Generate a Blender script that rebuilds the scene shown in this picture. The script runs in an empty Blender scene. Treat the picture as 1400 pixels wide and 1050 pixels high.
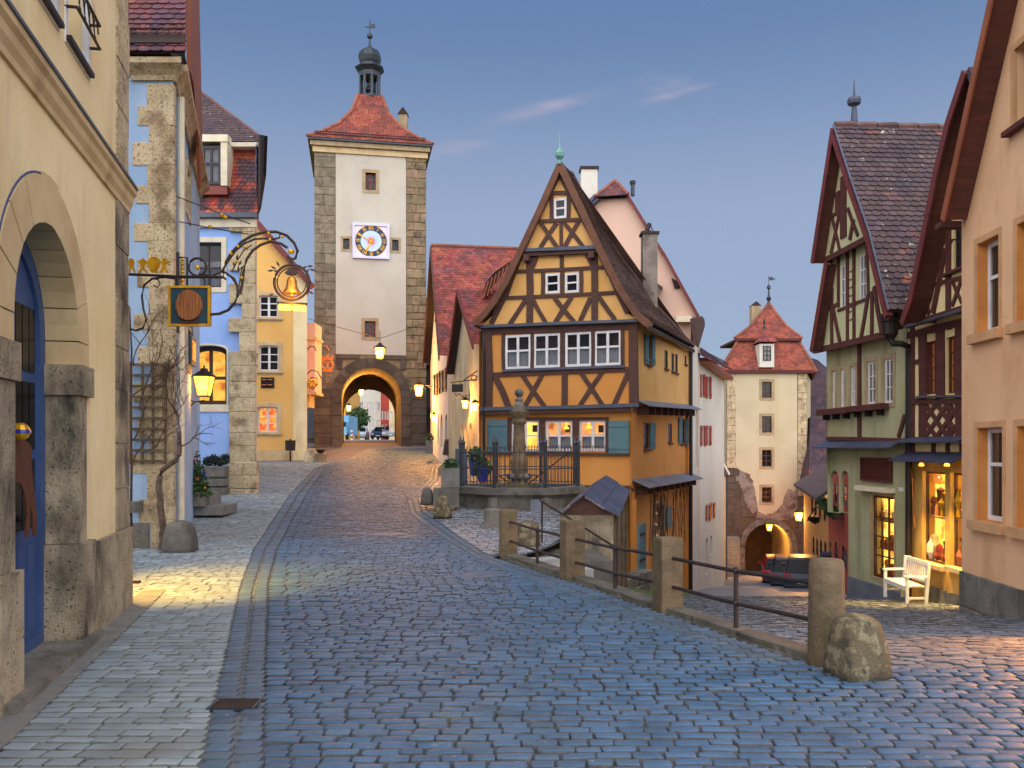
import bpy, bmesh, math, random
import numpy as np
from mathutils import Vector, Matrix
from mathutils.geometry import tessellate_polygon
R = random.Random(7)
V = Vector
rad = math.radians
SC = bpy.context.scene
COL = SC.collection

# ------------------------------------------------------------------ camera, sky, sun, exposure
F, CX, HY, EYE = 1150.0, 700.0, 612.0, 1.65      # focal length and optical axis of the photograph in its own pixels, eye height in metres
cam_data = bpy.data.cameras.new('camera')
cam = bpy.data.objects.new('camera', cam_data)
COL.objects.link(cam)
cam.location = (0, 0, EYE)
cam.rotation_euler = (rad(90), 0, 0)
cam_data.sensor_width = 36
cam_data.lens = F / 1400 * 36
cam_data.shift_y = (HY - 525) / 1400
cam_data.clip_start = 0.1
cam_data.clip_end = 6000
SC.camera = cam

SUN_EL, SUN_AZ = 6.0, -6.0                        # low behind the camera
world = bpy.data.worlds.new('World')
SC.world = world
world.use_nodes = True
wn, wl = world.node_tree.nodes, world.node_tree.links
wn.clear()
w_out = wn.new('ShaderNodeOutputWorld')
w_bg = wn.new('ShaderNodeBackground')
w_sky = wn.new('ShaderNodeTexSky')
w_sky.sky_type = 'NISHITA'
w_sky.sun_disc = False
w_sky.sun_elevation = rad(SUN_EL)
w_sky.sun_rotation = rad(180 - SUN_AZ)
w_sky.altitude = 400
w_sky.air_density = 1.0
w_sky.dust_density = 0.3
w_sky.ozone_density = 3.0
w_bg.inputs['Strength'].default_value = 0.074

def wnode(t, **kw):
    n = wn.new(t)
    for k, v in kw.items():
        setattr(n, k, v)
    return n

def wmath(op, a, b=None, c=None):
    n = wn.new('ShaderNodeMath')
    n.operation = op
    for i, x in enumerate((a, b, c)):
        if x is None:
            continue
        if isinstance(x, (int, float)):
            n.inputs[i].default_value = x
        else:
            wl.new(x, n.inputs[i])
    return n.outputs[0]

# three thin dusk clouds, far out in the sky, each a long noisy streak round its own bearing
w_tc = wnode('ShaderNodeTexCoord')
w_sep = wnode('ShaderNodeSeparateXYZ')
wl.new(w_tc.outputs['Generated'], w_sep.inputs[0])
w_y = wmath('MAXIMUM', w_sep.outputs[1], 0.05)
w_a = wmath('DIVIDE', w_sep.outputs[0], w_y)
w_b = wmath('DIVIDE', w_sep.outputs[2], w_y)
w_cmb = wnode('ShaderNodeCombineXYZ')
wl.new(w_a, w_cmb.inputs[0])
wl.new(w_b, w_cmb.inputs[1])
w_map = wnode('ShaderNodeMapping')
w_map.inputs['Rotation'].default_value = (0, 0, rad(-14))
w_map.inputs['Scale'].default_value = (18, 70, 1)
wl.new(w_cmb.outputs[0], w_map.inputs[0])
w_noise = wnode('ShaderNodeTexNoise')
w_noise.inputs['Scale'].default_value = 1.0
w_noise.inputs['Detail'].default_value = 5
wl.new(w_map.outputs[0], w_noise.inputs['Vector'])
w_mask = None
for px, py, la, lb, ang, k in ((745, 147, 78, 10, 14, 0.42), (925, 128, 48, 6, 15, 0.42), (908, 115, 40, 16, 2, 0.28), (628, 201, 46, 11, 7, 0.36), (560, 215, 50, 14, 5, 0.15)):
    a0, b0, t = (px - CX) / F, (HY - py) / F, rad(ang)
    da, db = wmath('SUBTRACT', w_a, a0), wmath('SUBTRACT', w_b, b0)
    p = wmath('DIVIDE', wmath('ADD', wmath('MULTIPLY', da, math.cos(t)), wmath('MULTIPLY', db, math.sin(t))), la / F)
    q = wmath('DIVIDE', wmath('SUBTRACT', wmath('MULTIPLY', db, math.cos(t)), wmath('MULTIPLY', da, math.sin(t))), lb / F)
    d2 = wmath('ADD', wmath('MULTIPLY', p, p), wmath('MULTIPLY', q, q))
    m = wmath('MULTIPLY', wmath('EXPONENT', wmath('MULTIPLY', d2, -1.6)), k)
    w_mask = m if w_mask is None else wmath('ADD', w_mask, m)
w_n2 = wmath('MULTIPLY_ADD', w_noise.outputs['Fac'], 2.6, -0.55)
w_mask = wmath('MINIMUM', wmath('MAXIMUM', wmath('MULTIPLY', w_mask, w_n2), 0.0), 0.75)
w_tint = wnode('ShaderNodeMix', data_type='RGBA', blend_type='MULTIPLY')
w_tint.inputs[0].default_value = 1.0
w_tint.inputs[7].default_value = (1.06, 0.97, 1.13, 1)
wl.new(w_sky.outputs[0], w_tint.inputs[6])
w_mix = wnode('ShaderNodeMix', data_type='RGBA')
w_mix.inputs[7].default_value = (5.0, 4.3, 5.2, 1)
wl.new(w_mask, w_mix.inputs[0])
w_belt = wnode('ShaderNodeMapRange', interpolation_type='SMOOTHSTEP')   # deeper blue overhead, a paler lavender belt all round the horizon
w_belt.inputs[1].default_value = 0.47
w_belt.inputs[2].default_value = 0.24
wl.new(w_sep.outputs[2], w_belt.inputs[0])
w_dusk = wnode('ShaderNodeMix', data_type='RGBA')
w_dusk.inputs[6].default_value = (1.42, 2.36, 4.2, 1)
w_dusk.inputs[7].default_value = (3.4, 4.1, 5.6, 1)
wl.new(w_belt.outputs[0], w_dusk.inputs[0])
w_even = wnode('ShaderNodeMix', data_type='RGBA')
w_even.inputs[0].default_value = 0.75
wl.new(w_tint.outputs[2], w_even.inputs[6])
wl.new(w_dusk.outputs[2], w_even.inputs[7])
wl.new(w_even.outputs[2], w_mix.inputs[6])
wl.new(w_mix.outputs[2], w_bg.inputs[0])
wl.new(w_bg.outputs[0], w_out.inputs[0])

sun_data = bpy.data.lights.new('sun', 'SUN')
sun_data.energy = 5.0
sun_data.angle = rad(170)
sun_data.color = (1.0, 0.965, 0.93)
sun = bpy.data.objects.new('sun', sun_data)
COL.objects.link(sun)
_d = V((math.sin(rad(SUN_AZ)) * math.cos(rad(SUN_EL)), -math.cos(rad(SUN_AZ)) * math.cos(rad(SUN_EL)), math.sin(rad(SUN_EL))))
sun.rotation_euler = _d.to_track_quat('Z', 'Y').to_euler()
sun.location = _d * 50

SC.view_settings.view_transform = 'Standard'
SC.view_settings.look = 'None'
SC.view_settings.gamma = 1
SC.view_settings.exposure = 0.62
SC.view_settings.use_curve_mapping = False
SC.cycles.max_bounces = 5
SC.cycles.diffuse_bounces = 3
SC.cycles.glossy_bounces = 2
SC.cycles.transmission_bounces = 3
SC.cycles.transparent_max_bounces = 8
SC.cycles.sample_clamp_indirect = 4.0
SC.cycles.caustics_reflective = False
SC.cycles.caustics_refractive = False
# ------------------------------------------------------------------ helpers: materials
def lin(c):
    """sRGB 0..255 -> linear"""
    return tuple((x / 255 / 12.92) if x / 255 <= 0.04045 else ((x / 255 + 0.055) / 1.055) ** 2.4 for x in c)

MATS = {}

def mat(name, col, rough=0.8, col2=None, scale=3.0, detail=6, mix=(0.4, 0.65), bump=0.0, bscale=40.0, spread=0.0, hue=0.0,
        stain=None, stain_scale=(0.8, 0.8, 0.25), stain_at=(0.52, 0.72), metal=0.0, spec=0.5, crack=None, speck=None, speck_scale=60, speck_at=(0.62, 0.7), coat=0.0):
    """procedural surface: base colour, a second colour by noise, run-down stains, specks, value spread per piece, bump"""
    m = bpy.data.materials.new(name)
    MATS[name] = m
    m.use_nodes = True
    nt = m.node_tree
    n, l = nt.nodes, nt.links
    b = n['Principled BSDF']
    b.inputs['Roughness'].default_value = rough
    b.inputs['Metallic'].default_value = metal
    b.inputs['Specular IOR Level'].default_value = spec
    b.inputs['Coat Weight'].default_value = coat
    geo = n.new('ShaderNodeNewGeometry')
    cur = n.new('ShaderNodeRGB')
    cur.outputs[0].default_value = (*col, 1)
    cur = cur.outputs[0]

    def noise(sc, det=5, vec=None, rgh=0.55):
        t = n.new('ShaderNodeTexNoise')
        t.inputs['Detail'].default_value = det
        t.inputs['Roughness'].default_value = rgh
        if isinstance(sc, tuple):
            mp = n.new('ShaderNodeMapping')
            mp.inputs['Scale'].default_value = sc
            l.new(geo.outputs['Position'], mp.inputs[0])
            l.new(mp.outputs[0], t.inputs['Vector'])
            t.inputs['Scale'].default_value = 1
        else:
            l.new(geo.outputs['Position'], t.inputs['Vector'])
            t.inputs['Scale'].default_value = sc
        return t.outputs['Fac']

    def ramp(x, lo, hi):
        r = n.new('ShaderNodeMapRange')
        r.inputs[1].default_value = lo
        r.inputs[2].default_value = hi
        l.new(x, r.inputs[0])
        return r.outputs[0]

    def blend(a, c, f):
        x = n.new('ShaderNodeMix')
        x.data_type = 'RGBA'
        l.new(a, x.inputs[6])
        x.inputs[7].default_value = (*c, 1)
        l.new(f, x.inputs[0])
        return x.outputs[2]

    if col2 is not None:
        cur = blend(cur, col2, ramp(noise(scale, detail), *mix))
    if stain is not None:
        cur = blend(cur, stain, ramp(noise(stain_scale, 7, rgh=0.62), *stain_at))
    if speck is not None:
        cur = blend(cur, speck, ramp(noise(speck_scale, 3), *speck_at))
    if crack is not None:                                # hairline cracks wandering over the render
        wp = n.new('ShaderNodeMix'); wp.data_type = 'VECTOR'; wp.inputs[0].default_value = 0.12
        nz_ = n.new('ShaderNodeTexNoise'); nz_.inputs['Scale'].default_value = 3.0; nz_.inputs['Detail'].default_value = 5
        l.new(geo.outputs['Position'], nz_.inputs['Vector'])
        l.new(geo.outputs['Position'], wp.inputs[4]); l.new(nz_.outputs['Color'], wp.inputs[5])
        vo = n.new('ShaderNodeTexVoronoi'); vo.feature = 'DISTANCE_TO_EDGE'; vo.inputs['Scale'].default_value = 0.85
        l.new(wp.outputs[1], vo.inputs['Vector'])
        mu = n.new('ShaderNodeMath'); mu.operation = 'MULTIPLY'
        l.new(ramp(vo.outputs['Distance'], 0.007, 0.002), mu.inputs[0]); l.new(ramp(noise(0.7, 3), 0.54, 0.66), mu.inputs[1])
        mv = n.new('ShaderNodeMath'); mv.operation = 'MULTIPLY'; mv.inputs[1].default_value = 0.5
        l.new(mu.outputs[0], mv.inputs[0])
        cur = blend(cur, crack, mv.outputs[0])
    if spread > 0 or hue > 0:
        oi = n.new('ShaderNodeObjectInfo')
        ad = n.new('ShaderNodeMath')
        ad.operation = 'ADD'
        l.new(oi.outputs['Random'], ad.inputs[0])
        l.new(geo.outputs['Random Per Island'], ad.inputs[1])
        fr = n.new('ShaderNodeMath')
        fr.operation = 'FRACT'
        l.new(ad.outputs[0], fr.inputs[0])
        hs = n.new('ShaderNodeHueSaturation')
        mr = n.new('ShaderNodeMapRange')
        mr.inputs[3].default_value = 1 - spread
        mr.inputs[4].default_value = 1 + spread
        l.new(fr.outputs[0], mr.inputs[0])
        l.new(mr.outputs[0], hs.inputs['Value'])
        if hue > 0:
            m2 = n.new('ShaderNodeMath')
            m2.operation = 'MULTIPLY'
            m2.inputs[1].default_value = 7.31
            l.new(fr.outputs[0], m2.inputs[0])
            f2 = n.new('ShaderNodeMath')
            f2.operation = 'FRACT'
            l.new(m2.outputs[0], f2.inputs[0])
            m3 = n.new('ShaderNodeMapRange')
            m3.inputs[3].default_value = 0.5 - hue
            m3.inputs[4].default_value = 0.5 + hue
            l.new(f2.outputs[0], m3.inputs[0])
            l.new(m3.outputs[0], hs.inputs['Hue'])
        l.new(cur, hs.inputs['Color'])
        cur = hs.outputs[0]
    l.new(cur, b.inputs['Base Color'])
    if bump > 0:
        bp = n.new('ShaderNodeBump')
        bp.inputs['Strength'].default_value = bump
        bp.inputs['Distance'].default_value = 0.02
        l.new(noise(bscale, 6), bp.inputs['Height'])
        l.new(bp.outputs[0], b.inputs['Normal'])
    return m

def glow(name, col, strength, col2=None, scale=4.0, col3=None):
    m = bpy.data.materials.new(name)
    m.use_nodes = True
    n, l = m.node_tree.nodes, m.node_tree.links
    b = n['Principled BSDF']
    b.inputs['Base Color'].default_value = (*col, 1)
    b.inputs['Emission Color'].default_value = (*col, 1)
    b.inputs['Emission Strength'].default_value = strength
    if col2 is not None:
        geo = n.new('ShaderNodeNewGeometry')
        t = n.new('ShaderNodeTexNoise')
        t.inputs['Scale'].default_value = scale
        t.inputs['Detail'].default_value = 4
        l.new(geo.outputs['Position'], t.inputs['Vector'])
        r = n.new('ShaderNodeValToRGB')
        r.color_ramp.elements[0].position = 0.36
        r.color_ramp.elements[0].color = (*(col3 or col2), 1)
        r.color_ramp.elements[1].position = 0.62
        r.color_ramp.elements[1].color = (*col, 1)
        e = r.color_ramp.elements.new(0.47)
        e.color = (*col2, 1)
        l.new(t.outputs['Fac'], r.inputs[0])
        l.new(r.outputs[0], b.inputs['Emission Color'])
    return m

def glass_mat(name, tint=(0.02, 0.025, 0.03), clear=0.75):
    m = bpy.data.materials.new(name)
    m.use_nodes = True
    n, l = m.node_tree.nodes, m.node_tree.links
    b = n['Principled BSDF']
    b.inputs['Base Color'].default_value = (*tint, 1)
    b.inputs['Roughness'].default_value = 0.04
    b.inputs['Specular IOR Level'].default_value = 0.8
    b.inputs['Alpha'].default_value = 1 - clear
    return m

# ------------------------------------------------------------------ helpers: objects
def prop(o, label=None, cat=None, group=None, kind=None):
    if label: o['label'] = label
    if cat: o['category'] = cat
    if group: o['group'] = group
    if kind: o['kind'] = kind
    return o

def thing(name, label, cat, loc=(0, 0, 0), group=None):
    o = bpy.data.objects.new(name, None)
    COL.objects.link(o)
    o.location = loc
    o.empty_display_size = 0.2
    return prop(o, label, cat, group)

def org(o):
    p = V((0, 0, 0))
    while o is not None:
        p += o.location
        o = o.parent
    return p

def link(name, me, parent=None, kind=None):
    o = bpy.data.objects.new(name, me)
    COL.objects.link(o)
    if parent is not None:
        o.parent = parent
    if kind: o['kind'] = kind
    return o

def piece(name, me, parent, M):
    """one of many alike pieces: shares mesh data, M is its world matrix"""
    o = bpy.data.objects.new(name, me)
    COL.objects.link(o)
    o.parent = parent
    o.matrix_basis = Matrix.Translation(-org(parent)) @ M
    return o

class Face:
    """an upright plane seen from the street: a -> b runs left to right as seen from outside"""
    def __init__(s, a, b):
        s.a = V((a[0], a[1])); s.b = V((b[0], b[1]))
        s.u = (s.b - s.a).normalized()
        s.n = V((s.u.y, -s.u.x))
        s.len = (s.b - s.a).length
    def off(s, d):
        return Face(s.a + s.n * d, s.b + s.n * d)
    def P(s, u, z, o=0.0):
        p = s.a + s.u * u + s.n * o
        return V((p.x, p.y, z))
    def uz(s, px, py):
        k = (px - CX) / F                      # X = k Y
        # a + u*t : X - k Y = 0
        t = -(s.a.x - k * s.a.y) / (s.u.x - k * s.u.y)
        Y = s.a.y + s.u.y * t
        return t, EYE + (HY - py) / F * Y
    def U(s, px): return s.uz(px, 0)[0]
    def Y(s, px): return s.a.y + s.u.y * s.U(px)
    def pts(s, *pp): return [s.uz(*p) for p in pp]
    def rect(s, x0, y0, x1, y1):
        """pixel rectangle -> u0, u1, z0, z1"""
        c, d = (x0 + x1) / 2, (y0 + y1) / 2
        u0, u1 = s.U(x0), s.U(x1)
        return (u0, u1, s.uz(c, y1)[1], s.uz(c, y0)[1])
    def ppm(s, px): return F / s.Y(px)

class MB:
    """gathers shapes in world space; build() links them as one mesh object"""
    def __init__(s):
        s.v = []; s.f = []
    def add(s, vs, fs):
        k = len(s.v)
        s.v.extend([tuple(p) for p in vs])
        s.f.extend([tuple(i + k for i in q) for q in fs])
        return s
    def quad(s, a, b, c, d): return s.add((a, b, c, d), ((0, 1, 2, 3),))
    def hexa(s, lo, hi):
        n = len(lo)
        return s.add(list(lo) + list(hi), [tuple(range(n))[::-1], tuple(range(n, 2 * n))] + [(i, (i + 1) % n, n + (i + 1) % n, n + i) for i in range(n)])
    def box(s, f, u0, u1, z0, z1, o0, o1):
        return s.hexa([f.P(u0, z0, o1), f.P(u1, z0, o1), f.P(u1, z0, o0), f.P(u0, z0, o0)], [f.P(u0, z1, o1), f.P(u1, z1, o1), f.P(u1, z1, o0), f.P(u0, z1, o0)])
    def prism(s, f, pts, o0, o1):
        return s.hexa([f.P(u, z, o0) for u, z in pts], [f.P(u, z, o1) for u, z in pts])
    def beam(s, f, p, q, w, o0, o1):
        a, b = V(p), V(q)
        d = (b - a).normalized()
        k = V((-d.y, d.x)) * (w / 2)
        return s.prism(f, [tuple(a + k), tuple(a - k), tuple(b - k), tuple(b + k)], o0, o1)
    def wbox(s, c, size, rz=0.0, taper=1.0):
        c = V(c); M = Matrix.Rotation(rz, 3, 'Z')
        x, y, z = size[0] / 2, size[1] / 2, size[2] / 2
        lo = [c + M @ V((a * x, b * y, -z)) for a, b in ((-1, -1), (1, -1), (1, 1), (-1, 1))]
        hi = [c + M @ V((a * x * taper, b * y * taper, z)) for a, b in ((-1, -1), (1, -1), (1, 1), (-1, 1))]
        return s.hexa(lo, hi)
    def tube(s, pts, r, n=8, close=False, r1=None):
        pts = [V(p) for p in pts]
        m = len(pts)
        rings = []
        for i, p in enumerate(pts):
            d = (pts[(i + 1) % m] - pts[i - 1]) if close else (pts[min(i + 1, m - 1)] - pts[max(i - 1, 0)])
            d.normalize()
            a = d.cross(V((0, 0, 1))) if abs(d.z) < 0.95 else d.cross(V((1, 0, 0)))
            a.normalize(); b = d.cross(a)
            rr = r if r1 is None else r + (r1 - r) * i / (m - 1)
            rings.append([p + a * rr * math.cos(6.28318 * k / n) + b * rr * math.sin(6.28318 * k / n) for k in range(n)])
        vs = [q for g in rings for q in g]
        fs = []
        for i in range(m if close else m - 1):
            for k in range(n):
                i2 = (i + 1) % m
                fs.append((i * n + k, i * n + (k + 1) % n, i2 * n + (k + 1) % n, i2 * n + k))
        if not close:
            fs += [tuple(range(n))[::-1], tuple((m - 1) * n + k for k in range(n))]
        return s.add(vs, fs)
    def lathe(s, c, prof, n=16, rz=0.0, sx=1.0, sy=1.0):
        c = V(c); vs = []; fs = []
        for r, z in prof:
            for k in range(n):
                t = 6.28318 * k / n + rz
                vs.append(c + V((r * math.cos(t) * sx, r * math.sin(t) * sy, z)))
        for i in range(len(prof) - 1):
            for k in range(n):
                fs.append((i * n + k, i * n + (k + 1) % n, (i + 1) * n + (k + 1) % n, (i + 1) * n + k))
        fs += [tuple(range(n))[::-1], tuple((len(prof) - 1) * n + k for k in range(n))]
        return s.add(vs, fs)
    def ball(s, c, r, n=10, sz=1.0):
        return s.lathe(c, [(r * math.sin(math.pi * i / 8) + 1e-4, -r * sz * math.cos(math.pi * i / 8)) for i in range(9)], n)
    def holed(s, f, outer, holes, o=0.0):
        """flat wall with openings"""
        loops = [[V((u, z, 0)) for u, z in outer]] + [[V((u, z, 0)) for u, z in h] for h in holes]
        flat = [p for lp in loops for p in lp]
        k = len(s.v)
        s.v.extend([tuple(f.P(p.x, p.y, o)) for p in flat])
        for t in tessellate_polygon(loops):
            s.f.append(tuple(k + i for i in t))
        return s
    def build(s, name, m, parent=None, smooth=False, kind=None):
        me = bpy.data.meshes.new(name)
        k = org(parent) if parent is not None else V((0, 0, 0))
        me.from_pydata([(a - k.x, b - k.y, c - k.z) for a, b, c in s.v], [], s.f)
        bm = bmesh.new(); bm.from_mesh(me)
        bmesh.ops.recalc_face_normals(bm, faces=bm.faces)
        bm.to_mesh(me); bm.free()
        me.materials.append(m)
        if smooth:
            me.shade_smooth()
            me.set_sharp_from_angle(angle=rad(50))
        return link(name, me, parent, kind)

def at(px, py, Y): return V(((px - CX) / F * Y, Y, EYE + (HY - py) / F * Y))

def arc_rect(u0, u1, z0, z1, rise=0.0, n=10):
    """rectangle whose top is an arch of the given rise (rise = half width: round arch); z1 is the crown"""
    if rise <= 0:
        return [(u0, z0), (u1, z0), (u1, z1), (u0, z1)]
    h = (u1 - u0) / 2
    c = (u0 + u1) / 2
    return [(u0, z0), (u1, z0)] + [(c + h * math.cos(math.pi * i / n), z1 - rise + rise * math.sin(math.pi * i / n)) for i in range(n + 1)]

# ------------------------------------------------------------------ helpers: alike pieces
def lumps(seed, n=8, bev=0.16, m=None, name='stone'):
    """a unit block (-.5..5) with worn edges and one of several irregular outlines"""
    r = random.Random(seed)
    bm = bmesh.new()
    bmesh.ops.create_cube(bm, size=1.0)
    bmesh.ops.bevel(bm, geom=bm.edges[:], offset=bev, segments=1, affect='EDGES')
    for v in bm.verts:
        v.co += V((r.uniform(-1, 1), r.uniform(-1, 1), r.uniform(-1, 1))) * bev * 0.28
    me = bpy.data.meshes.new(name)
    bm.to_mesh(me); bm.free()
    me.materials.append(m)
    return me

BLOCKS = {}
def block_mesh(m, bev=0.05):
    k = (m.name, bev)
    if k not in BLOCKS:
        BLOCKS[k] = [lumps(i, bev=bev, m=m, name='stone_block') for i in range(4)]
    return R.choice(BLOCKS[k])

def fmat(f, u, z, o, su, sz, so, roll=0.0):
    """world matrix of a unit block centred at (u, z, o) on face f"""
    B = Matrix(((f.u.x, f.n.x, 0, 0), (f.u.y, f.n.y, 0, 0), (0, 0, 1, 0), (0, 0, 0, 1)))
    return Matrix.Translation(f.P(u, z, o)) @ B @ Matrix.Rotation(roll, 4, 'Y') @ Matrix.Diagonal((su, so, sz, 1))

def stones(f, root, u0, u1, z0, z1, ch, m, name='stone_block', per=(1, 2), proud=0.02, thick=0.16, joint=0.014, jag=0.0, bev=0.05, rnd=None):
    """coursed blocks over a rectangle of a face, each a piece of its own"""
    rr = rnd or R
    n = max(1, round((z1 - z0) / ch))
    z = z0
    hs = [rr.uniform(0.82, 1.18) for _ in range(n)]
    k = (z1 - z0) / sum(hs)
    for i in range(n):
        h = hs[i] * k
        a, b = u0, u1
        if jag:
            a, b = u0 - (jag if i % 2 else 0) * (jag > 0), u1 + (0 if i % 2 else jag) * 0
        q = rr.randint(*per)
        ws = [rr.uniform(0.7, 1.3) for _ in range(q)]
        s = (b - a) / sum(ws)
        u = a
        for w in ws:
            w *= s
            piece(name, block_mesh(m, bev), root, fmat(f, u + w / 2, z + h / 2, proud - thick / 2 + rr.uniform(-0.012, 0.012), w - joint, h - joint, thick))
            u += w
        z += h

TILES = {}
def tile_mesh(m, shape='round', thick=0.10):
    """unit roof tile: x -.5...5 across, y 0 (lower edge) .. 1 (up the slope), z thickness"""
    k = (m.name, shape)
    if k not in TILES:
        if shape == 'round':
            o = [(-0.48, 0.30), (-0.40, 0.12), (-0.2, 0.02), (0, 0), (0.2, 0.02), (0.40, 0.12), (0.48, 0.30), (0.48, 1.25), (-0.48, 1.25)]
        else:
            o = [(-0.48, 0.04), (-0.42, 0), (0.42, 0), (0.48, 0.04), (0.48, 1.2), (-0.48, 1.2)]
        n = len(o)
        me = bpy.data.meshes.new('roof_tile')
        vs = [(x, y, thick * (1.25 - y) + thick) for x, y in o] + [(x, y, thick * (1.25 - y)) for x, y in o]
        me.from_pydata(vs, [], [tuple(range(n))] + [(i, n + i, n + (i + 1) % n, (i + 1) % n) for i in range(n)])
        me.materials.append(m)
        TILES[k] = (me, np.array(vs), [tuple(p.vertices) for p in me.polygons])
    return TILES[k]

def course(pl, fr):
    """point at fraction fr along polyline pl"""
    pl = [V(p) for p in pl]
    L = [(pl[i + 1] - pl[i]).length for i in range(len(pl) - 1)]
    t = fr * sum(L)
    for i, x in enumerate(L):
        if t <= x or i == len(L) - 1:
            return pl[i] + (pl[i + 1] - pl[i]) * (t / max(x, 1e-9))
        t -= x

def tiles(parent, left, right, m, w=0.18, h=0.16, shape='round', singles=0, name='roof_tile', out=None, jit=0.02, view=None, thick=0.012):
    """roof tiles in courses between two edge polylines (eave -> ridge). The first `singles` tiles, those that show largest, are objects; the rest one mesh"""
    tm, tv, tf = tile_mesh(m, shape)
    Ll = sum((V(left[i + 1]) - V(left[i])).length for i in range(len(left) - 1))
    Lr = sum((V(right[i + 1]) - V(right[i])).length for i in range(len(right) - 1))
    n = max(2, round(max(Ll, Lr) / h))
    mats = []
    for i in range(n):
        a, b = course(left, i / n), course(right, i / n)
        a2, b2 = course(left, (i + 1) / n), course(right, (i + 1) / n)
        al = b - a
        W = al.length
        if W < w * 0.6:
            continue
        al.normalize()
        c = max(1, round(W / w))
        ww = W / c
        st = 0.5 if i % 2 else 0.0
        for j in range(c + (1 if st else 0)):
            x = (j + 0.5 - st) * ww
            sx = ww
            if st and j == 0: x, sx = ww * 0.25, ww / 2
            if st and j == c: x, sx = W - ww * 0.25, ww / 2
            t = x / W
            p = a + (b - a) * t
            up = (a2 + (b2 - a2) * t) - p
            up -= al * up.dot(al)
            hh = up.length
            if hh < 1e-4: continue
            up.normalize()
            nn = al.cross(up).normalized()
            if out is not None and nn.dot(out) < 0: nn = -nn
            p = p + nn * R.uniform(0, 0.006) + up * R.uniform(-jit, jit) * hh
            Mx = Matrix(((al.x * sx, up.x * hh, nn.x * thick * 10, p.x), (al.y * sx, up.y * hh, nn.y * thick * 10, p.y), (al.z * sx, up.z * hh, nn.z * thick * 10, p.z), (0, 0, 0, 1)))
            mats.append(Mx)
    if singles:
        def shows(M):
            p = M.translation
            vx, vy = CX + p.x / p.y * F, HY - (p.z - EYE) / p.y * F
            vis = (view is None) or (view[0] <= vx <= view[2] and view[1] <= vy <= view[3])
            return (0 if vis else 1, p.y)
        mats.sort(key=shows)
    for M in mats[:singles]:
        piece(name, tm, parent, M)
    rest = mats[singles:]
    if rest:
        k = org(parent)
        A = np.array([[list(r) for r in M] for M in rest])
        hv = np.concatenate([tv, np.ones((len(tv), 1))], 1)
        vs = np.einsum('mij,vj->mvi', A, hv)[:, :, :3] - np.array(k)
        nv = len(tv)
        fs = [tuple(i + q * nv for i in f) for q in range(len(rest)) for f in tf]
        me = bpy.data.meshes.new('roof_tiling')
        me.from_pydata(vs.reshape(-1, 3).tolist(), [], fs)
        me.materials.append(m)
        link('roof_tiling', me, parent, 'stuff')

def deck(parent, left, right, m, name='roof', drop=0.05, n=8, out=V((0, 0, 1))):
    """boarding under the tiles between the same two edges"""
    b = MB()
    rows = [(course(left, i / n), course(right, i / n)) for i in range(n + 1)]
    for i in range(n):
        p, q, r_, s_ = rows[i][0], rows[i][1], rows[i + 1][1], rows[i + 1][0]
        nn = (q - p).cross(s_ - p)
        if nn.length < 1e-6: nn = (q - p).cross(r_ - p)
        nn.normalize()
        if nn.dot(out) < 0: nn = -nn
        k = nn * 0.006
        b.quad(p - k, q - k, r_ - k, s_ - k)
    return b.build(name, m, parent)

# ------------------------------------------------------------------ helpers: walls, windows, timber
class Wall:
    """a wall face with openings; windows and doors are added first, build() makes the wall round them"""
    def __init__(s, face, root, outline, mat_, name='wall', thick=0.28):
        s.f, s.root, s.out, s.m, s.name, s.t = face, root, outline, mat_, name, thick
        s.holes = []
    def hole(s, pts): s.holes.append(pts)
    def build(s):
        b = MB()
        b.holed(s.f, s.out, s.holes)
        for h in s.holes:
            for i in range(len(h)):
                (u0, z0), (u1, z1) = h[i], h[(i + 1) % len(h)]
                b.quad(s.f.P(u0, z0, 0), s.f.P(u1, z1, 0), s.f.P(u1, z1, -s.t), s.f.P(u0, z0, -s.t))
        me = b.build(s.name, s.m, s.root)
        return me

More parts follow.
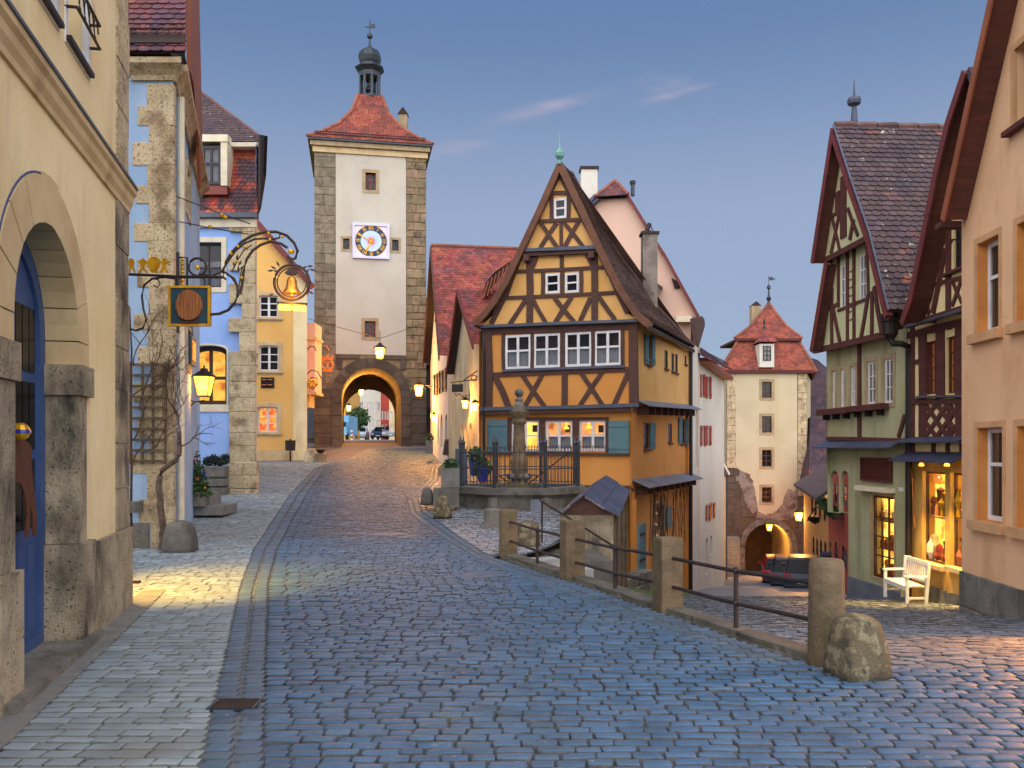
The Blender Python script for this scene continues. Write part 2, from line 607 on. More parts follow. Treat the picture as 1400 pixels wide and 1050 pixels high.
def window(wall, r, style, nx=2, ny=2, fw=0.05, bar=0.03, depth=0.10, rise=0.0, back='dark', curtain=None, sill=None, surround=None, head=None, single=True, name='window', hole=True, mull=None, lining=None, rows=None, label=None, f=None, root=None):
    """style: frame material; back: what stands behind the glass; r = (u0, u1, z0, z1) on the face"""
    f = f or wall.f; root = root or wall.root
    u0, u1, z0, z1 = r
    if hole and wall is not None:
        wall.hole(arc_rect(u0, u1, z0, z1, rise))
    o = -depth
    b = MB()
    if rise > 0:
        op = arc_rect(u0, u1, z0, z1, rise)
        c, d = (u0 + u1) / 2, (z0 + z1) / 2
        ip = arc_rect(u0 + fw, u1 - fw, z0 + fw, z1 - fw, rise * 0.92)
        n = len(op)
        for i in range(n):
            j = (i + 1) % n
            b.hexa([f.P(*op[i], o), f.P(*op[j], o), f.P(*ip[j], o), f.P(*ip[i], o)], [f.P(*op[i], o - 0.05), f.P(*op[j], o - 0.05), f.P(*ip[j], o - 0.05), f.P(*ip[i], o - 0.05)])
    else:
        b.box(f, u0, u0 + fw, z0, z1, o - 0.05, o)
        b.box(f, u1 - fw, u1, z0, z1, o - 0.05, o)
        b.box(f, u0 + fw, u1 - fw, z0, z0 + fw, o - 0.05, o)
        b.box(f, u0 + fw, u1 - fw, z1 - fw, z1, o - 0.05, o)
    iu0, iu1, iz0, iz1 = u0 + fw, u1 - fw, z0 + fw, z1 - fw
    cw, hs = (iu1 - iu0) / nx, None
    if rows:
        hs = [iz0] + [iz0 + (iz1 - iz0) * t for t in rows] + [iz1]
    else:
        hs = [iz0 + (iz1 - iz0) * j / ny for j in range(ny + 1)]
    for i in range(1, nx):
        w = (mull if mull and nx % 2 == 0 and i == nx // 2 else bar)
        b.box(f, iu0 + cw * i - w / 2, iu0 + cw * i + w / 2, iz0, iz1, o - 0.045, o + 0.004)
    for z in hs[1:-1]:
        b.box(f, iu0, iu1, z - bar / 2, z + bar / 2, o - 0.042, o + 0.001)
    w = b.build(name, MATS[style], root)
    if label: w['label'] = label
    g = MATS['glass']
    if single:
        for i in range(nx):
            for j in range(len(hs) - 1):
                q = MB().box(f, iu0 + cw * i + 0.006, iu0 + cw * (i + 1) - 0.006, hs[j] + 0.006, hs[j + 1] - 0.006, o - 0.026, o - 0.02)
                q.build('pane', g, w)
    else:
        MB().box(f, iu0, iu1, iz0, iz1, o - 0.026, o - 0.02).build('glazing', g, w)
    bd = depth + 0.2
    MB().quad(f.P(u0 - 0.02, z0 - 0.02, -bd), f.P(u1 + 0.02, z0 - 0.02, -bd), f.P(u1 + 0.02, z1 + 0.02, -bd), f.P(u0 - 0.02, z1 + 0.02, -bd)).build('room_behind', MATS[back], w)
    if curtain:
        lo, hi = curtain
        cb = MB(); n = 28
        za, zb = iz0 + (iz1 - iz0) * lo, iz0 + (iz1 - iz0) * hi
        pr = None
        for i in range(n + 1):
            u = iu0 + (iu1 - iu0) * i / n
            oo = o - 0.075 + 0.018 * math.sin(i * 2.1)
            cu = (f.P(u, za, oo), f.P(u, zb, oo))
            if pr: cb.quad(pr[0], cu[0], cu[1], pr[1])
            pr = cu
        cb.build('curtain', MATS['curtain'], w, smooth=True)
    if sill:
        sm, sh, so, sx = sill
        MB().box(f, u0 - sx, u1 + sx, z0 - sh, z0 - 0.002, -0.05, so).build('window_sill', MATS[sm], w)
    if lining:  # thin coloured lining that paints lamp glow into the reveal
        lb_ = MB()
        for a, c, e, g_ in ((u0, u0 + 0.012, z0, z1), (u1 - 0.012, u1, z0, z1), (u0 + 0.012, u1 - 0.012, z1 - 0.012, z1), (u0 + 0.012, u1 - 0.012, z0, z0 + 0.012)):
            lb_.box(f, a, c, e, g_, o + 0.003, 0.004)
        lb_.build('painted_glow_lining', MATS[lining], w)
    if surround:
        sm, sw, so = surround
        sb = MB()
        op = arc_rect(u0, u1, z0, z1, rise)
        if rise > 0:
            k = 1 + sw / ((u1 - u0) / 2)
            ou = arc_rect(u0 - sw, u1 + sw, z0 - sw, z1 + sw, rise * k)
            n = len(op)
            for i in range(n):
                j = (i + 1) % n
                sb.hexa([f.P(*op[i], so), f.P(*op[j], so), f.P(*ou[j], so), f.P(*ou[i], so)], [f.P(*op[i], -0.04), f.P(*op[j], -0.04), f.P(*ou[j], -0.04), f.P(*ou[i], -0.04)])
        else:
            sb.box(f, u0 - sw, u0 + 0.003, z0 - sw, z1 + sw, -0.04, so)
            sb.box(f, u1 - 0.003, u1 + sw, z0 - sw, z1 + sw, -0.04, so)
            sb.box(f, u0 + 0.003, u1 - 0.003, z1 - 0.003, z1 + sw, -0.04, so)
            sb.box(f, u0 + 0.003, u1 - 0.003, z0 - sw, z0 + 0.003, -0.04, so)
        sb.build('window_surround', MATS[sm], w)
    return w

_bk = [0]
def timber(f, root, a, b, wpx, m, proud=0.03, name='timber_beam', px=True, depth=0.05):
    """one timber of a half-timbered wall, between two pixels of the photograph (projected on its wall) or two (u, z)"""
    _bk[0] += 1
    if px:
        dx, dy = b[0] - a[0], b[1] - a[1]
        L = math.hypot(dx, dy)
        mx, my, qx, qy = (a[0] + b[0]) / 2, (a[1] + b[1]) / 2, -dy / L * wpx / 2, dx / L * wpx / 2
        e0, e1 = V(f.uz(mx + qx, my + qy)), V(f.uz(mx - qx, my - qy))
        a, b = f.uz(*a), f.uz(*b)
        n_ = (V(b) - V(a)).normalized()
        w = abs((e1 - e0).dot(V((-n_.y, n_.x))))
    else:
        w = wpx
    j = (_bk[0] % 11) * 0.0016
    a, b = V(a), V(b)
    d = (b - a).normalized(); k = V((-d.y, d.x)) * (w / 2)
    q = lambda: R.uniform(0.88, 1.10)
    c = (a + b) / 2 + k * R.uniform(-0.22, 0.22)                      # hand-hewn: slightly bowed, uneven in width
    return MB().prism(f, [tuple(p) for p in (a + k * q(), a - k * q(), c - k * q(), b - k * q(), b + k * q(), c + k * q())], -depth, proud + j).build(name, MATS[m], root)

def slab(f, root, r, o0, o1, m, name):
    return MB().box(f, *r, o0, o1).build(name, MATS[m], root)

def shutter(f, root, r, m, o=0.03, name='shutter', ang=None):
    u0, u1, z0, z1 = r
    s = MB().box(f, u0, u1, z0, z1, o, o + 0.035).build(name, MATS[m], root)
    b = MB()
    for t in (0.16, 0.84):
        z = z0 + (z1 - z0) * t
        b.box(f, u0 + 0.01, u1 - 0.01, z - 0.035, z + 0.035, o + 0.035, o + 0.055)
    b.build('batten', MATS[m], s)
    return s

def lamp_light(loc, energy, radius=0.08, col=(1.0, 0.42, 0.07), name='lantern_or_added_light', parent=None):
    d = bpy.data.lights.new(name, 'POINT')
    d.energy = energy
    d.color = col
    d.shadow_soft_size = radius
    o = bpy.data.objects.new(name, d)
    COL.objects.link(o)
    if parent is not None:
        o.parent = parent
        o.location = V(loc) - org(parent)
    else:
        o.location = loc
    return o
# ------------------------------------------------------------------ materials
mat('cream', crack=lin((150, 124, 92)), col=lin((238, 216, 170)), rough=0.9, col2=lin((228, 202, 152)), scale=0.9, bump=0.30, bscale=13, stain=lin((178, 148, 106)), stain_scale=(0.9, 0.9, 0.3), stain_at=(0.5, 0.8))
mat('tower_plaster', crack=lin((150, 140, 126)), col=lin((192, 184, 170)), rough=0.9, col2=lin((182, 173, 158)), scale=0.5, bump=0.30, bscale=13, stain=lin((180, 168, 150)), stain_scale=(0.7, 0.7, 0.2), stain_at=(0.56, 0.8))
mat('blue_plaster', crack=lin((112, 136, 166)), col=lin((150, 178, 214)), rough=0.88, col2=lin((168, 192, 222)), scale=1.2, bump=0.30, bscale=13, stain=lin((128, 156, 186)), stain_scale=(1.6, 1.6, 0.5), stain_at=(0.5, 0.75))
mat('violet_blue_plaster', lin((146, 180, 236)), 0.88, lin((158, 188, 240)), 0.8, bump=0.08, bscale=30, stain=lin((124, 146, 214)), stain_scale=(1, 1, 0.3), stain_at=(0.55, 0.8))
mat('yellow_plaster', crack=lin((178, 132, 72)), col=lin((226, 178, 106)), rough=0.9, col2=lin((220, 168, 90)), scale=0.6, bump=0.30, bscale=13, stain=lin((222, 166, 92)), stain_scale=(0.9, 0.9, 0.25), stain_at=(0.52, 0.75))
mat('ochre_plaster', crack=lin((140, 92, 46)), col=lin((208, 142, 72)), rough=0.9, col2=lin((198, 130, 58)), scale=0.7, bump=0.30, bscale=13, stain=lin((186, 122, 62)), stain_scale=(0.9, 0.9, 0.25), stain_at=(0.53, 0.78))
mat('ochre_light', lin((222, 172, 104)), 0.9, lin((212, 158, 88)), 0.8, bump=0.30, bscale=13)
mat('pink_plaster', crack=lin((170, 136, 118)), col=lin((214, 178, 158)), rough=0.9, col2=lin((204, 168, 148)), scale=0.4, bump=0.12, bscale=13, stain=lin((214, 172, 150)), stain_scale=(0.4, 0.4, 0.15), stain_at=(0.5, 0.8))
mat('white_plaster', crack=lin((150, 142, 130)), col=lin((212, 206, 194)), rough=0.9, col2=lin((202, 195, 182)), scale=0.5, bump=0.08, bscale=13, stain=lin((192, 184, 168)), stain_scale=(0.35, 0.35, 0.3), stain_at=(0.52, 0.8))
mat('lower_tower_plaster', crack=lin((150, 136, 108)), col=lin((200, 186, 154)), rough=0.9, col2=lin((188, 174, 142)), scale=0.5, bump=0.12, bscale=20, stain=lin((190, 168, 128)), stain_scale=(0.5, 0.5, 0.1), stain_at=(0.5, 0.78))
mat('green_plaster', crack=lin((104, 104, 76)), col=lin((172, 168, 130)), rough=0.9, col2=lin((154, 150, 112)), scale=0.8, bump=0.14, bscale=13, stain=lin((104, 112, 78)), stain_scale=(1.4, 1.4, 0.2), stain_at=(0.5, 0.75))
mat('pale_green_plaster', lin((198, 194, 150)), 0.9, lin((184, 184, 140)), 0.9, bump=0.1, bscale=25)
mat('beige_plaster', lin((238, 214, 158)), 0.9, lin((224, 198, 142)), 1.0, bump=0.30, bscale=13)
mat('peach_plaster', crack=lin((150, 108, 78)), col=lin((226, 180, 140)), rough=0.92, col2=lin((216, 168, 126)), scale=0.6, bump=0.16, bscale=13, stain=lin((174, 124, 86)), stain_scale=(0.9, 0.9, 0.3), stain_at=(0.5, 0.8), speck=lin((120, 84, 54)), speck_scale=9, speck_at=(0.74, 0.77))
mat('shop_plaster', lin((206, 160, 84)), 0.92, lin((190, 144, 70)), 1.4, bump=0.5, bscale=70)
mat('red_plaster', lin((186, 74, 62)), 0.9, lin((170, 62, 54)), 0.9, bump=0.1)
mat('orange_plaster', lin((226, 170, 106)), 0.9, lin((214, 156, 92)), 0.9, bump=0.1)
mat('ashlar', lin((134, 121, 102)), 0.92, lin((104, 94, 78)), 2.5, bump=0.5, bscale=30, spread=0.16, hue=0.008, stain=lin((96, 86, 72)), stain_scale=4.0, stain_at=(0.54, 0.7), speck=lin((70, 62, 52)), speck_scale=26, speck_at=(0.62, 0.72))
mat('quoin_stone', lin((206, 186, 152)), 0.92, lin((184, 162, 128)), 3.0, bump=0.7, bscale=28, spread=0.1, hue=0.006, speck=lin((104, 84, 60)), speck_scale=26, speck_at=(0.54, 0.70), stain=lin((140, 118, 90)), stain_scale=2.2, stain_at=(0.52, 0.66))
mat('brown_stone', lin((92, 82, 74)), 0.92, lin((70, 62, 56)), 2.0, bump=0.6, bscale=30, spread=0.2, hue=0.012, stain=lin((84, 70, 56)), stain_scale=2.0, stain_at=(0.55, 0.7))
mat('rubble', lin((144, 122, 94)), 0.93, lin((110, 94, 74)), 1.8, bump=0.8, bscale=22, spread=0.18, hue=0.015, stain=lin((86, 72, 60)), stain_scale=3.0, stain_at=(0.56, 0.68))
mat('trim_stone', lin((206, 180, 138)), 0.9, lin((188, 160, 118)), 2.0, bump=0.2, bscale=40, stain=lin((150, 126, 92)), stain_scale=(2, 2, 0.8), stain_at=(0.55, 0.8))
mat('frame_stone', lin((172, 150, 116)), 0.9, lin((150, 130, 100)), 3.0, bump=0.2, bscale=40)
mat('weathered_stone', lin((166, 152, 128)), 0.95, lin((126, 112, 92)), 3.0, bump=0.6, bscale=45, spread=0.12, stain=lin((62, 56, 50)), stain_scale=(2.5, 2.5, 1.2), stain_at=(0.5, 0.68), speck=lin((54, 46, 38)), speck_scale=40, speck_at=(0.6, 0.68))
mat('grey_stone', lin((122, 116, 108)), 0.93, lin((90, 86, 82)), 2.5, bump=0.6, bscale=40, spread=0.14, stain=lin((74, 76, 58)), stain_scale=2.2, stain_at=(0.54, 0.68), speck=lin((60, 56, 52)), speck_scale=34, speck_at=(0.6, 0.68))
mat('post_stone', lin((124, 104, 80)), 0.93, lin((90, 76, 58)), 5.0, bump=1.0, bscale=16, spread=0.1, stain=lin((112, 110, 72)), stain_scale=5.0, stain_at=(0.55, 0.68), speck=lin((92, 80, 62)), speck_scale=55, speck_at=(0.55, 0.75))
mat('lichen_stone', lin((100, 88, 68)), 0.95, lin((136, 126, 98)), 9.0, mix=(0.5, 0.58), bump=0.9, bscale=40, stain=lin((70, 64, 52)), stain_scale=6.0, stain_at=(0.55, 0.64))
mat('mortar', lin((150, 132, 104)), 0.97, lin((120, 104, 82)), 6.0, bump=0.4)
mat('dark_mortar', lin((92, 82, 68)), 0.97, lin((70, 62, 54)), 6.0, bump=0.4)
mat('timber_brown', lin((84, 54, 44)), 0.82, lin((68, 44, 38)), (3, 3, 12), bump=0.25, bscale=50, spread=0.06)
mat('timber_red', lin((88, 42, 36)), 0.8, lin((74, 34, 30)), (3, 3, 12), bump=0.2, bscale=50, spread=0.06)
mat('verge_brown', lin((108, 68, 46)), 0.75, lin((92, 56, 40)), 3.0, bump=0.15)
mat('verge_red', lin((112, 46, 44)), 0.7, lin((96, 38, 38)), 3.0)
mat('soffit_brown', lin((96, 52, 44)), 0.85, lin((78, 42, 36)), (2, 2, 9), bump=0.15)
mat('rust_board', lin((150, 84, 52)), 0.7, lin((132, 70, 44)), 1.5)
mat('lead', lin((84, 88, 104)), 0.45, lin((70, 74, 88)), 2.0, bump=0.1, metal=0.2)
mat('slate_blue', lin((70, 74, 98)), 0.5, lin((56, 60, 80)), 3.0, bump=0.2, spread=0.15)
mat('lead_light', lin((120, 126, 140)), 0.45, lin((96, 102, 116)), 2.0, bump=0.1, metal=0.2, spread=0.08)
mat('copper_dark', lin((52, 58, 66)), 0.4, lin((40, 46, 56)), 2.0, metal=0.3)
mat('copper_green', lin((110, 160, 150)), 0.6, lin((80, 130, 124)), 6.0)
mat('iron', lin((34, 32, 36)), 0.5, lin((48, 36, 32)), 8.0, metal=0.4)
mat('iron_rust', lin((66, 52, 50)), 0.6, lin((48, 42, 44)), 6.0, metal=0.3, bump=0.2)
mat('iron_grey', lin((72, 76, 84)), 0.5, lin((58, 62, 70)), 6.0, metal=0.3)
mat('gilt', lin((232, 178, 40)), 0.38, lin((200, 140, 30)), 12.0, metal=0.55)
mat('bell_gold', lin((222, 160, 60)), 0.3, lin((190, 120, 40)), 8.0, metal=0.6)
mat('white_paint', lin((222, 220, 220)), 0.45, lin((208, 204, 206)), 4.0, spread=0.02)
mat('cream_paint', lin((228, 214, 186)), 0.5, lin((214, 198, 168)), 4.0)
mat('dark_frame', lin((44, 34, 40)), 0.5)
mat('brown_frame', lin((84, 48, 30)), 0.5, lin((66, 38, 24)), 6.0)
mat('red_frame', lin((128, 52, 40)), 0.55)
mat('orange_reveal', lin((206, 136, 66)), 0.7, lin((184, 116, 54)), 2.0)
mat('teal_shutter', lin((84, 116, 124)), 0.7, lin((70, 102, 112)), 2.0, bump=0.15, spread=0.05)
mat('red_shutter', lin((172, 66, 54)), 0.7, lin((150, 54, 48)), 3.0)
mat('blue_door', lin((56, 80, 128)), 0.55, lin((46, 68, 112)), 2.0, bump=0.1)
mat('curtain', lin((214, 214, 222)), 0.9, lin((190, 192, 206)), 18.0)
mat('dark', lin((40, 34, 38)), 0.9, lin((72, 56, 52)), 1.6, mix=(0.45, 0.6))
mat('dim', lin((104, 62, 52)), 0.9, lin((60, 44, 46)), 1.8, mix=(0.4, 0.6))
mat('black_sign', lin((34, 38, 40)), 0.6)
mat('maroon_sign', lin((74, 26, 28)), 0.5, lin((66, 22, 26)), 3.0)
mat('teal_sign', lin((26, 66, 84)), 0.5, lin((20, 54, 72)), 5.0)
mat('barrel_wood', lin((160, 98, 52)), 0.6, lin((116, 66, 34)), (60, 60, 4), bump=0.2)
mat('corten', lin((88, 46, 26)), 0.85, lin((74, 38, 24)), 9.0)
mat('vine_bark', lin((112, 90, 76)), 0.95, lin((74, 58, 48)), 14.0, bump=0.9, bscale=60)
mat('twig', lin((88, 58, 46)), 0.9, lin((64, 44, 38)), 8.0)
mat('trellis_wood', lin((108, 90, 70)), 0.9, lin((84, 70, 54)), 8.0, spread=0.15)
mat('plant_leaf', lin((52, 84, 34)), 0.7, lin((34, 60, 28)), 7.0, spread=0.35, hue=0.03)
mat('dark_leaf', lin((46, 62, 58)), 0.75, lin((34, 46, 50)), 7.0, spread=0.35, hue=0.03)
mat('red_flower', lin((200, 40, 60)), 0.6)
mat('blue_flower', lin((70, 80, 190)), 0.6)
mat('blue_pot', lin((44, 50, 140)), 0.3, spec=0.7)
mat('planter_grey', lin((124, 122, 118)), 0.9, lin((104, 104, 102)), 6.0, bump=0.3)
mat('steel_panel', lin((84, 92, 104)), 0.5, lin((74, 82, 94)), 2.0, metal=0.2)
mat('asphalt', lin((110, 104, 108)), 0.85, lin((96, 92, 98)), 2.0, bump=0.3)
mat('grass', lin((80, 92, 50)), 0.95, lin((60, 74, 40)), 0.05)
mat('tyre', lin((26, 26, 28)), 0.8)
mat('car_dark', lin((44, 52, 74)), 0.38, spec=0.35)
mat('car_red', lin((150, 34, 40)), 0.38, spec=0.35)
mat('car_silver', lin((140, 148, 164)), 0.38, spec=0.35)
mat('car_white', lin((206, 216, 228)), 0.38, spec=0.35)
mat('car_navy', lin((40, 60, 96)), 0.38, spec=0.35)
mat('car_glass', lin((12, 15, 20)), 0.25, spec=0.2)
mat('tail_red', lin((190, 30, 26)), 0.25)
mat('van_blue', lin((110, 168, 206)), 0.4)
mat('terracotta', lin((152, 76, 58)), 0.88, lin((118, 62, 52)), 1.2, mix=(0.42, 0.6), spread=0.22, hue=0.012, bump=0.25, stain=lin((86, 56, 62)), stain_scale=0.55, stain_at=(0.54, 0.66))
mat('tile_bright', lin((150, 74, 60)), 0.88, lin((116, 56, 52)), 2.2, mix=(0.4, 0.6), spread=0.3, hue=0.014, bump=0.25, stain=lin((104, 62, 70)), stain_scale=0.8, stain_at=(0.5, 0.62))
mat('tile_spotted', lin((176, 84, 60)), 0.88, lin((84, 62, 68)), 1.0, mix=(0.47, 0.53), spread=0.22, hue=0.012, bump=0.25)
mat('tile_dark', lin((86, 68, 70)), 0.9, lin((68, 56, 62)), 1.6, spread=0.24, hue=0.02, bump=0.35, stain=lin((150, 76, 66)), stain_scale=1.5, stain_at=(0.62, 0.7), speck=lin((172, 168, 150)), speck_scale=5.5, speck_at=(0.66, 0.74))
mat('tile_brown', lin((126, 102, 94)), 0.9, lin((90, 72, 70)), 1.4, spread=0.3, hue=0.02, bump=0.35, stain=lin((150, 136, 120)), stain_scale=6.0, stain_at=(0.58, 0.68))
mat('tile_maroon', lin((112, 62, 62)), 0.88, lin((84, 56, 70)), 1.6, mix=(0.45, 0.55), spread=0.24, hue=0.02, bump=0.3, stain=lin((158, 80, 62)), stain_scale=1.4, stain_at=(0.58, 0.66))
mat('tile_plum', lin((72, 54, 62)), 0.92, lin((56, 44, 54)), 1.4, spread=0.25, hue=0.02, bump=0.3, stain=lin((96, 60, 58)), stain_scale=1.2, stain_at=(0.56, 0.66))
mat('ridge_tile', lin((150, 88, 68)), 0.9, lin((116, 70, 58)), 3.0, spread=0.2, bump=0.3)
mat('ridge_dark', lin((108, 78, 74)), 0.9, lin((90, 66, 66)), 3.0, spread=0.2, bump=0.3)
mat('deck_dark', lin((58, 44, 42)), 0.95)
mat('old_render', lin((140, 130, 120)), 0.94, lin((112, 104, 98)), 1.6, bump=0.4, bscale=14, stain=lin((92, 80, 74)), stain_scale=1.2, stain_at=(0.5, 0.62))
mat('frame_tan', lin((204, 156, 112)), 0.9, lin((184, 138, 96)), 2.0, bump=0.2)
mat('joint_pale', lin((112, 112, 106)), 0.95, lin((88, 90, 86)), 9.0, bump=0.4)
# paving
mat('cobble', lin((72, 102, 132)), 0.55, lin((58, 86, 114)), 3.0, spread=0.11, hue=0.003, bump=0.25, bscale=70, speck=lin((150, 158, 168)), speck_scale=24, speck_at=(0.68, 0.78), stain=lin((84, 100, 112)), stain_scale=0.35, stain_at=(0.52, 0.7))
mat('cobble_light', lin((150, 150, 156)), 0.5, lin((124, 124, 130)), 3.0, spread=0.2, hue=0.012, bump=0.35, bscale=70)
mat('cobble_lane', lin((124, 130, 142)), 0.5, lin((100, 106, 118)), 3.0, spread=0.24, hue=0.012, bump=0.4, bscale=70)
mat('paver', lin((138, 150, 158)), 0.7, lin((122, 134, 142)), 2.5, spread=0.15, hue=0.006, bump=0.3, bscale=80, stain=lin((120, 116, 112)), stain_scale=0.8, stain_at=(0.55, 0.75))
mat('gutter', lin((80, 104, 126)), 0.55, lin((66, 88, 110)), 3.0, spread=0.16, hue=0.01, bump=0.35, bscale=70, speck=lin((176, 174, 168)), speck_scale=30, speck_at=(0.66, 0.76))
mat('kerb', lin((104, 100, 92)), 0.75, lin((78, 76, 70)), 4.0, spread=0.12, bump=0.35, bscale=60, stain=lin((84, 86, 56)), stain_scale=5.0, stain_at=(0.6, 0.7))
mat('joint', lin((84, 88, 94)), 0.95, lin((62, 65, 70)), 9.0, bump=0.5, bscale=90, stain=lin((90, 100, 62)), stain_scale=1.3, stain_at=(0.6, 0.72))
mat('joint_light', lin((112, 116, 120)), 0.95, lin((90, 94, 98)), 12.0, bump=0.5, bscale=90)
mat('concrete', lin((168, 166, 164)), 0.9, lin((150, 148, 146)), 4.0, bump=0.2)
MATS['glass'] = glass_mat('glass', clear=0.72)
MATS['shop_glass'] = glass_mat('shop_glass', tint=(0.05, 0.04, 0.02), clear=0.9)
MATS['lit_room'] = glow('lit_room', lin((255, 206, 84)), 1.25, lin((250, 170, 60)), 3.5, lin((196, 96, 40)))
MATS['lit_yellow'] = glow('lit_yellow', lin((255, 224, 110)), 1.5, lin((255, 206, 80)), 2.2, lin((236, 164, 60)))
MATS['lit_warm'] = glow('lit_warm', lin((250, 186, 110)), 1.0, lin((236, 160, 84)), 3.0, lin((150, 84, 50)))
MATS['lit_red'] = glow('lit_red', lin((255, 200, 80)), 1.2, lin((220, 84, 50)), 5.0, lin((196, 52, 36)))
MATS['lit_orange'] = glow('lit_orange', lin((240, 150, 60)), 0.8, lin((214, 110, 40)), 4.0, lin((140, 62, 26)))
MATS['lit_shop'] = glow('lit_shop', lin((255, 220, 100)), 2.0, lin((255, 190, 70)), 4.5, lin((214, 122, 44)))
MATS['lamp_glow'] = glow('lamp_glow', lin((255, 176, 56)), 3.4)
MATS['lamp_white'] = glow('lamp_white', lin((255, 244, 200)), 5.0)

# ------------------------------------------------------------------ ground levels
def prof(tab):
    xs = np.array([t[0] for t in tab], float); zs = np.array([t[1] for t in tab], float)
    return lambda y: float(np.interp(y, xs, zs))
z_road = prof([(-60, 0), (12.5, 0), (16, 0.05), (20, 0.18), (24, 0.34), (30, 0.62), (38, 1.05), (46, 1.72), (54, 2.1), (80, 2.4), (120, 2.75), (220, 3.4), (600, 6)])
z_lane = prof([(-60, 0), (5.6, 0.0), (7, -0.12), (9, -0.42), (13, -1.02), (15, -1.30), (18, -1.70), (24, -2.60), (33, -4.02), (45, -5.75), (60, -7.45), (90, -9.5), (300, -16), (600, -18)])

def ground(px, py, zf=z_road):
    lo, hi = 2.5, 75.0
    k = (HY - py) / F
    for _ in range(60):
        m = (lo + hi) / 2
        if EYE + k * m > zf(m): lo = m
        else: hi = m
    return V(((px - CX) / F * lo, lo, zf(lo)))

def curve_x(pxs, zf=z_road):
    p = [ground(x, y, zf) for x, y in pxs]
    p.sort(key=lambda v: v.y)
    ys = np.array([v.y for v in p]); xs = np.array([v.x for v in p])
    return lambda y: float(np.interp(y, ys, xs)) if y >= ys[0] else float(xs[0] + (xs[1] - xs[0]) / (ys[1] - ys[0]) * (y - ys[0]))

gut_l = curve_x([(270, 1050), (302, 910), (324, 813), (345, 753), (368, 718), (395, 677), (430, 640)])
gut_r = curve_x([(357, 1050), (360, 910), (365, 800), (376, 753), (396, 715), (418, 677), (443, 640)])
band_l = curve_x([(590, 640), (585, 657), (556, 684), (561, 703), (577, 716), (614, 741), (652, 764), (760, 808), (880, 852), (1100, 925)])
band_r = curve_x([(599, 640), (598, 657), (570, 682), (576, 701), (601, 715), (662, 758), (690, 768), (790, 800), (900, 838), (1107, 910)])
PZ = [V((-0.06, 12.8, 0)), V((0.765, 10.66, 0)), V((1.593, 8.6, 0)), V((2.423, 6.48, 0))]     # the four rail posts

def sheet(name, lx, rx, ys, zf, m, drop=0.0, kind='structure', nx=1, parent=None):
    b = MB()
    for i in range(len(ys) - 1):
        a, c = ys[i], ys[i + 1]
        for j in range(nx):
            t0, t1 = j / nx, (j + 1) / nx
            f = lambda y, t: V((lx(y) + (rx(y) - lx(y)) * t, y, zf(y) - drop))
            b.quad(f(a, t0), f(a, t1), f(c, t1), f(c, t0))
    return b.build(name, m, parent, kind=kind if parent is None else None)

# far ground: one terrain under everything, out to the horizon
def terrain():
    xs = [-3000, -800, -300, -120, -60, -30, -14, -6, -1, 1.5, 4, 8, 14, 30, 60, 120, 300, 800, 3000]
    ys = [-3000, -600, -150, -40, -8, 3, 8, 13, 19, 26, 34, 44, 56, 70, 100, 150, 260, 600, 1500, 4000]
    b = MB()
    def h(x, y):
        t = min(1, max(0, (x + 1.0 - max(0, 0.25 * (y - 13)) * 0.4) / 5.0))
        return (1 - t) * z_road(min(y, 590)) + t * z_lane(min(y, 590)) - 0.45
    vs = [V((x, y, h(x, y))) for y in ys for x in xs]
    n = len(xs)
    b.add(vs, [(j * n + i, j * n + i + 1, (j + 1) * n + i + 1, (j + 1) * n + i) for j in range(len(ys) - 1) for i in range(n - 1)])
    b.build('ground', MATS['grass'], kind='structure')
terrain()

# ------------------------------------------------------------------ setts and pavers
def sett_mesh(m, lod, seed, name):
    r = random.Random(seed)
    if lod:
        o = []
        for cx, cy in ((0.5, 0.5), (-0.5, 0.5), (-0.5, -0.5), (0.5, -0.5)):
            a, b2 = (cx, cy * 0.80), (cx * 0.88, cy)
            o += [a, b2] if cx * cy > 0 else [b2, a]
        o = [(x + r.uniform(-0.05, 0.05), y + r.uniform(-0.06, 0.06)) for x, y in o]
        o.sort(key=lambda p: math.atan2(p[1], p[0]))
        vs = [(x, y, -1.0) for x, y in o] + [(x * 0.985, y * 0.97, 0.26) for x, y in o] + [(x * 0.88, y * 0.80, 0.42) for x, y in o] + [(0, 0, 0.50)]
        n = 8
        fs = [(i, (i + 1) % n, n + (i + 1) % n, n + i) for i in range(n)] + [(n + i, n + (i + 1) % n, 2 * n + (i + 1) % n, 2 * n + i) for i in range(n)] + [(2 * n + i, 2 * n + (i + 1) % n, 3 * n) for i in range(n)]
    else:
        o = [(-0.5, -0.5), (0.5, -0.5), (0.5, 0.5), (-0.5, 0.5)]
        o = [(x + r.uniform(-0.04, 0.04), y + r.uniform(-0.05, 0.05)) for x, y in o]
        vs = [(x, y, -1.0) for x, y in o] + [(x * 0.96, y * 0.94, 0.3) for x, y in o]
        n = 4
        fs = [(i, (i + 1) % n, n + (i + 1) % n, n + i) for i in range(n)] + [(4, 5, 6, 7)]
    me = bpy.data.meshes.new(name)
    me.from_pydata(vs, [], fs)
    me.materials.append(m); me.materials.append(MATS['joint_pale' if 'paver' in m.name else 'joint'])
    me.shade_smooth() if lod else None
    me.set_sharp_from_angle(angle=rad(60))
    for q in me.polygons[:n]: q.material_index = 1                 # sides take the dark joint colour, standing in for shade between stones
    return me, np.array(vs, float), fs

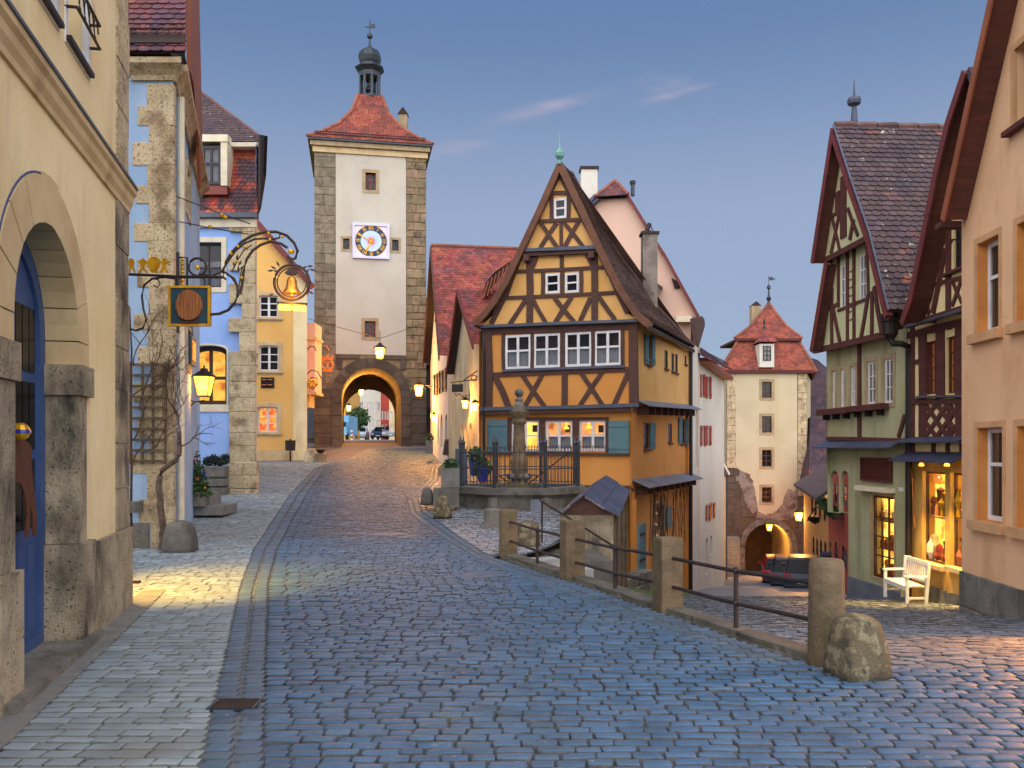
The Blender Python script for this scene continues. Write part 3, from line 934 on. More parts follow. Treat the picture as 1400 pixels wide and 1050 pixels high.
def lay(parent, lx, rx, y0, y1, zf, m, name, row=0.105, lw=(0.13, 0.22), gap=0.016, th=0.028, singles=300, lod_y=15.0, clip=None, wave=0.02, tilt=0.0, seed=3, flat=False, growth=0.0, sink=0.006):
    """courses of stones across a strip of ground; the nearest ones in view are objects, the rest one mesh"""
    r = random.Random(seed)
    va = [sett_mesh(m, True, 100 + i, name) for i in range(8)]
    vb = [sett_mesh(m, False, 200 + i, name) for i in range(4)]
    if flat:
        for me, tv, tf in va:
            for v in me.vertices:
                pass
    out = []
    y = y0
    while y < y1:
        rw = row * r.uniform(0.9, 1.12)
        x, xe = lx(y), rx(y)
        x += r.uniform(-0.6, 0) * lw[0] * 0
        ph = r.uniform(0, 6)
        while x < xe - 0.03:
            w = min(r.uniform(*lw), xe - x)
            if xe - x - w < lw[0] * 0.4: w = xe - x
            cx = x + w / 2
            cy = y + rw / 2 + wave * math.sin(cx * 1.3 + ph * 0.08) + tilt * cx
            if clip is None or clip(cx, cy):
                z = zf(cy)
                sl = (zf(cy + 0.05) - zf(cy - 0.05)) / 0.1
                out.append((cx, cy, z, w - gap, rw - gap * 1.5, sl, r.uniform(-0.035, 0.035), r.uniform(-1, 1) * sink, r.uniform(-0.04, 0.04), r.uniform(-0.05, 0.05)))
            x += w
        y += rw
    def in_view(s):
        if s[1] < 3: return False
        px, py = CX + s[0] / s[1] * F, HY - (s[2] - EYE) / s[1] * F
        return -10 < px < 1410 and py < 1056
    order = sorted(range(len(out)), key=lambda i: (0 if in_view(out[i]) else 1, out[i][1]))
    one = set(order[:singles])
    def M(s):
        cx, cy, z, w, d, sl, rz, dz, ta, tb = s
        B = Matrix.Rotation(rz, 4, 'Z') @ Matrix.Rotation(math.atan(sl) + ta, 4, 'X') @ Matrix.Rotation(tb * 0.5, 4, 'Y') @ Matrix.Diagonal((w, d, th, 1))
        return Matrix.Translation((cx, cy, z + dz)) @ B
    far_v, far_f, far_m = [], [], []
    k = 0
    for i, s in enumerate(out):
        if i in one:
            piece(name, va[r.randrange(8)][0], parent, M(s))
        else:
            me, tv, tf = (va if s[1] < lod_y else vb)[r.randrange(4)]
            A = np.array([list(q) for q in M(s)])
            far_v.append(tv @ A[:3, :3].T + A[:3, 3] - np.array(org(parent)))
            far_f += [tuple(a + k for a in f) for f in tf]
            far_m += [1 if j < (8 if len(tv) > 8 else 4) else 0 for j in range(len(tf))]  # same shade-dark sides for the joined stones
            k += len(tv)
    if far_v:
        me = bpy.data.meshes.new(name + '_field')
        me.from_pydata(np.concatenate(far_v).tolist(), [], far_f)
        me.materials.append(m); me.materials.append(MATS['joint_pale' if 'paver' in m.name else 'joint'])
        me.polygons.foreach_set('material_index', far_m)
        me.shade_smooth()
        me.set_sharp_from_angle(angle=rad(55))
        link({'cobblestone': 'cobble_field', 'paving_stone': 'paver_field', 'gutter_stone': 'gutter_field'}.get(name, name + '_field'), me, parent, 'stuff')

YS = [2.0, 3, 4, 5, 6, 7, 8, 9, 10, 11, 12, 12.8, 14, 15, 16, 17, 18, 19, 20, 22, 24, 26, 28, 30, 32, 34, 36, 38, 40, 42, 44, 46, 48, 50, 52, 54]
lane_edge = lambda y: 2.45 + (6.48 - y) * (-0.3926) * -1 * -1 if False else 2.423 - (y - 6.48) * 0.3929   # line of the rail posts
road_r = lambda y: (band_l(y) if y >= 6.2 else 6.5)
FLAT = [2.0, 3, 4, 5, 5.4, 5.8, 6.19, 6.2, 7, 8, 9, 10, 11, 12, 12.8] + YS[12:]
road = sheet('road', lambda y: gut_r(y), road_r, FLAT, z_road, MATS['joint'], 0.010)
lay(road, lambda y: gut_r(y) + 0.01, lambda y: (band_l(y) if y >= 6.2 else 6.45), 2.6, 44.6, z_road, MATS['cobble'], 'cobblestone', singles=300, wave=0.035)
# two manhole-like darker patches are left to the stones; pavement on the left
def wall_line(y): return -4.025 - 0.2348 * (y - 8.8)
def pave_l(y):
    if y < 9.2: return wall_line(y) + 0.24
    if y < 13.6: return -6.6
    if y < 20.2: return -5.54 - 0.30 * (y - 13.75) - 0.1
    return -11.5
side = sheet('pavement', lambda y: min(pave_l(y), gut_l(y) - 0.1) - 0.05, lambda y: gut_l(y) + 0.005, [2.0, 3, 4, 5, 6, 7, 8, 9, 9.19, 9.21, 10, 11, 12, 13, 13.59, 13.61, 15, 16, 18, 20, 20.19, 20.21, 22, 24, 26, 28, 30, 34, 38, 42, 45], z_road, MATS['joint'], 0.022)
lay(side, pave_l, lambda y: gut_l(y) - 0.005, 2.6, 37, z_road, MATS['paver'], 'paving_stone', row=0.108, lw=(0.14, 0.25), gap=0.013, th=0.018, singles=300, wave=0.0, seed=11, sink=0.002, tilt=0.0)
gut = sheet('gutter', lambda y: gut_l(y), lambda y: gut_r(y) + 0.004, YS[:-7], z_road, MATS['joint_light'], 0.009)
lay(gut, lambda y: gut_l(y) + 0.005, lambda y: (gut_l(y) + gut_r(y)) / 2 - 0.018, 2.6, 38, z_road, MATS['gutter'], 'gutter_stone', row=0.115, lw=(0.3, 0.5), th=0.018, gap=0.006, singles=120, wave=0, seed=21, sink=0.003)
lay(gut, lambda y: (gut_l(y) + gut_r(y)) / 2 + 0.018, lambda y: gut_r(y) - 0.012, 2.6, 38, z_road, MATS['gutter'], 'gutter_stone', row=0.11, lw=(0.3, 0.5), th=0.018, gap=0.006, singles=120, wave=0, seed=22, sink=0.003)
edge_band = sheet('gutter_band', lambda y: band_l(y) - 0.003, lambda y: band_r(y) + 0.02, [y for y in np.arange(6.2, 40, 0.6)], z_road, MATS['joint_light'], 0.008)
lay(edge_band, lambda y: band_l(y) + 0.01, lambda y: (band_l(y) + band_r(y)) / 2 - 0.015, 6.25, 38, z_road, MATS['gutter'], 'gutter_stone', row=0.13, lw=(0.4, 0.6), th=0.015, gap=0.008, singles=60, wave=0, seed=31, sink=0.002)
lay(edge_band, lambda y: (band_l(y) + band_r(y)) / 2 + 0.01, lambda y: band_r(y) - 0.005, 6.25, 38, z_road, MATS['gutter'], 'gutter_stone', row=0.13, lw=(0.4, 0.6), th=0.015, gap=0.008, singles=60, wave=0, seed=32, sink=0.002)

# the small terrace between the road and the fountain
def ter_r(y):
    if y < 12.8: return band_r(y) + 0.02
    return min(-0.06 + (y - 12.8) * 0.42 + 0.25, 1.1 + (y - 15.6) * 0.26) if y < 25 else 3.4
terrace = sheet('terrace', lambda y: band_r(y), ter_r, [12.7, 13.2, 14, 15, 15.6, 16, 17, 18, 19, 20, 21, 22, 23, 24, 24.9, 25.1, 27, 30, 34, 40], z_road, MATS['joint'], 0.006)
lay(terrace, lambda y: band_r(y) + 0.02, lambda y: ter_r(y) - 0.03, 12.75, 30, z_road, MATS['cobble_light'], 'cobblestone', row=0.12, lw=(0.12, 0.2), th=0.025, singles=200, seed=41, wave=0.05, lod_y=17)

# the lane running down to the lower tower
lane_l = lambda y: (lane_edge(y) + 0.10 if y < 12.8 else min(0.3 + (y - 12.8) * 0.22, 2.9 + (y - 25) * 0.40 if y > 25 else 9e9))
LY = [5.7, 6.19, 6.5, 7, 8, 9, 10, 11, 12, 13, 14, 15, 16, 18, 20, 22, 24, 25, 26, 28, 30, 33, 36, 40, 45, 50, 55, 60, 66, 75, 90]
lane = sheet('lane', lambda y: (6.4 if y < 6.2 else lane_l(y)), lambda y: 11 + max(0, (y - 20)) * 0.6, LY, z_lane, MATS['joint'], 0.012, nx=1)
sheet('lower_lane', lambda y: lane_l(y) - 0.5, lambda y: 11 + max(0, (y - 20)) * 0.6, [23.9, 24, 25, 26, 28, 30, 33, 36, 40, 45, 50, 55, 60, 66], z_lane, MATS['cobble_lane'], 0.004)
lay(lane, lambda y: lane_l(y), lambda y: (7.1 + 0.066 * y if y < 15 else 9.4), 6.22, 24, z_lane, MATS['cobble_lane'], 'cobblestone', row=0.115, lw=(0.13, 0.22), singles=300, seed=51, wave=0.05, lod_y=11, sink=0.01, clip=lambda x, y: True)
# retaining wall between the road and the lane, under the railing
b = MB()
for i in range(12):
    y0, y1 = 6.3 + i * 0.545, 6.3 + (i + 1) * 0.545
    x0, x1 = lane_edge(y0), lane_edge(y1)
    b.hexa([V((x0 - 0.1, y0, -2.2)), V((x0 + 0.1, y0, -2.2)), V((x1 + 0.1, y1, -2.2)), V((x1 - 0.1, y1, -2.2))], [V((x0 - 0.1, y0, -0.02)), V((x0 + 0.1, y0, -0.02)), V((x1 + 0.1, y1, -0.02)), V((x1 - 0.1, y1, -0.02))])
b.build('retaining_wall', MATS['grey_stone'], kind='structure')
# kerb stones along the foot of the railing
ks = bpy.data.objects.new('kerb', None); COL.objects.link(ks); ks['kind'] = 'structure'
km = [lumps(300 + i, bev=0.10, m=MATS['kerb'], name='kerb_stone') for i in range(3)]
d = (PZ[3] - PZ[0]); L = d.length; d.normalize()
q = -0.1
while q < L + 0.1:
    w = R.uniform(0.55, 0.95)
    c = PZ[0] + d * (q + w / 2)
    piece('kerb_stone', R.choice(km), ks, Matrix.Translation((c.x + 0.03, c.y + 0.03, 0.0)) @ Matrix.Rotation(math.atan2(d.y, d.x), 4, 'Z') @ Matrix.Diagonal((w - 0.012, 0.22, 0.075, 1)))
    q += w
# flagged border along the foot of the cream house
bs = bpy.data.objects.new('pavement_border', None); COL.objects.link(bs); bs['kind'] = 'structure'
bm_ = lumps(310, bev=0.06, m=MATS['planter_grey'], name='border_stone')
y = 2.6
while y < 9.1:
    w = R.uniform(0.7, 1.1)
    c = V((wall_line(y + w / 2) + 0.12, y + w / 2, 0.0))
    piece('border_stone', bm_, bs, Matrix.Translation(c) @ Matrix.Rotation(math.atan2(0.9735, -0.2286), 4, 'Z') @ Matrix.Diagonal((w - 0.01, 0.26, 0.03, 1)))
    y += w * 0.9735
# drain grate in the gutter
p = ground(323, 965)
dr = thing('drain_grate', 'dark iron drain grate set into the gutter beside the pavement', 'drain', p)
W_ = gut_r(p.y) - gut_l(p.y)
MB().wbox(p + V((0, 0, 0.004)), (W_, 0.22, 0.012)).build('grate_bed', MATS['black_sign'], dr)
for i in range(9):
    MB().wbox(p + V((0, -0.085 + i * 0.021, 0.016)), (W_ * 0.74, 0.010, 0.014)).build('bar', MATS['iron_rust'], dr)
for s in (-1, 1):
    MB().wbox(p + V((s * W_ * 0.42, 0, 0.015)), (W_ * 0.05, 0.20, 0.016)).build('rim', MATS['iron_grey'], dr)
# iron covers let into the road
for px_, py_, rx_ in ((413, 764, 0.3), (660, 786, 0.3), (526, 730, 0.34)):
    p = ground(px_, py_)
    cv = thing('manhole_cover', {413: 'worn round iron cover by the gutter, rust at its rim', 660: 'round iron cover in the cobbles near the first rail post', 526: 'furthest round iron cover in the middle of the road'}[px_], 'manhole cover', p)
    MB().lathe(p, [(rx_, -0.02), (rx_, 0.004), (rx_ * 0.9, 0.006)], 20).build('rim', MATS['gutter'], cv)
    MB().lathe(p, [(rx_ * 0.86, -0.02), (rx_ * 0.86, 0.008), (rx_ * 0.5, 0.010)], 20).build('lid', MATS['cobble'], cv)
# ------------------------------------------------------------------ more helpers
def shell(root, pts, z0, z1, m, name='side_wall', close=False, lid=None):
    """plain walls round the sides of a building that the street does not see"""
    b = MB()
    n = len(pts)
    for i in range(n if close else n - 1):
        a, c = pts[i], pts[(i + 1) % n]
        b.quad(V((a[0], a[1], z0)), V((c[0], c[1], z0)), V((c[0], c[1], z1)), V((a[0], a[1], z1)))
    if lid is not None:
        b.add([V((p[0], p[1], lid)) for p in pts], [tuple(range(n))])
    return b.build(name, MATS[m], root)

def iron(f, root, pix, wpx, m='iron', name='scroll', o=0.0, n=6, close=False):
    """wrought bar along pixels projected on a face"""
    k = F / f.Y(sum(p[0] for p in pix) / len(pix))
    return MB().tube([f.P(*f.uz(*p), o) for p in pix], wpx / k / 2, n, close).build(name, MATS[m], root, smooth=True)

def goods(f, root, r, rows, n, depth, seed, name='shop_goods', mats=('red_shutter', 'barrel_wood', 'cream_paint', 'gilt', 'cream_paint', 'rust_board')):
    """little wares on shelves behind a lit window"""
    g = random.Random(seed)
    u0, u1, z0, z1 = r
    lamp_light(f.P((u0 + u1) / 2, z1 - 0.12, -depth + 0.09), 7, 0.03, (1.0, 0.66, 0.2), 'window_light', root)
    for i in range(rows):
        z = z0 + (z1 - z0) * i / rows + 0.05
        if i: MB().box(f, u0 + 0.04, u1 - 0.04, z - 0.025, z, -depth - 0.1, -depth + 0.03).build('shop_shelf', MATS['barrel_wood'], root)
        for j in range(n):
            k = g.uniform(0.6, 1.15) * (z1 - z0) / rows * 0.2
            u = u0 + (u1 - u0) * (j + 0.5 + g.uniform(-0.2, 0.2)) / n
            a, b, c = g.uniform(0.5, 1), g.uniform(0.3, 0.9), g.uniform(0.2, 0.7)
            MB().lathe(f.P(u, z, -depth), [(k * 0.6, 0), (k * a, k * 0.8), (k * b, k * 1.6), (k * c, k * 2.1), (k * 0.45, k * 2.7), (0.005, k * 3)], 8).build(name, MATS[g.choice(mats)], root)

def ring_px(cx, cy, r, n=20, a0=0, a1=360, ry=None):
    return [(cx + r * math.cos(rad(a0 + (a1 - a0) * i / n)), cy - (ry or r) * math.sin(rad(a0 + (a1 - a0) * i / n))) for i in range(n + (0 if a1 - a0 >= 360 else 1))]

def plate(f, root, pix, o0, o1, m, name):
    return MB().prism(f, [f.uz(*p) for p in pix], o0, o1).build(name, MATS[m], root)

def leafy(root, c, r, n, size, m, name='foliage', sz=1.0, seed=1, cone=False):
    """many small leaf faces spread through a volume, uneven at its edge"""
    rr = random.Random(seed)
    b = MB()
    for i in range(n):
        while True:
            p = V((rr.uniform(-1, 1), rr.uniform(-1, 1), rr.uniform(-1, 1)))
            if cone:
                if math.hypot(p.x, p.y) < (1 - p.z) / 2 * 0.95 + 0.08: break
            elif p.length < rr.uniform(0.7, 1.0): break
        q = V(c) + V((p.x * r, p.y * r, p.z * r * sz))
        d = V((rr.uniform(-1, 1), rr.uniform(-1, 1), rr.uniform(-0.4, 1))).normalized()
        e = d.orthogonal().normalized()
        s = size * rr.uniform(0.6, 1.3)
        w = d.cross(e) * s * 0.35
        b.add([q - e * s * 0.5, q + w, q + e * s * 0.5, q - w], [(0, 1, 2, 3)])
    return b.build(name, MATS[m], root)

def lantern(name, label, p, s, group=None, energy=0, glowm='lamp_glow', hang=0.0, cat='lantern', lit_below=True, radius=0.06):
    """a four-sided street lantern: tapered glazed body, frame bars, roof and finial; p = middle of the glass, s = glass height"""
    p = V(p)
    t = thing(name, label, cat, p - V((0, 0, s * 0.7)), group)
    hw0, hw1 = s * 0.26, s * 0.42
    gl = MB().hexa([p + V((a * hw0, b * hw0, -s / 2)) for a, b in ((-1, -1), (1, -1), (1, 1), (-1, 1))], [p + V((a * hw1, b * hw1, s / 2)) for a, b in ((-1, -1), (1, -1), (1, 1), (-1, 1))])
    gl.build('lamp_glass', MATS[glowm], t)
    for a, b in ((-1, -1), (1, -1), (1, 1), (-1, 1)):
        MB().tube([p + V((a * hw0 * 1.04, b * hw0 * 1.04, -s / 2)), p + V((a * hw1 * 1.04, b * hw1 * 1.04, s / 2))], s * 0.03, 5).build('bar', MATS['iron'], t)
    MB().wbox(p - V((0, 0, s * 0.54)), (hw0 * 2.3, hw0 * 2.3, s * 0.08)).build('base', MATS['iron'], t)
    MB().lathe(p + V((0, 0, s * 0.5)), [(hw1 * 1.62, 0), (hw1 * 1.5, s * 0.06), (hw1 * 0.7, s * 0.3), (hw1 * 0.5, s * 0.34), (hw1 * 0.45, s * 0.46), (hw1 * 0.1, s * 0.5), (hw1 * 0.12, s * 0.6), (0.002, s * 0.66)], 8, rz=rad(22.5)).build('lamp_cap', MATS['iron'], t)
    if hang:
        MB().tube([p + V((0, 0, s * 1.1)), p + V((0, 0, s * 1.1 + hang))], s * 0.03, 5).build('hanger', MATS['iron'], t)
    if energy:
        lamp_light(p + V((0, -hw1 - 0.10, -s * 0.1)), energy, radius, parent=t)
    return t

# ------------------------------------------------------------------ cream house with the arched gate (left foreground)
fL = Face((-2.546, 2.5), (-4.025, 8.8))
cream = thing('cream_house', 'cream house in the left foreground with a stone archway and blue gate', 'house', (-4.0, 6.0, 0))
wL = Wall(fL, cream, [(0, -0.3), (fL.len, -0.3), (fL.len, 9.6), (0, 9.6)], MATS['cream'], thick=0.36)
uc, u1 = fL.U(66), fL.U(105)
hw = u1 - uc
zt = fL.uz(66, 308)[1]
zsp = zt - hw
op = arc_rect(uc - hw, u1, 0.02, zt, hw, 16)
wL.hole(arc_rect(uc - hw - 0.16, u1 + 0.16, -0.1, zt + 0.16, hw + 0.16, 16))
# two upper windows with small iron guards
for x0, x1, yb, lab in ((91, 119, 97, None), (48, 76, 27, None)):
    u0_, u1_ = fL.U(x0), fL.U(x1)
    zb = fL.uz(x1, yb)[1]
    w = window(wL, (u0_, u1_, zb, zb + 1.7), 'white_paint', nx=2, ny=3, fw=0.07, depth=0.16, back='dark', single=True, surround=('white_paint', 0.06, 0.012), sill=('iron', 0.04, 0.05, 0.05))
    for zz in (0.22, 0.42):
        MB().tube([fL.P(u0_ - 0.05, zb + zz, 0.0), fL.P(u0_ - 0.05, zb + zz, 0.09), fL.P(u1_ + 0.05, zb + zz, 0.09), fL.P(u1_ + 0.05, zb + zz, 0.0)], 0.014, 6).build('guard_rail', MATS['iron'], w)
    for k in range(4):
        uu = u0_ + (u1_ - u0_) * (k + 0.5) / 4
        MB().tube([fL.P(uu + 0.07 * math.cos(a), zb + 0.32 + 0.09 * math.sin(a), 0.09) for a in [i * 0.5 for i in range(11)]], 0.007, 5).build('guard_scroll', MATS['iron'], w)
wL.build()
# archway: voussoirs, jamb stones, imposts
rw = 0.33
arm = MATS['trim_stone']
N = 9
for i in range(N):
    a0, a1 = math.pi * i / N + 0.008, math.pi * (i + 1) / N - 0.008
    key = i == N // 2
    ro = hw + rw + (0.025 if key else 0)
    pts = [(uc + hw * math.cos(a), zsp + hw * math.sin(a)) for a in (a0, (a0 + a1) / 2, a1)] + [(uc + ro * math.cos(a), zsp + ro * math.sin(a)) for a in (a1, (a0 + a1) / 2, a0)]
    MB().prism(fL, pts, -0.30, 0.014 + (0.006 if key else 0)).build('arch_stone', arm, cream)
for s, ua, ub in ((1, u1, u1 + rw), (-1, uc - hw - rw, uc - hw)):
    MB().box(fL, ua - 0.03, ub + 0.02, 2.08, 2.33, -0.3, 0.05).build('impost', MATS['weathered_stone'], cream)
    MB().box(fL, ua, ub, 2.334, zsp - 0.004, -0.3, 0.013).build('jamb_stone', arm, cream)
    MB().box(fL, ua, ub - 0.1 if s > 0 else ub, 0.86, 2.076, -0.3, 0.02).build('jamb_stone', MATS['weathered_stone'], cream)
    MB().box(fL, (ua - 0.04) if s > 0 else (ua - 0.04), ub + 0.04, 0.0, 0.856, -0.3, 0.06).build('jamb_base', MATS['weathered_stone'], cream)
# painted blue line round the outer curve of the arch
pts = [(uc + (hw + rw + 0.012) * math.cos(a), zsp + (hw + rw + 0.012) * math.sin(a)) for a in [math.pi * (0.55 + 0.45 * i / 14) for i in range(15)]]
lb = MB()
for i in range(14):
    lb.beam(fL, pts[i], pts[i + 1], 0.014, -0.01, 0.006)
lb.build('painted_line', MATS['blue_door'], cream)
# blue gate inside the arch
gate = thing('arched_gate', 'blue wooden arched gate with barred glass set inside the stone archway', 'gate', fL.P(uc, 0, -0.27))
MB().prism(fL, arc_rect(uc - hw - 0.02, u1 + 0.02, 0.03, zt, hw + 0.02, 16), -0.34, -0.265).build('gate_leaf', MATS['blue_door'], gate)
fr = MB()
oo = arc_rect(uc - hw - 0.01, u1 + 0.01, 0.03, zt, hw + 0.01, 16)
ii = arc_rect(uc - hw + 0.13, u1 - 0.13, 0.16, zt - 0.14, hw - 0.13, 16)
for i in range(len(oo)):
    j = (i + 1) % len(oo)
    fr.hexa([fL.P(*oo[i], -0.265), fL.P(*oo[j], -0.265), fL.P(*ii[j], -0.265), fL.P(*ii[i], -0.265)], [fL.P(*oo[i], -0.235), fL.P(*oo[j], -0.235), fL.P(*ii[j], -0.235), fL.P(*ii[i], -0.235)])
fr.build('gate_frame', MATS['blue_door'], gate)
for s in (-1, 1):
    c = uc + s * hw * 0.46
    for zz in ((1.02, 1.56), (1.64, 2.16), (2.24, 2.74)):
        for k in (-1, 0, 1):
            MB().box(fL, c + k * 0.155 - 0.066, c + k * 0.155 + 0.066, zz[0], zz[1], -0.264, -0.257).build('pane', MATS['dim'] if False else MATS['car_glass'], gate)
    for k in (-1, 1):
        MB().box(fL, c + k * 0.12 - 0.09, c + k * 0.12 + 0.09, 0.24, 0.9, -0.265, -0.25).build('gate_panel', MATS['blue_door'], gate)
MB().box(fL, uc - 0.03, uc + 0.03, 0.1, 2.9, -0.265, -0.232).build('meeting_rail', MATS['blue_door'], gate)
MB().ball(fL.P(uc + 0.1, 1.12, -0.225), 0.025).build('door_knob', MATS['iron'], gate)
MB().box(fL, uc - hw - 0.34, u1 + 0.34, -0.1, 0.075, -0.5, 0.13).build('doorstep', MATS['grey_stone'], cream)
# brown sheet-metal animal standing in the archway
fa = fL.off(-0.12)
an = thing('animal_cutout', 'rust brown sheet metal animal cutout standing in the stone archway', 'decoration', fa.P(fa.U(30), 0.08))
P_ = [(13, 618), (20, 601), (28, 601), (37, 605), (41, 612), (41, 640), (44, 668), (49, 706), (48, 731), (44, 732), (43, 708), (39, 690), (39, 715), (38, 733), (33, 735), (35, 705), (32, 676), (26, 661), (18, 660), (17, 700), (18, 738), (13, 741), (9, 700), (5, 668), (-12, 664), (-14, 738), (-20, 740), (-24, 668), (-30, 640), (-40, 590), (-28, 575), (-12, 600), (0, 616)]
MB().prism(fa, [fa.uz(*p) for p in P_], 0, 0.012).build('body', MATS['corten'], an)
MB().ball(fa.P(fa.U(17), fa.uz(17, 590)[1], 0.05), 0.062, 12).build('bauble', MATS['gilt'], an)
MB().lathe(fa.P(fa.U(17), fa.uz(17, 590)[1], 0.05), [(0.064, -0.014), (0.0645, 0), (0.064, 0.014)], 12).build('bauble_band', MATS['blue_pot'], an)
# plinth, corner pilaster, cornice
pu = fL.U(121)
slab(fL, cream, (pu + 0.03, fL.len + 0.03, -0.2, 0.82), -0.02, 0.05, 'weathered_stone', 'plinth')
slab(fL, cream, (0, uc - hw - rw - 0.05, -0.2, 0.9), -0.02, 0.05, 'weathered_stone', 'plinth')
stones(fL, cream, fL.U(157.5), fL.len, 0.83, 4.1, 0.5, MATS['weathered_stone'], per=(1, 1), proud=0.022, thick=0.1, joint=0.006, bev=0.02)
stones(fL, cream, fL.U(158), fL.len, 4.42, 9.4, 0.55, MATS['quoin_stone'], per=(1, 1), proud=0.015, thick=0.1, joint=0.006, bev=0.02)
cb = MB()
prof_ = [(-0.02, 4.10), (0.025, 4.10), (0.028, 4.15), (0.055, 4.20), (0.062, 4.26), (0.09, 4.29), (0.09, 4.345), (-0.02, 4.345)]
cb.hexa([fL.P(0, z, o) for o, z in prof_], [fL.P(fL.len + 0.02, z, o) for o, z in prof_])
cb.build('cornice', MATS['trim_stone'], cream)
slab(fL, cream, (0, fL.len + 0.03, 4.346, 4.372), -0.02, 0.105, 'lead', 'cornice_flashing')
ret = fL.b - fL.n * 7
shell(cream, [(fL.b.x, fL.b.y), (ret.x, ret.y), (ret.x + 1.4, ret.y - 6.2)], -0.3, 9.6, 'cream')
MB().hexa([fL.P(-0.2, 9.6, 0.35), fL.P(fL.len + 0.3, 9.6, 0.35), fL.P(fL.len + 0.3, 9.6, -6), fL.P(-0.2, 9.6, -6)], [fL.P(-0.2, 9.75, 0.35), fL.P(fL.len + 0.3, 9.75, 0.35), fL.P(fL.len + 0.3, 13, -6), fL.P(-0.2, 13, -6)]).build('roof', MATS['tile_maroon'], cream)
dp = at(168, 188, 8.95)
MB().wbox((dp.x, 8.95, (dp.z + 9.5) / 2), (0.085, 0.085, 9.5 - dp.z)).build('rain_pipe', MATS['verge_red'], cream)
# lantern fixed to the hidden end wall of the cream house, lighting the pavement behind its corner
pl = V((-4.46, 9.22, 2.3))
ln = lantern('wall_lantern', 'lantern round the corner of the cream house, throwing a yellow pool on the pavement', pl, 0.30)
MB().tube([pl + V((0, -0.36, 0.3)), pl + V((0, 0, 0.32))], 0.012, 6).build('arm', MATS['iron'], ln)
sd = bpy.data.lights.new('lantern_or_added_light', 'SPOT'); sd.energy = 640; sd.color = (1.0, 0.56, 0.08); sd.spot_size = rad(84); sd.spot_blend = 0.9; sd.shadow_soft_size = 0.08
so = bpy.data.objects.new('lantern_or_added_light', sd); COL.objects.link(so); so.parent = ln; so.location = pl + V((0.05, 0.1, -0.2)) - ln.location
so.rotation_euler = V((-0.30, -0.36, 1)).to_track_quat('Z', 'Y').to_euler()
# small dark stand at the corner
st = thing('foot_scraper', 'small dark iron stand at the rear corner of the cream house', 'stand', at(178, 800, 9.6))
b0 = at(178, 798, 9.6)
MB().tube([b0 + V((-0.06, 0, 0.42)), b0 + V((-0.02, 0, 0.1)), b0], 0.022, 6).build('leg', MATS['iron'], st)
MB().wbox(b0 + V((0.03, 0, 0.02)), (0.16, 0.06, 0.03)).build('base', MATS['iron_rust'], st)

# ------------------------------------------------------------------ hanging barrel sign on the corner of the cream house
fS = Face((-4.16, 9.0), (-2.6, 9.02))
bs_ = thing('barrel_sign', 'teal square hanging sign with a wooden barrel and gold rim', 'hanging sign', fS.P(0, 2.0))
MB().box(fS, *fS.rect(233, 393, 286, 444), -0.02, 0.01).build('sign_board', MATS['teal_sign'], bs_)
r_ = fS.rect(231, 391, 288, 446)
g = MB(); e = 0.024
g.box(fS, r_[0], r_[0] + e, r_[2], r_[3], -0.03, 0.025); g.box(fS, r_[1] - e, r_[1], r_[2], r_[3], -0.03, 0.025)
g.box(fS, r_[0] + e, r_[1] - e, r_[2], r_[2] + e, -0.03, 0.025); g.box(fS, r_[0] + e, r_[1] - e, r_[3] - e, r_[3], -0.03, 0.025)
g.build('gold_rim', MATS['gilt'], bs_)
c_ = fS.uz(260, 418)
br = MB(); n = 20
for i in range(9):
    a, b2 = -1 + 2 * i / 9, -1 + 2 * (i + 1) / 9
    h0, h1 = math.sqrt(max(0, 1 - a * a * 0.96)), math.sqrt(max(0, 1 - b2 * b2 * 0.96))
    RX, RZ = 0.142, 0.162
    MB().prism(fS, [(c_[0] + a * RX, c_[1] - h0 * RZ), (c_[0] + b2 * RX - 0.002, c_[1] - h1 * RZ), (c_[0] + b2 * RX - 0.002, c_[1] + h1 * RZ), (c_[0] + a * RX, c_[1] + h0 * RZ)], 0.008, 0.03 + 0.03 * h0).build('stave', MATS['barrel_wood'], bs_)
MB().box(fS, c_[0] - 0.1, c_[0] + 0.1, c_[1] - 0.2, c_[1] - 0.165, 0.008, 0.03).build('barrel_rest', MATS['brown_frame'], bs_)
for x in (239, 279):
    iron(fS, bs_, [(x, 392), (x + 1, 386), (x, 378)], 2.5, name='hanging_link')
arm_ = iron(fS, bs_, [(171, 375), (200, 376), (240, 378), (300, 379)], 4, 'iron', 'arm')
iron(fS, bs_, [(172, 366), (172, 400), (171, 458)], 3, name='wall_bar')
iron(fS, bs_, [(206, 382), (215, 388), (212, 400), (198, 398)][:0] or [(240, 381), (225, 379), (208, 381), (197, 390), (194, 405), (196, 422), (200, 437), (196, 448), (186, 452), (176, 449), (171, 440), (174, 431)], 3, name='scroll')
iron(fS, bs_, [(208, 381), (216, 382), (219, 388), (215, 393), (210, 390)], 2.2, name='scroll')
iron(fS, bs_, [(288, 430), (300, 429), (312, 424), (321, 414), (325, 404), (325, 392), (320, 381), (310, 374)], 4, 'iron_rust', 'scroll')
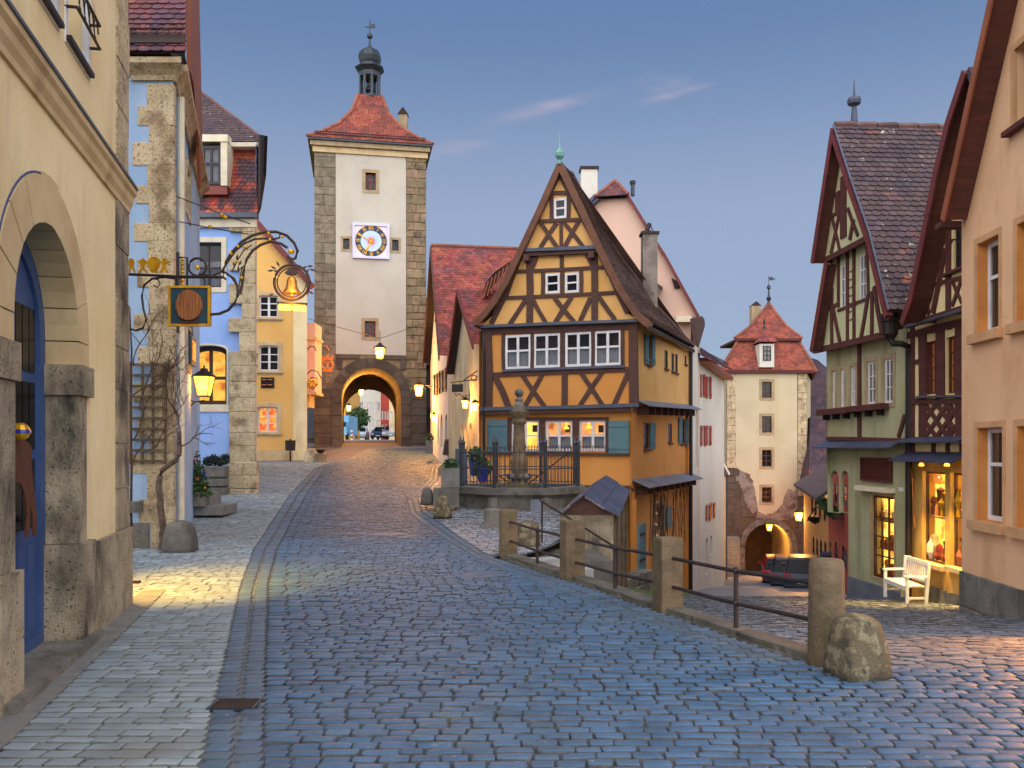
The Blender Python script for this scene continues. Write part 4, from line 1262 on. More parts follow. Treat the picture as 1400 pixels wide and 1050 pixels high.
for k, pp in enumerate(([(-4, 20), (-3, 12), (-5, 6), (-2, 0), (2, 1), (4, 6), (3, 12), (6, 20), (3, 20), (0, 13), (-2, 20)], [(-6, 20), (-2, 13), (-3, 8), (-7, 5), (-2, 2), (1, 0), (4, 3), (9, 6), (3, 9), (3, 14), (8, 20), (5, 20), (0, 15), (-3, 20)], [(-6, 16), (-9, 9), (-8, 2), (-3, -2), (4, -2), (8, 3), (8, 10), (5, 16), (3, 20), (-3, 20)], [(-6, 20), (-2, 13), (-3, 8), (-8, 5), (-2, 4), (-2, 0), (3, 0), (3, 4), (12, 4), (3, 9), (3, 14), (7, 20), (3, 20), (1, 15), (-2, 20)])):
    cx_ = (180, 195, 211, 224)[k]
    plate(fS, bs_, [(cx_ + x, 353 + y) for x, y in pp], -0.004, 0.008, 'gilt', 'gilt_figure')
# ------------------------------------------------------------------ pale blue corner house
blue = thing('blue_corner_house', 'pale blue corner house with rough stone quoins and scalloped maroon roof', 'house', (-5.6, 14.0, 0))
fB = Face((-7.6, 13.75), (-5.54, 13.75))
fBs = Face((-5.54, 13.75), (-7.5, 20.2))
ZB = 7.66
wB = Wall(fB, blue, [(0, -0.3), (fB.len, -0.3), (fB.len, ZB), (0, ZB)], MATS['blue_plaster']); wB.build()
wBs = Wall(fBs, blue, [(0, -0.3), (fBs.len, -0.3), (fBs.len, ZB), (0, ZB)], MATS['blue_plaster'])
for x0, x1, y0, y1 in ((244.5, 250, 190, 262), (254.5, 258.5, 232, 290), (255, 259.5, 452, 500)):
    window(wBs, fBs.rect(x0, y0, x1, y1), 'cream_paint', nx=2, ny=3, depth=0.14, single=False, surround=('quoin_stone', 0.14, 0.03))
wBs.build()
i = 0; z = 0.0
rq = random.Random(5)
while z < ZB - 0.1:
    h = min(rq.uniform(0.26, 0.46), ZB - z)
    xl = (204, 187, 199, 181)[i % 4] + rq.uniform(-3, 3)
    u0_ = fB.U(xl)
    cut = rq.choice((None, 0.5)) if i % 2 else None
    segs = [(u0_, fB.len)] if not cut else [(u0_, (u0_ + fB.len) / 2), ((u0_ + fB.len) / 2, fB.len)]
    for a, c in segs:
        piece('quoin', block_mesh(MATS['quoin_stone'], 0.03), blue, fmat(fB, (a + c) / 2 + (0.012 if c == fB.len else 0), z + h / 2, -0.04, c - a + 0.004, h - 0.001, 0.11))
    z += h; i += 1
slab(fB, blue, (0.6, fB.U(204), -0.2, 0.42), -0.02, 0.03, 'grey_stone', 'plinth')
# stone cornice with a hollow, turning the corner
cp = [(-0.02, ZB - 0.02), (0.05, ZB - 0.02), (0.07, ZB + 0.05), (0.14, ZB + 0.13), (0.22, ZB + 0.19), (0.22, ZB + 0.28), (-0.02, ZB + 0.28)]
MB().hexa([fB.P(fB.U(181) , z, o) for o, z in cp], [fB.P(fB.len + max(o, 0), z, o) for o, z in cp]).build('cornice', MATS['quoin_stone'], blue)
MB().hexa([fBs.P(-0.0 - 0 * o, z - 0.002, o + 0.0) for o, z in cp], [fBs.P(fBs.len, z - 0.002, o) for o, z in cp]).build('cornice', MATS['quoin_stone'], blue)
# roof: scalloped tiles, snow guard, flashing
eL, eR = V((-7.7, 13.5, 7.98)), V((-5.24, 13.5, 7.98))
tL, tR = V((-7.7, 15.7, 12.0)), V((-6.05, 15.7, 12.0))
deck(blue, [eL, tL], [eR, tR], MATS['deck_dark'])
tiles(blue, [eL, tL], [eR, tR], MATS['tile_maroon'], 0.19, 0.135, singles=260, out=V((0, -1, 1)), view=(150, -10, 300, 110), thick=0.022)
up = (tR - eR); up_l = up.length; up = V((0, 2.2, 4.02)).normalized(); no = V((0, -up.z, up.y))
fl = MB()
a0, a1 = eL + up * 0.17 + no * 0.07, eR + up * 0.17 + no * 0.07 + V((-0.03, 0, 0))
fl.quad(a0, a1, a1 + up * 0.20, a0 + up * 0.20); fl.build('flashing', MATS['deck_dark'], blue)
MB().box(fB, -0.3, fB.len - 0.02, ZB + 0.27, 8.06, -0.5, 0.16).build('eaves_board', MATS['deck_dark'], blue)
for k in (0.34, 0.46, 0.58):
    MB().tube([eL + up * k + no * 0.12, eR + up * k + no * 0.12 + V((-0.06, 0, 0))], 0.008, 5).build('snow_guard', MATS['iron'], blue)
for k in range(22):
    p = eR + V((-0.1 - k * 0.1, 0, 0)) + no * 0.12
    MB().tube([p + up * 0.32, p + up * 0.6], 0.006, 4).build('guard_bar', MATS['iron'], blue)
sB = fBs.off(0.18)
plate(sB, blue, [(257.5, 97), (257.5, -30), (270, -30), (274.5, 180), (272.5, 258), (270, 200), (262, 112)], -0.03, 0.03, 'rust_board', 'verge_board')
MB().hexa([eR, eR + V((0.02, 0, 0)), tR, tR], [fBs.P(0, 7.9, 0.1), fBs.P(0.01, 7.9, 0.1), V((-9.5, 20.6, 12.0)), V((-9.5, 20.61, 12.0))])
MB().add([eR + V((-0.01, 0, -0.02)), fBs.P(fBs.len + 0.3, 7.96, 0.22), V((-9.4, 20.9, 12.0)), tR], [(0, 1, 2, 3)]).build('roof', MATS['tile_maroon'], blue)
shell(blue, [(-7.5, 20.2), (-13, 19), (-13, 13.75), (-7.6, 13.75)], -0.3, 7.7, 'blue_plaster')
MB().tube([fBs.P(0.55, 7.6, 0.08), fBs.P(0.55, 0.1, 0.08)], 0.055, 10).build('rain_pipe', MATS['cream_paint'], blue)
# trellis with vine
tr = thing('wall_trellis', 'weathered wooden trellis fixed to the quoins behind the cream house', 'trellis', fB.P(fB.U(204), 1.4))
for x in (181, 197, 211, 228):
    MB().box(fB, fB.U(x) - 0.02, fB.U(x) + 0.02, fB.uz(x, 634)[1], fB.uz(x, 495)[1], 0.04, 0.058).build('slat', MATS['trellis_wood'], tr)
for k in range(10):
    y = 499 + k * 14.6
    z = fB.uz(205, y)[1]
    MB().box(fB, fB.U(179), fB.U(230.5), z - 0.021, z + 0.021, 0.0585, 0.076).build('slat', MATS['trellis_wood'], tr)
vine = thing('climbing_vine', 'bare climbing vine with a thick twisted trunk on the blue corner house', 'vine', at(222, 752, 13.4))
tk = [at(x, y, Y) for x, y, Y in ((222, 756, 13.42), (223, 725, 13.45), (220, 690, 13.5), (217, 660, 13.5), (219, 645, 13.5), (232, 635, 13.55), (243, 628, 13.6), (246, 612, 13.62), (245, 590, 13.62))]
tk = [course(tk, i / 22) + V((R.uniform(-.012, .012), R.uniform(-.012, .012), 0)) for i in range(23)]
MB().tube(tk, 0.062, 9, r1=0.034).build('trunk', MATS['vine_bark'], vine, smooth=True)
rv = random.Random(9)
def branch(p, d, L, r, dep):
    pts = [p]; n = 7
    for i in range(n):
        d = (d + V((rv.uniform(-.4, .4), rv.uniform(-.12, .12), rv.uniform(-.35, .35)))).normalized()
        p = p + d * L / n
        if p.y > 13.70: p.y = 13.66
        pts.append(p)
    MB().tube(pts, r, 5, r1=r * 0.4).build('twig', MATS['twig'], vine)
    if dep:
        for k in range(3):
            branch(pts[rv.randrange(2, n)], (d + V((rv.uniform(-1, 1), rv.uniform(-.1, .1), rv.uniform(-.6, 1)))).normalized(), L * 0.6, r * 0.6, dep - 1)
for x, y, dx, dz, L in ((182, 500, 0.1, 1, 0.9), (179, 640, 0.1, 1, 1.6), (184, 600, 0.3, 1, 1.4), (190, 560, 0.2, 1, 1.3), (246, 600, 0.1, 1, 1.0), (245, 570, -0.4, 0.8, 0.9), (248, 610, 0.6, 0.3, 0.6), (180, 700, 0.1, 1, 1.4), (195, 620, 0.8, 0.6, 0.8), (182, 540, 0.6, 0.5, 1.0)):
    branch(at(x, y, 13.6), V((dx, 0, dz)).normalized(), L, 0.012, 2)
MB().tube([at(x, y, 13.62) for x, y in ((181, 755), (179, 700), (180, 640), (178, 560), (180, 480), (177, 420))], 0.022, 6, r1=0.012).build('stem', MATS['twig'], vine)
# guard stone at the corner, stone corbel
def boulder(name, label, c, size, m, seed, cat='guard stone', top=0.75, rz=0.0, group=None):
    r = random.Random(seed)
    bm = bmesh.new()
    bmesh.ops.create_cube(bm, size=1)
    bmesh.ops.subdivide_edges(bm, edges=bm.edges[:], cuts=4, use_grid_fill=True)
    for v in bm.verts:
        p = v.co
        d = p.normalized() * 0.5
        k = 0.26 + 0.34 * max(0, p.z + 0.1)
        q = p.lerp(d * 1.15, min(0.85, k))
        t = 1 - (1 - top) * (p.z + 0.5)
        q.x *= t; q.y *= t
        q += V((r.uniform(-1, 1), r.uniform(-1, 1), r.uniform(-1, 1))) * 0.014
        v.co = q
    M = Matrix.Rotation(rz, 4, 'Z') @ Matrix.Diagonal((*size, 1))
    bm.transform(M)
    me = bpy.data.meshes.new(name); bm.to_mesh(me); bm.free()
    me.materials.append(MATS[m]); me.shade_smooth()
    o = link(name, me)
    o.location = V(c) + V((0, 0, size[2] * 0.48))
    prop(o, label, cat, group)
    return o
boulder('guard_stone', 'mossy round guard stone at the foot of the vine trunk', at(246, 757, 13.25), (0.5, 0.42, 0.52), 'grey_stone', 3)
cb_ = thing('stone_corbel', 'short weathered stone corbel sticking out above the blue plinth', 'corbel', at(183, 693, 13.6))
MB().wbox(at(182, 693, 13.55), (0.2, 0.3, 0.17)).build('block', MATS['grey_stone'], cb_)

# hanging blue sign and lantern on its side wall
fH = Face((-5.98, 15.2), (-5.6, 15.32))
hs = thing('blue_hanging_sign', 'small blue edge-on shop sign with gold picture hanging beside the corner house', 'hanging sign', fBs.P(3.0, 3.2))
fq = Face((-6.40, 16.8), (-6.60, 17.6))
MB().box(fq, 0, 0.72, at(263, 500, 17.2).z, at(263, 462, 17.2).z, -0.06, 0.0).build('sign_board', MATS['teal_sign'], hs)
MB().box(fq, 0.1, 0.62, at(263, 494, 17.2).z, at(263, 468, 17.2).z, 0.0, 0.012).build('sign_picture', MATS['gilt'], hs)
MB().tube([fq.P(0.36, at(263, 460, 17.2).z, -0.03), fq.P(0.36, at(263, 448, 17.2).z, -0.03), fq.P(0.36, at(263, 448, 17.2).z, -0.6)], 0.015, 6).build('arm', MATS['iron'], hs)
pl = at(279, 528, 17.5)
ln = lantern('wall_lantern', 'big glowing iron lantern on a bracket in front of the arched lit window', pl, 0.38, energy=16)
MB().tube([pl + V((-0.75, 0.05, -0.1)), pl + V((-0.5, 0, -0.2)), pl + V((-0.2, 0, -0.33)), pl + V((0, 0, -0.3))], 0.018, 6).build('arm', MATS['iron'], ln)
MB().tube([pl + V((-0.7, 0.05, -0.55)), pl + V((-0.35, 0, -0.5)), pl + V((-0.2, 0, -0.33))], 0.014, 6).build('brace', MATS['iron'], ln)

# ------------------------------------------------------------------ great wrought bracket with the bell
fK = Face((-5.66, 14.15), (-3.4, 14.84))
bell = thing('bell_sign', 'ornate wrought iron bracket arching out to a golden bell in a leafy ring', 'hanging sign', fK.P(0, 4.4))
iron(fK, bell, [(240, 379), (270, 379), (306, 379)], 4, name='arm')
iron(fK, bell, [(243, 345), (243, 379), (243, 420), (243, 455)], 4, name='wall_bar')
iron(fK, bell, [(243, 352), (256, 352), (256, 392)], 3, name='scroll')
for k in range(7):
    MB().ball(fK.P(*fK.uz(250, 355 + k * 5.6)), 0.03, 8).build('gilt_bead', MATS['gilt'], bell)
iron(fK, bell, ring_px(270, 365, 12), 3.4, name='ring', close=True)
MB().ball(fK.P(*fK.uz(270, 366), 0.02), 0.04, 8).build('rosette', MATS['gilt'], bell)
iron(fK, bell, [(305, 374), (309, 358), (318, 344), (330, 331), (345, 322), (362, 317), (378, 317), (392, 322), (402, 332), (407, 343), (404, 353), (397, 356), (393, 350)], 4.2, 'iron_rust', 'scroll')
iron(fK, bell, [(272, 374), (290, 377), (303, 371), (312, 357), (322, 343), (334, 333), (348, 327), (362, 326), (374, 327), (382, 325), (383, 319), (376, 316)], 3.0, 'iron_rust', 'scroll')
iron(fK, bell, [(328, 402), (331, 390), (333, 372), (337, 355), (345, 343), (356, 335), (370, 330), (384, 333), (393, 339)], 4.0, 'iron_rust', 'scroll')
iron(fK, bell, [(328, 402), (324, 390), (317, 379), (308, 372), (304, 378), (309, 382)], 3.4, 'iron_rust', 'scroll')
iron(fK, bell, [(317, 372), (325, 355), (333, 343), (344, 335)], 1.8, 'iron_rust', 'scroll')
iron(fK, bell, [(326, 396), (330, 370), (341, 350)], 1.6, 'iron_rust', 'scroll')
for x, y in ((325, 337), (335, 338), (324, 358), (330, 380), (316, 347), (367, 319), (386, 324), (369, 328)):
    MB().ball(fK.P(*fK.uz(x, y), 0.015), 0.028, 7).build('gilt_flower', MATS['gilt'], bell)
MB().lathe(fK.P(*fK.uz(398, 344), 0.0), [(0.05, -0.03), (0.055, 0), (0.05, 0.03)], 12).build('rosette', MATS['gilt'], bell)
lf = MB()
for x, y, a in ((324, 352, 80), (328, 360, 60), (320, 362, 110), (326, 368, 85), (331, 366, 40), (374, 366, 150), (380, 361, 120), (370, 370, 190), (378, 371, 170), (416, 366, 30), (424, 364, 10), (420, 371, 60), (427, 369, -10), (371, 403, 200), (425, 400, -20)):
    c = fK.uz(x, y); k = 0.06
    d = V((math.cos(rad(a)), math.sin(rad(a)))); e = V((-d.y, d.x)) * 0.35
    lf.prism(fK, [(c[0] - d.x * k, c[1] - d.y * k), (c[0] + e.x * k, c[1] + e.y * k), (c[0] + d.x * k, c[1] + d.y * k), (c[0] - e.x * k, c[1] - e.y * k)], -0.006, 0.006)
lf.build('iron_leaves', MATS['iron_rust'], bell)
iron(fK, bell, [(398, 352), (399, 362)], 3, name='hanging_link')
iron(fK, bell, ring_px(399, 386, 24, 28), 4, 'iron_rust', 'wreath_ring', close=True)
iron(fK, bell, ring_px(399, 386, 20, 28), 2, 'iron_rust', 'wreath_ring', close=True)
k = fK.Y(399) / F
MB().lathe(fK.P(*fK.uz(399, 401)), [(12 * k, 0), (12 * k, 1.5 * k), (9.5 * k, 5 * k), (7.5 * k, 10 * k), (6.8 * k, 17 * k), (5 * k, 21 * k), (2 * k, 23 * k), (1.4 * k, 27 * k), (0.01, 28 * k)], 16).build('bell', MATS['bell_gold'], bell, smooth=True)
MB().ball(fK.P(*fK.uz(399, 403)), 2.4 * k, 8).build('clapper', MATS['bell_gold'], bell)
MB().prism(fK, [fK.uz(*p) for p in ((389, 373), (399, 364), (409, 373), (404, 376), (394, 376))], -0.03, 0.03).build('bell_yoke', MATS['iron_rust'], bell)
ll = thing('bracket_lamp', 'short glowing strip lamp hanging under the golden bell', 'lamp', fK.P(*fK.uz(399, 421)))
MB().box(fK, *fK.rect(381, 417, 418, 424), -0.05, 0.05).build('lamp_glass', MATS['lamp_glow'], ll)
MB().box(fK, *fK.rect(379, 414, 420, 416.8), -0.07, 0.07).build('lamp_cap', MATS['iron'], ll)
MB().box(fK, *fK.rect(398, 417, 400, 425), -0.055, 0.055).build('bar', MATS['iron'], ll)
lamp_light(fK.P(*fK.uz(399, 432)), 6, 0.1, parent=ll)
lamp_light(fK.P(*fK.uz(399, 408), 0.22), 14, 0.05, parent=ll)
for (a, c) in (((240, 268), (342, 306)), ((245, 303), (340, 320))):
    iron(fK, bell, [a, ((a[0] + c[0]) / 2, (a[1] + c[1]) / 2 + 1), c], 1.5, name='stay')
for x, y in ((303, 294), (308, 297), (287, 310)):
    MB().ball(fK.P(*fK.uz(x, y)), 0.035, 7).build('gilt_flower', MATS['gilt'], bell)
# ------------------------------------------------------------------ violet-blue house with the stone pier (Y = 24)
vb = thing('violet_blue_house', 'violet blue house with a rough stone pier and spotted red tile-hung upper storey', 'house', (-8.2, 24, 0.3))
fC = Face((-12.0, 24.0), (-7.30, 24.0))
ZG = 8.2
wC = Wall(fC, vb, [(0, 0), (fC.len, 0), (fC.len, ZG), (0, ZG)], MATS['violet_blue_plaster'], thick=0.4)
window(wC, fC.rect(262, 331, 303, 393), 'dark_frame', nx=2, ny=2, fw=0.07, bar=0.05, depth=0.16, rows=(0.45,), back='dark', curtain=(0.0, 0.62), surround=('cream_paint', 0.14, 0.02))
window(wC, fC.rect(258, 472, 310, 553), 'brown_frame', nx=2, ny=2, rows=(0.45,), fw=0.13, bar=0.09, depth=0.26, rise=0.15, back='lit_room', surround=('cream_paint', 0.05, 0.015))
wC.build()
slab(fC, vb, (fC.U(255), fC.U(314), fC.uz(0, 563)[1], fC.uz(0, 554)[1]), -0.02, 0.03, 'cream_paint', 'sill_band')
# pier of big blocks, toothed into the wall
z = 0.2; i = 0
rq = random.Random(8)
while z < 7.85:
    h = rq.uniform(0.34, 0.6)
    h = min(h, 7.9 - z)
    xl = ((316, 331, 317, 333)[i % 4] + rq.uniform(-3, 2)) if z > 4.1 else 315
    a, c = fC.U(xl), fC.len
    if z < 4.1 and i % 2:
        m_ = a + (c - a) * rq.uniform(0.35, 0.65)
        segs = [(a, m_), (m_, c)]
    else: segs = [(a, c)]
    for p_, q_ in segs:
        piece('stone_block', block_mesh(MATS['quoin_stone'], 0.03), vb, fmat(fC, (p_ + q_) / 2, z + h / 2, 0.02, q_ - p_ - 0.008, h - 0.01, 0.2))
    z += h; i += 1
stones(fC, vb, fC.U(313), fC.len + 0.05, 0.1, 1.25, 0.4, MATS['quoin_stone'], per=(1, 2), proud=0.16, thick=0.3, joint=0.01)
slab(fC, vb, (0, fC.len + 0.02, 7.92, 8.16), -0.05, 0.1, 'cream_paint', 'eaves_board')
slab(fC, vb, (0, fC.len + 0.08, 8.165, 8.30), 0.0, 0.24, 'lead', 'gutter')
# steep tile-hung storey
e0, e1 = V((-12.0, 23.88, 8.3)), V((-7.22, 23.88, 8.3))
t0, t1 = V((-12.0, 24.5, 10.35)), V((-7.38, 24.5, 10.35))
deck(vb, [e0, t0], [e1, t1], MATS['deck_dark'], name='tile_backing')
tiles(vb, [e0, t0], [e1, t1], MATS['tile_spotted'], 0.15, 0.125, singles=120, out=V((0, -1, 0.2)), view=(270, 190, 356, 300), thick=0.016)
fD_ = Face((-12, 23.86), (-7.3, 23.86))
dr_ = fD_.rect(275, 199, 302, 252)
MB().box(fD_, fD_.U(262), fD_.U(275.5), 9.0, 10.5, -0.5, 0.0).build('dormer_cheek', MATS['cream_paint'], vb)
MB().box(fD_, fD_.U(302), fD_.U(311), 9.05, 10.5, -0.5, 0.02).build('dormer_cheek', MATS['cream_paint'], vb)
MB().box(fD_, fD_.U(262), fD_.U(312), 10.32, 10.52, -0.5, 0.05).build('dormer_head', MATS['cream_paint'], vb)
MB().box(fD_, fD_.U(262), fD_.U(311), fD_.uz(0, 266)[1], fD_.uz(0, 254)[1], -0.5, 0.02).build('dormer_apron', MATS['red_frame'], vb)
window(None, dr_, 'dark_frame', nx=2, ny=2, fw=0.08, bar=0.06, depth=0.02, rows=(0.55,), back='dark', curtain=(0, 1), f=fD_, root=vb)
# upper hipped roof
q0, q1, pk = V((-12.5, 24.15, 10.42)), V((-7.06, 24.15, 10.42)), V((-9.75, 26.2, 12.75))
MB().hexa([q0 + V((0, 0, -0.12)), q1 + V((0, 0, -0.12)), q1 + V((-1.2, 3.5, -0.12)), q0 + V((0, 3.5, -0.12))], [q0, q1, q1 + V((-1.2, 3.5, 0)), q0 + V((0, 3.5, 0))]).build('roof_eaves', MATS['cream_paint'], vb)
deck(vb, [q0, pk + V((-3, 0, 0))], [q1, pk], MATS['deck_dark'])
tiles(vb, [q0, pk + V((-3, 0, 0))], [q1, pk], MATS['tile_dark'], 0.16, 0.14, out=V((0, -1, 1)))
MB().add([q1, q1 + V((-1.4, 4.5, 0)), pk], [(0, 1, 2)]).build('roof', MATS['tile_dark'], vb)
MB().tube([course([q1, pk], i / 10) + V((0, 0, 0.03)) for i in range(11)], 0.045, 7).build('ridge_tiles', MATS['ridge_dark'], vb)
shell(vb, [(-7.3, 24), (-10.6, 34), (-15, 33), (-12, 24)], 0, 10.4, 'violet_blue_plaster')
plate(Face((-7.3, 24.0), (-8.0, 26.2)).off(0.12), vb, [(351, 183), (366, 186), (364, 240), (357, 285), (351, 300)], -0.06, 0.0, 'deck_dark', 'verge_board')
# bench-like stone trough with low shrubs, front steps, potted tree
tb = thing('stone_trough', 'long rough stone trough of dark shrubs under the violet blue wall', 'planter', at(298, 668, 23.5))
for k, (y0, y1) in enumerate(((637, 652), (653, 664), (665, 676))):
    z0_, z1_ = fC.uz(0, y1)[1], fC.uz(0, y0)[1]
    piece('stone_block', block_mesh(MATS['grey_stone'], 0.05), tb, fmat(fC, fC.U(297), (z0_ + z1_) / 2, 0.32, 0.78, z1_ - z0_ - 0.01, 0.5))
for k in range(4):
    leafy(tb, at(284 + k * 8, 631 - (k % 2) * 3, 23.6), 0.14, 150, 0.09, 'dark_leaf', 'shrub', 1.3, seed=k)
sp = thing('front_steps', 'two grey stone steps at the side of the corner house', 'steps', at(290, 700, 18.4))
MB().wbox(at(284, 696, 18.7), (0.98, 1.0, 0.2)).build('step', MATS['planter_grey'], sp)
MB().wbox(at(276, 681, 18.9), (0.62, 0.7, 0.26)).build('step', MATS['planter_grey'], sp)
pt = thing('potted_tree', 'small potted conifer hung with red and blue baubles on the steps', 'potted tree', at(270, 690, 18.2))
b0 = at(270, 683, 18.2)
MB().lathe(b0, [(0.19, -0.14), (0.24, 0.14), (0.2, 0.16)], 12).build('pot', MATS['grey_stone'], pt)
MB().tube([b0 + V((0, 0, 0.1)), b0 + V((0, 0, 0.7))], 0.03, 6).build('trunk', MATS['vine_bark'], pt)
leafy(pt, b0 + V((0, 0, 0.58)), 0.30, 900, 0.075, 'plant_leaf', 'foliage', 1.7, seed=4, cone=True)
for x, y, m_ in ((266, 629, 'red_flower'), (263, 643, 'blue_flower'), (276, 645, 'blue_flower'), (281, 650, 'blue_flower'), (280, 667, 'gilt'), (270, 655, 'red_flower')):
    MB().ball(at(x, y, 17.97), 0.028, 7).build('bauble', MATS[m_], pt)

# ------------------------------------------------------------------ yellow house (Y = 38)
ye = thing('yellow_house', 'bright yellow gabled house with white windows to the left of the clock tower', 'house', (-10.5, 38.2, 1))
fY = Face((-15.0, 38.0), (-9.38, 38.4))
pt_ = lambda x, y: fY.uz(x, y)
wY = Wall(fY, ye, [(0, 0.6), (fY.len, 0.6), (fY.len, pt_(420, 388)[1]), pt_(343, 296), (0, pt_(343, 296)[1] - 3.0)], MATS['yellow_plaster'], thick=0.3)
for x0, y0, x1, y1, bk in ((354, 404, 380, 434, 'dark'), (354, 472, 381, 507, 'dark'), (352, 556, 379, 591, 'lit_red')):
    window(wY, fY.rect(x0, y0, x1, y1), 'white_paint', nx=2, ny=3, fw=0.07, bar=0.045, depth=0.1, back=bk, mull=0.1, rise=0.05 if y0 > 450 else 0.0, surround=('trim_stone', 0.18, 0.02), sill=('trim_stone', 0.1, 0.09, 0.22))
wY.build()
slab(fY, ye, (fY.U(401), fY.len + 0.02, 0.6, pt_(410, 380)[1]), -0.02, 0.03, 'cream', 'corner_strip')
slab(fY, ye, (0, fY.U(401), 0.5, 1.55), -0.02, 0.025, 'trim_stone', 'plinth')
vb_ = MB().beam(fY, pt_(347, 299), pt_(428, 393), 0.26, -0.1, 0.30); vb_.build('verge_board', MATS['verge_red'], ye)
a_, b_ = fY.P(*pt_(347, 296), 0.3), fY.P(*pt_(428, 391), 0.3)
bk_ = V((-2.4, 7.6, 0))
MB().quad(a_, b_, b_ + bk_, a_ + bk_).build('roof', MATS['terracotta'], ye)
MB().quad(fY.P(fY.len, 0.5), fY.P(fY.len, 9.1), fY.P(fY.len, 9.1) + V((-2.2, 7.0, 0)), fY.P(fY.len, 0.5) + V((-2.2, 7.0, 0))).build('side_wall', MATS['yellow_plaster'], ye)
# pink oriel on its tower side
oc = at(424, 490, 40)
orl = MB().wbox((oc.x - 0.3, 40.6, (at(0, 442, 40).z + at(0, 536, 40).z) / 2), (1.1, 1.4, at(0, 442, 40).z - at(0, 536, 40).z)).build('oriel', MATS['pink_plaster'], ye)
for y in (463, 538):
    MB().wbox((oc.x - 0.25, 40.55, at(0, y, 40).z), (1.18, 1.5, 0.12)).build('oriel_ledge', MATS['trim_stone'], orl)
MB().wbox((oc.x - 0.4, 40.6, at(0, 548, 40).z), (0.7, 1.0, 0.6)).build('oriel_foot', MATS['trim_stone'], orl)
dkh = thing('dark_side_house', 'dark narrow house wall in the gap between yellow house and tower', 'house', at(425, 605, 50))
MB().wbox((at(422, 0, 50).x, 51, 5.0), (1.6, 2, 8.0)).build('wall', MATS['brown_stone'], dkh)
MB().wbox((at(424, 0, 50).x, 49.95, 3.2), (0.8, 0.1, 2.0)).build('doorway', MATS['iron_grey'], dkh)
rl = thing('wall_relief', 'small square orange and black relief plaque between the yellow house windows', 'plaque', fY.P(*pt_(366, 523)))
MB().box(fY, *fY.rect(357, 516, 375, 530.5), 0, 0.04).build('frame', MATS['iron'], rl)
for k in range(4):
    c = pt_(361.5 + (k % 2) * 8, 519.5 + (k // 2) * 7)
    MB().lathe(fY.P(c[0], c[1], 0.05), [(0.1, -0.02), (0.12, 0.0), (0.1, 0.02)], 8).build('relief_figure', MATS['orange_reveal'], rl)
for y, x in ((478, 346), (515, 346)):
    pass
bn = thing('litter_bin', 'dark grey litter bin on a post against the yellow wall', 'litter bin', at(397, 632, 37.6))
MB().lathe(at(397, 616, 37.6), [(0.22, 0), (0.24, 0.45), (0.2, 0.46)], 12).build('bin', MATS['iron'], bn)
MB().tube([at(397, 633, 37.75), at(397, 600, 37.75)], 0.04, 6).build('post', MATS['iron'], bn)
boulder('guard_stone', 'pale wheel-worn guard stone at the foot of the yellow house corner', at(425, 635, 37.5), (0.62, 0.5, 0.72), 'quoin_stone', 12)
wst = thing('stump', 'orange-brown stump of stone with a rusty bowl, beside the pale guard stone', 'stone stump', at(438, 635, 37.2))
MB().lathe(at(438, 635, 37.2), [(0.3, -0.1), (0.27, 0.45), (0.2, 0.5)], 7).build('block', MATS['rubble'], wst)
MB().lathe(at(438, 635, 37.2), [(0.1, 0.5), (0.2, 0.62), (0.24, 0.66)], 10).build('bowl', MATS['iron_rust'], wst)
iron(Face((-11.86, 37.9), (-11.1, 37.9)), ye, [(347, 480), (352, 484), (351, 492), (346, 494), (352, 500), (350, 507), (346, 510)], 1.6, name='iron_scroll')
gs = thing('flower_sign', 'gilded flower sign on an iron bracket between yellow house and tower', 'hanging sign', at(424, 520, 39))
fG = Face((-9.6, 39.0), (-8.4, 39.0))
for q in ([(419, 478), (424, 474), (430, 474), (432, 480)], [(419, 512), (426, 506), (434, 508), (440, 518), (441, 528)], [(420, 524), (426, 516), (433, 517), (434, 526), (428, 532), (421, 530), (420, 524)]):
    iron(fG, gs, q, 1.6, 'iron_rust', 'scroll')
for k in range(6):
    c = fG.uz(427 + 4 * math.cos(k * 1.05), 524 - 4 * math.sin(k * 1.05))
    MB().ball(fG.P(*c), 0.09, 7).build('petal', MATS['gilt'], gs)

# ------------------------------------------------------------------ clock tower over the gate (Y = 45..46)
tw = thing('clock_tower', 'tall gate tower with a square clock, cream panel and red roof with onion lantern', 'tower', (-8.0, 46, 1.7))
fT = Face((-10.61, 45.2), (-4.75, 46.3))
ZT = 17.85
ucT = (fT.U(467) + fT.U(548)) / 2
hwT = (fT.U(548) - fT.U(467)) / 2
zaT = fT.uz(507, 503)[1]
zsT = zaT - hwT
wT = Wall(fT, tw, [(0, 0.8), (fT.len, 0.8), (fT.len, ZT), (0, ZT)], MATS['mortar'], thick=0.4, name='core_wall')
wT.hole(arc_rect(ucT - hwT, ucT + hwT, 1.0, zaT, hwT, 18))
pz0, pz1 = fT.uz(507, 485)[1], fT.uz(507, 211)[1]
pa, pb = fT.U(459), fT.U(555)
fTp = fT.off(0.05)
wP = Wall(fTp, tw, [(pa, pz0), (pb, pz0), (pb, pz1), (pa, pz1)], MATS['tower_plaster'], thick=0.3, name='plaster_panel')
for r_ in ((499.5, 236, 514, 260), (498.5, 439, 513.5, 461)):
    window(wP, fTp.rect(*r_), 'red_frame', nx=2, ny=3, fw=0.06, bar=0.05, depth=0.2, back='dark', surround=('frame_stone', 0.17, 0.02))
    u0, u1, z0, z1 = fTp.rect(*r_)
    wT.hole([(u0, z0), (u1, z0), (u1, z1), (u0, z1)])
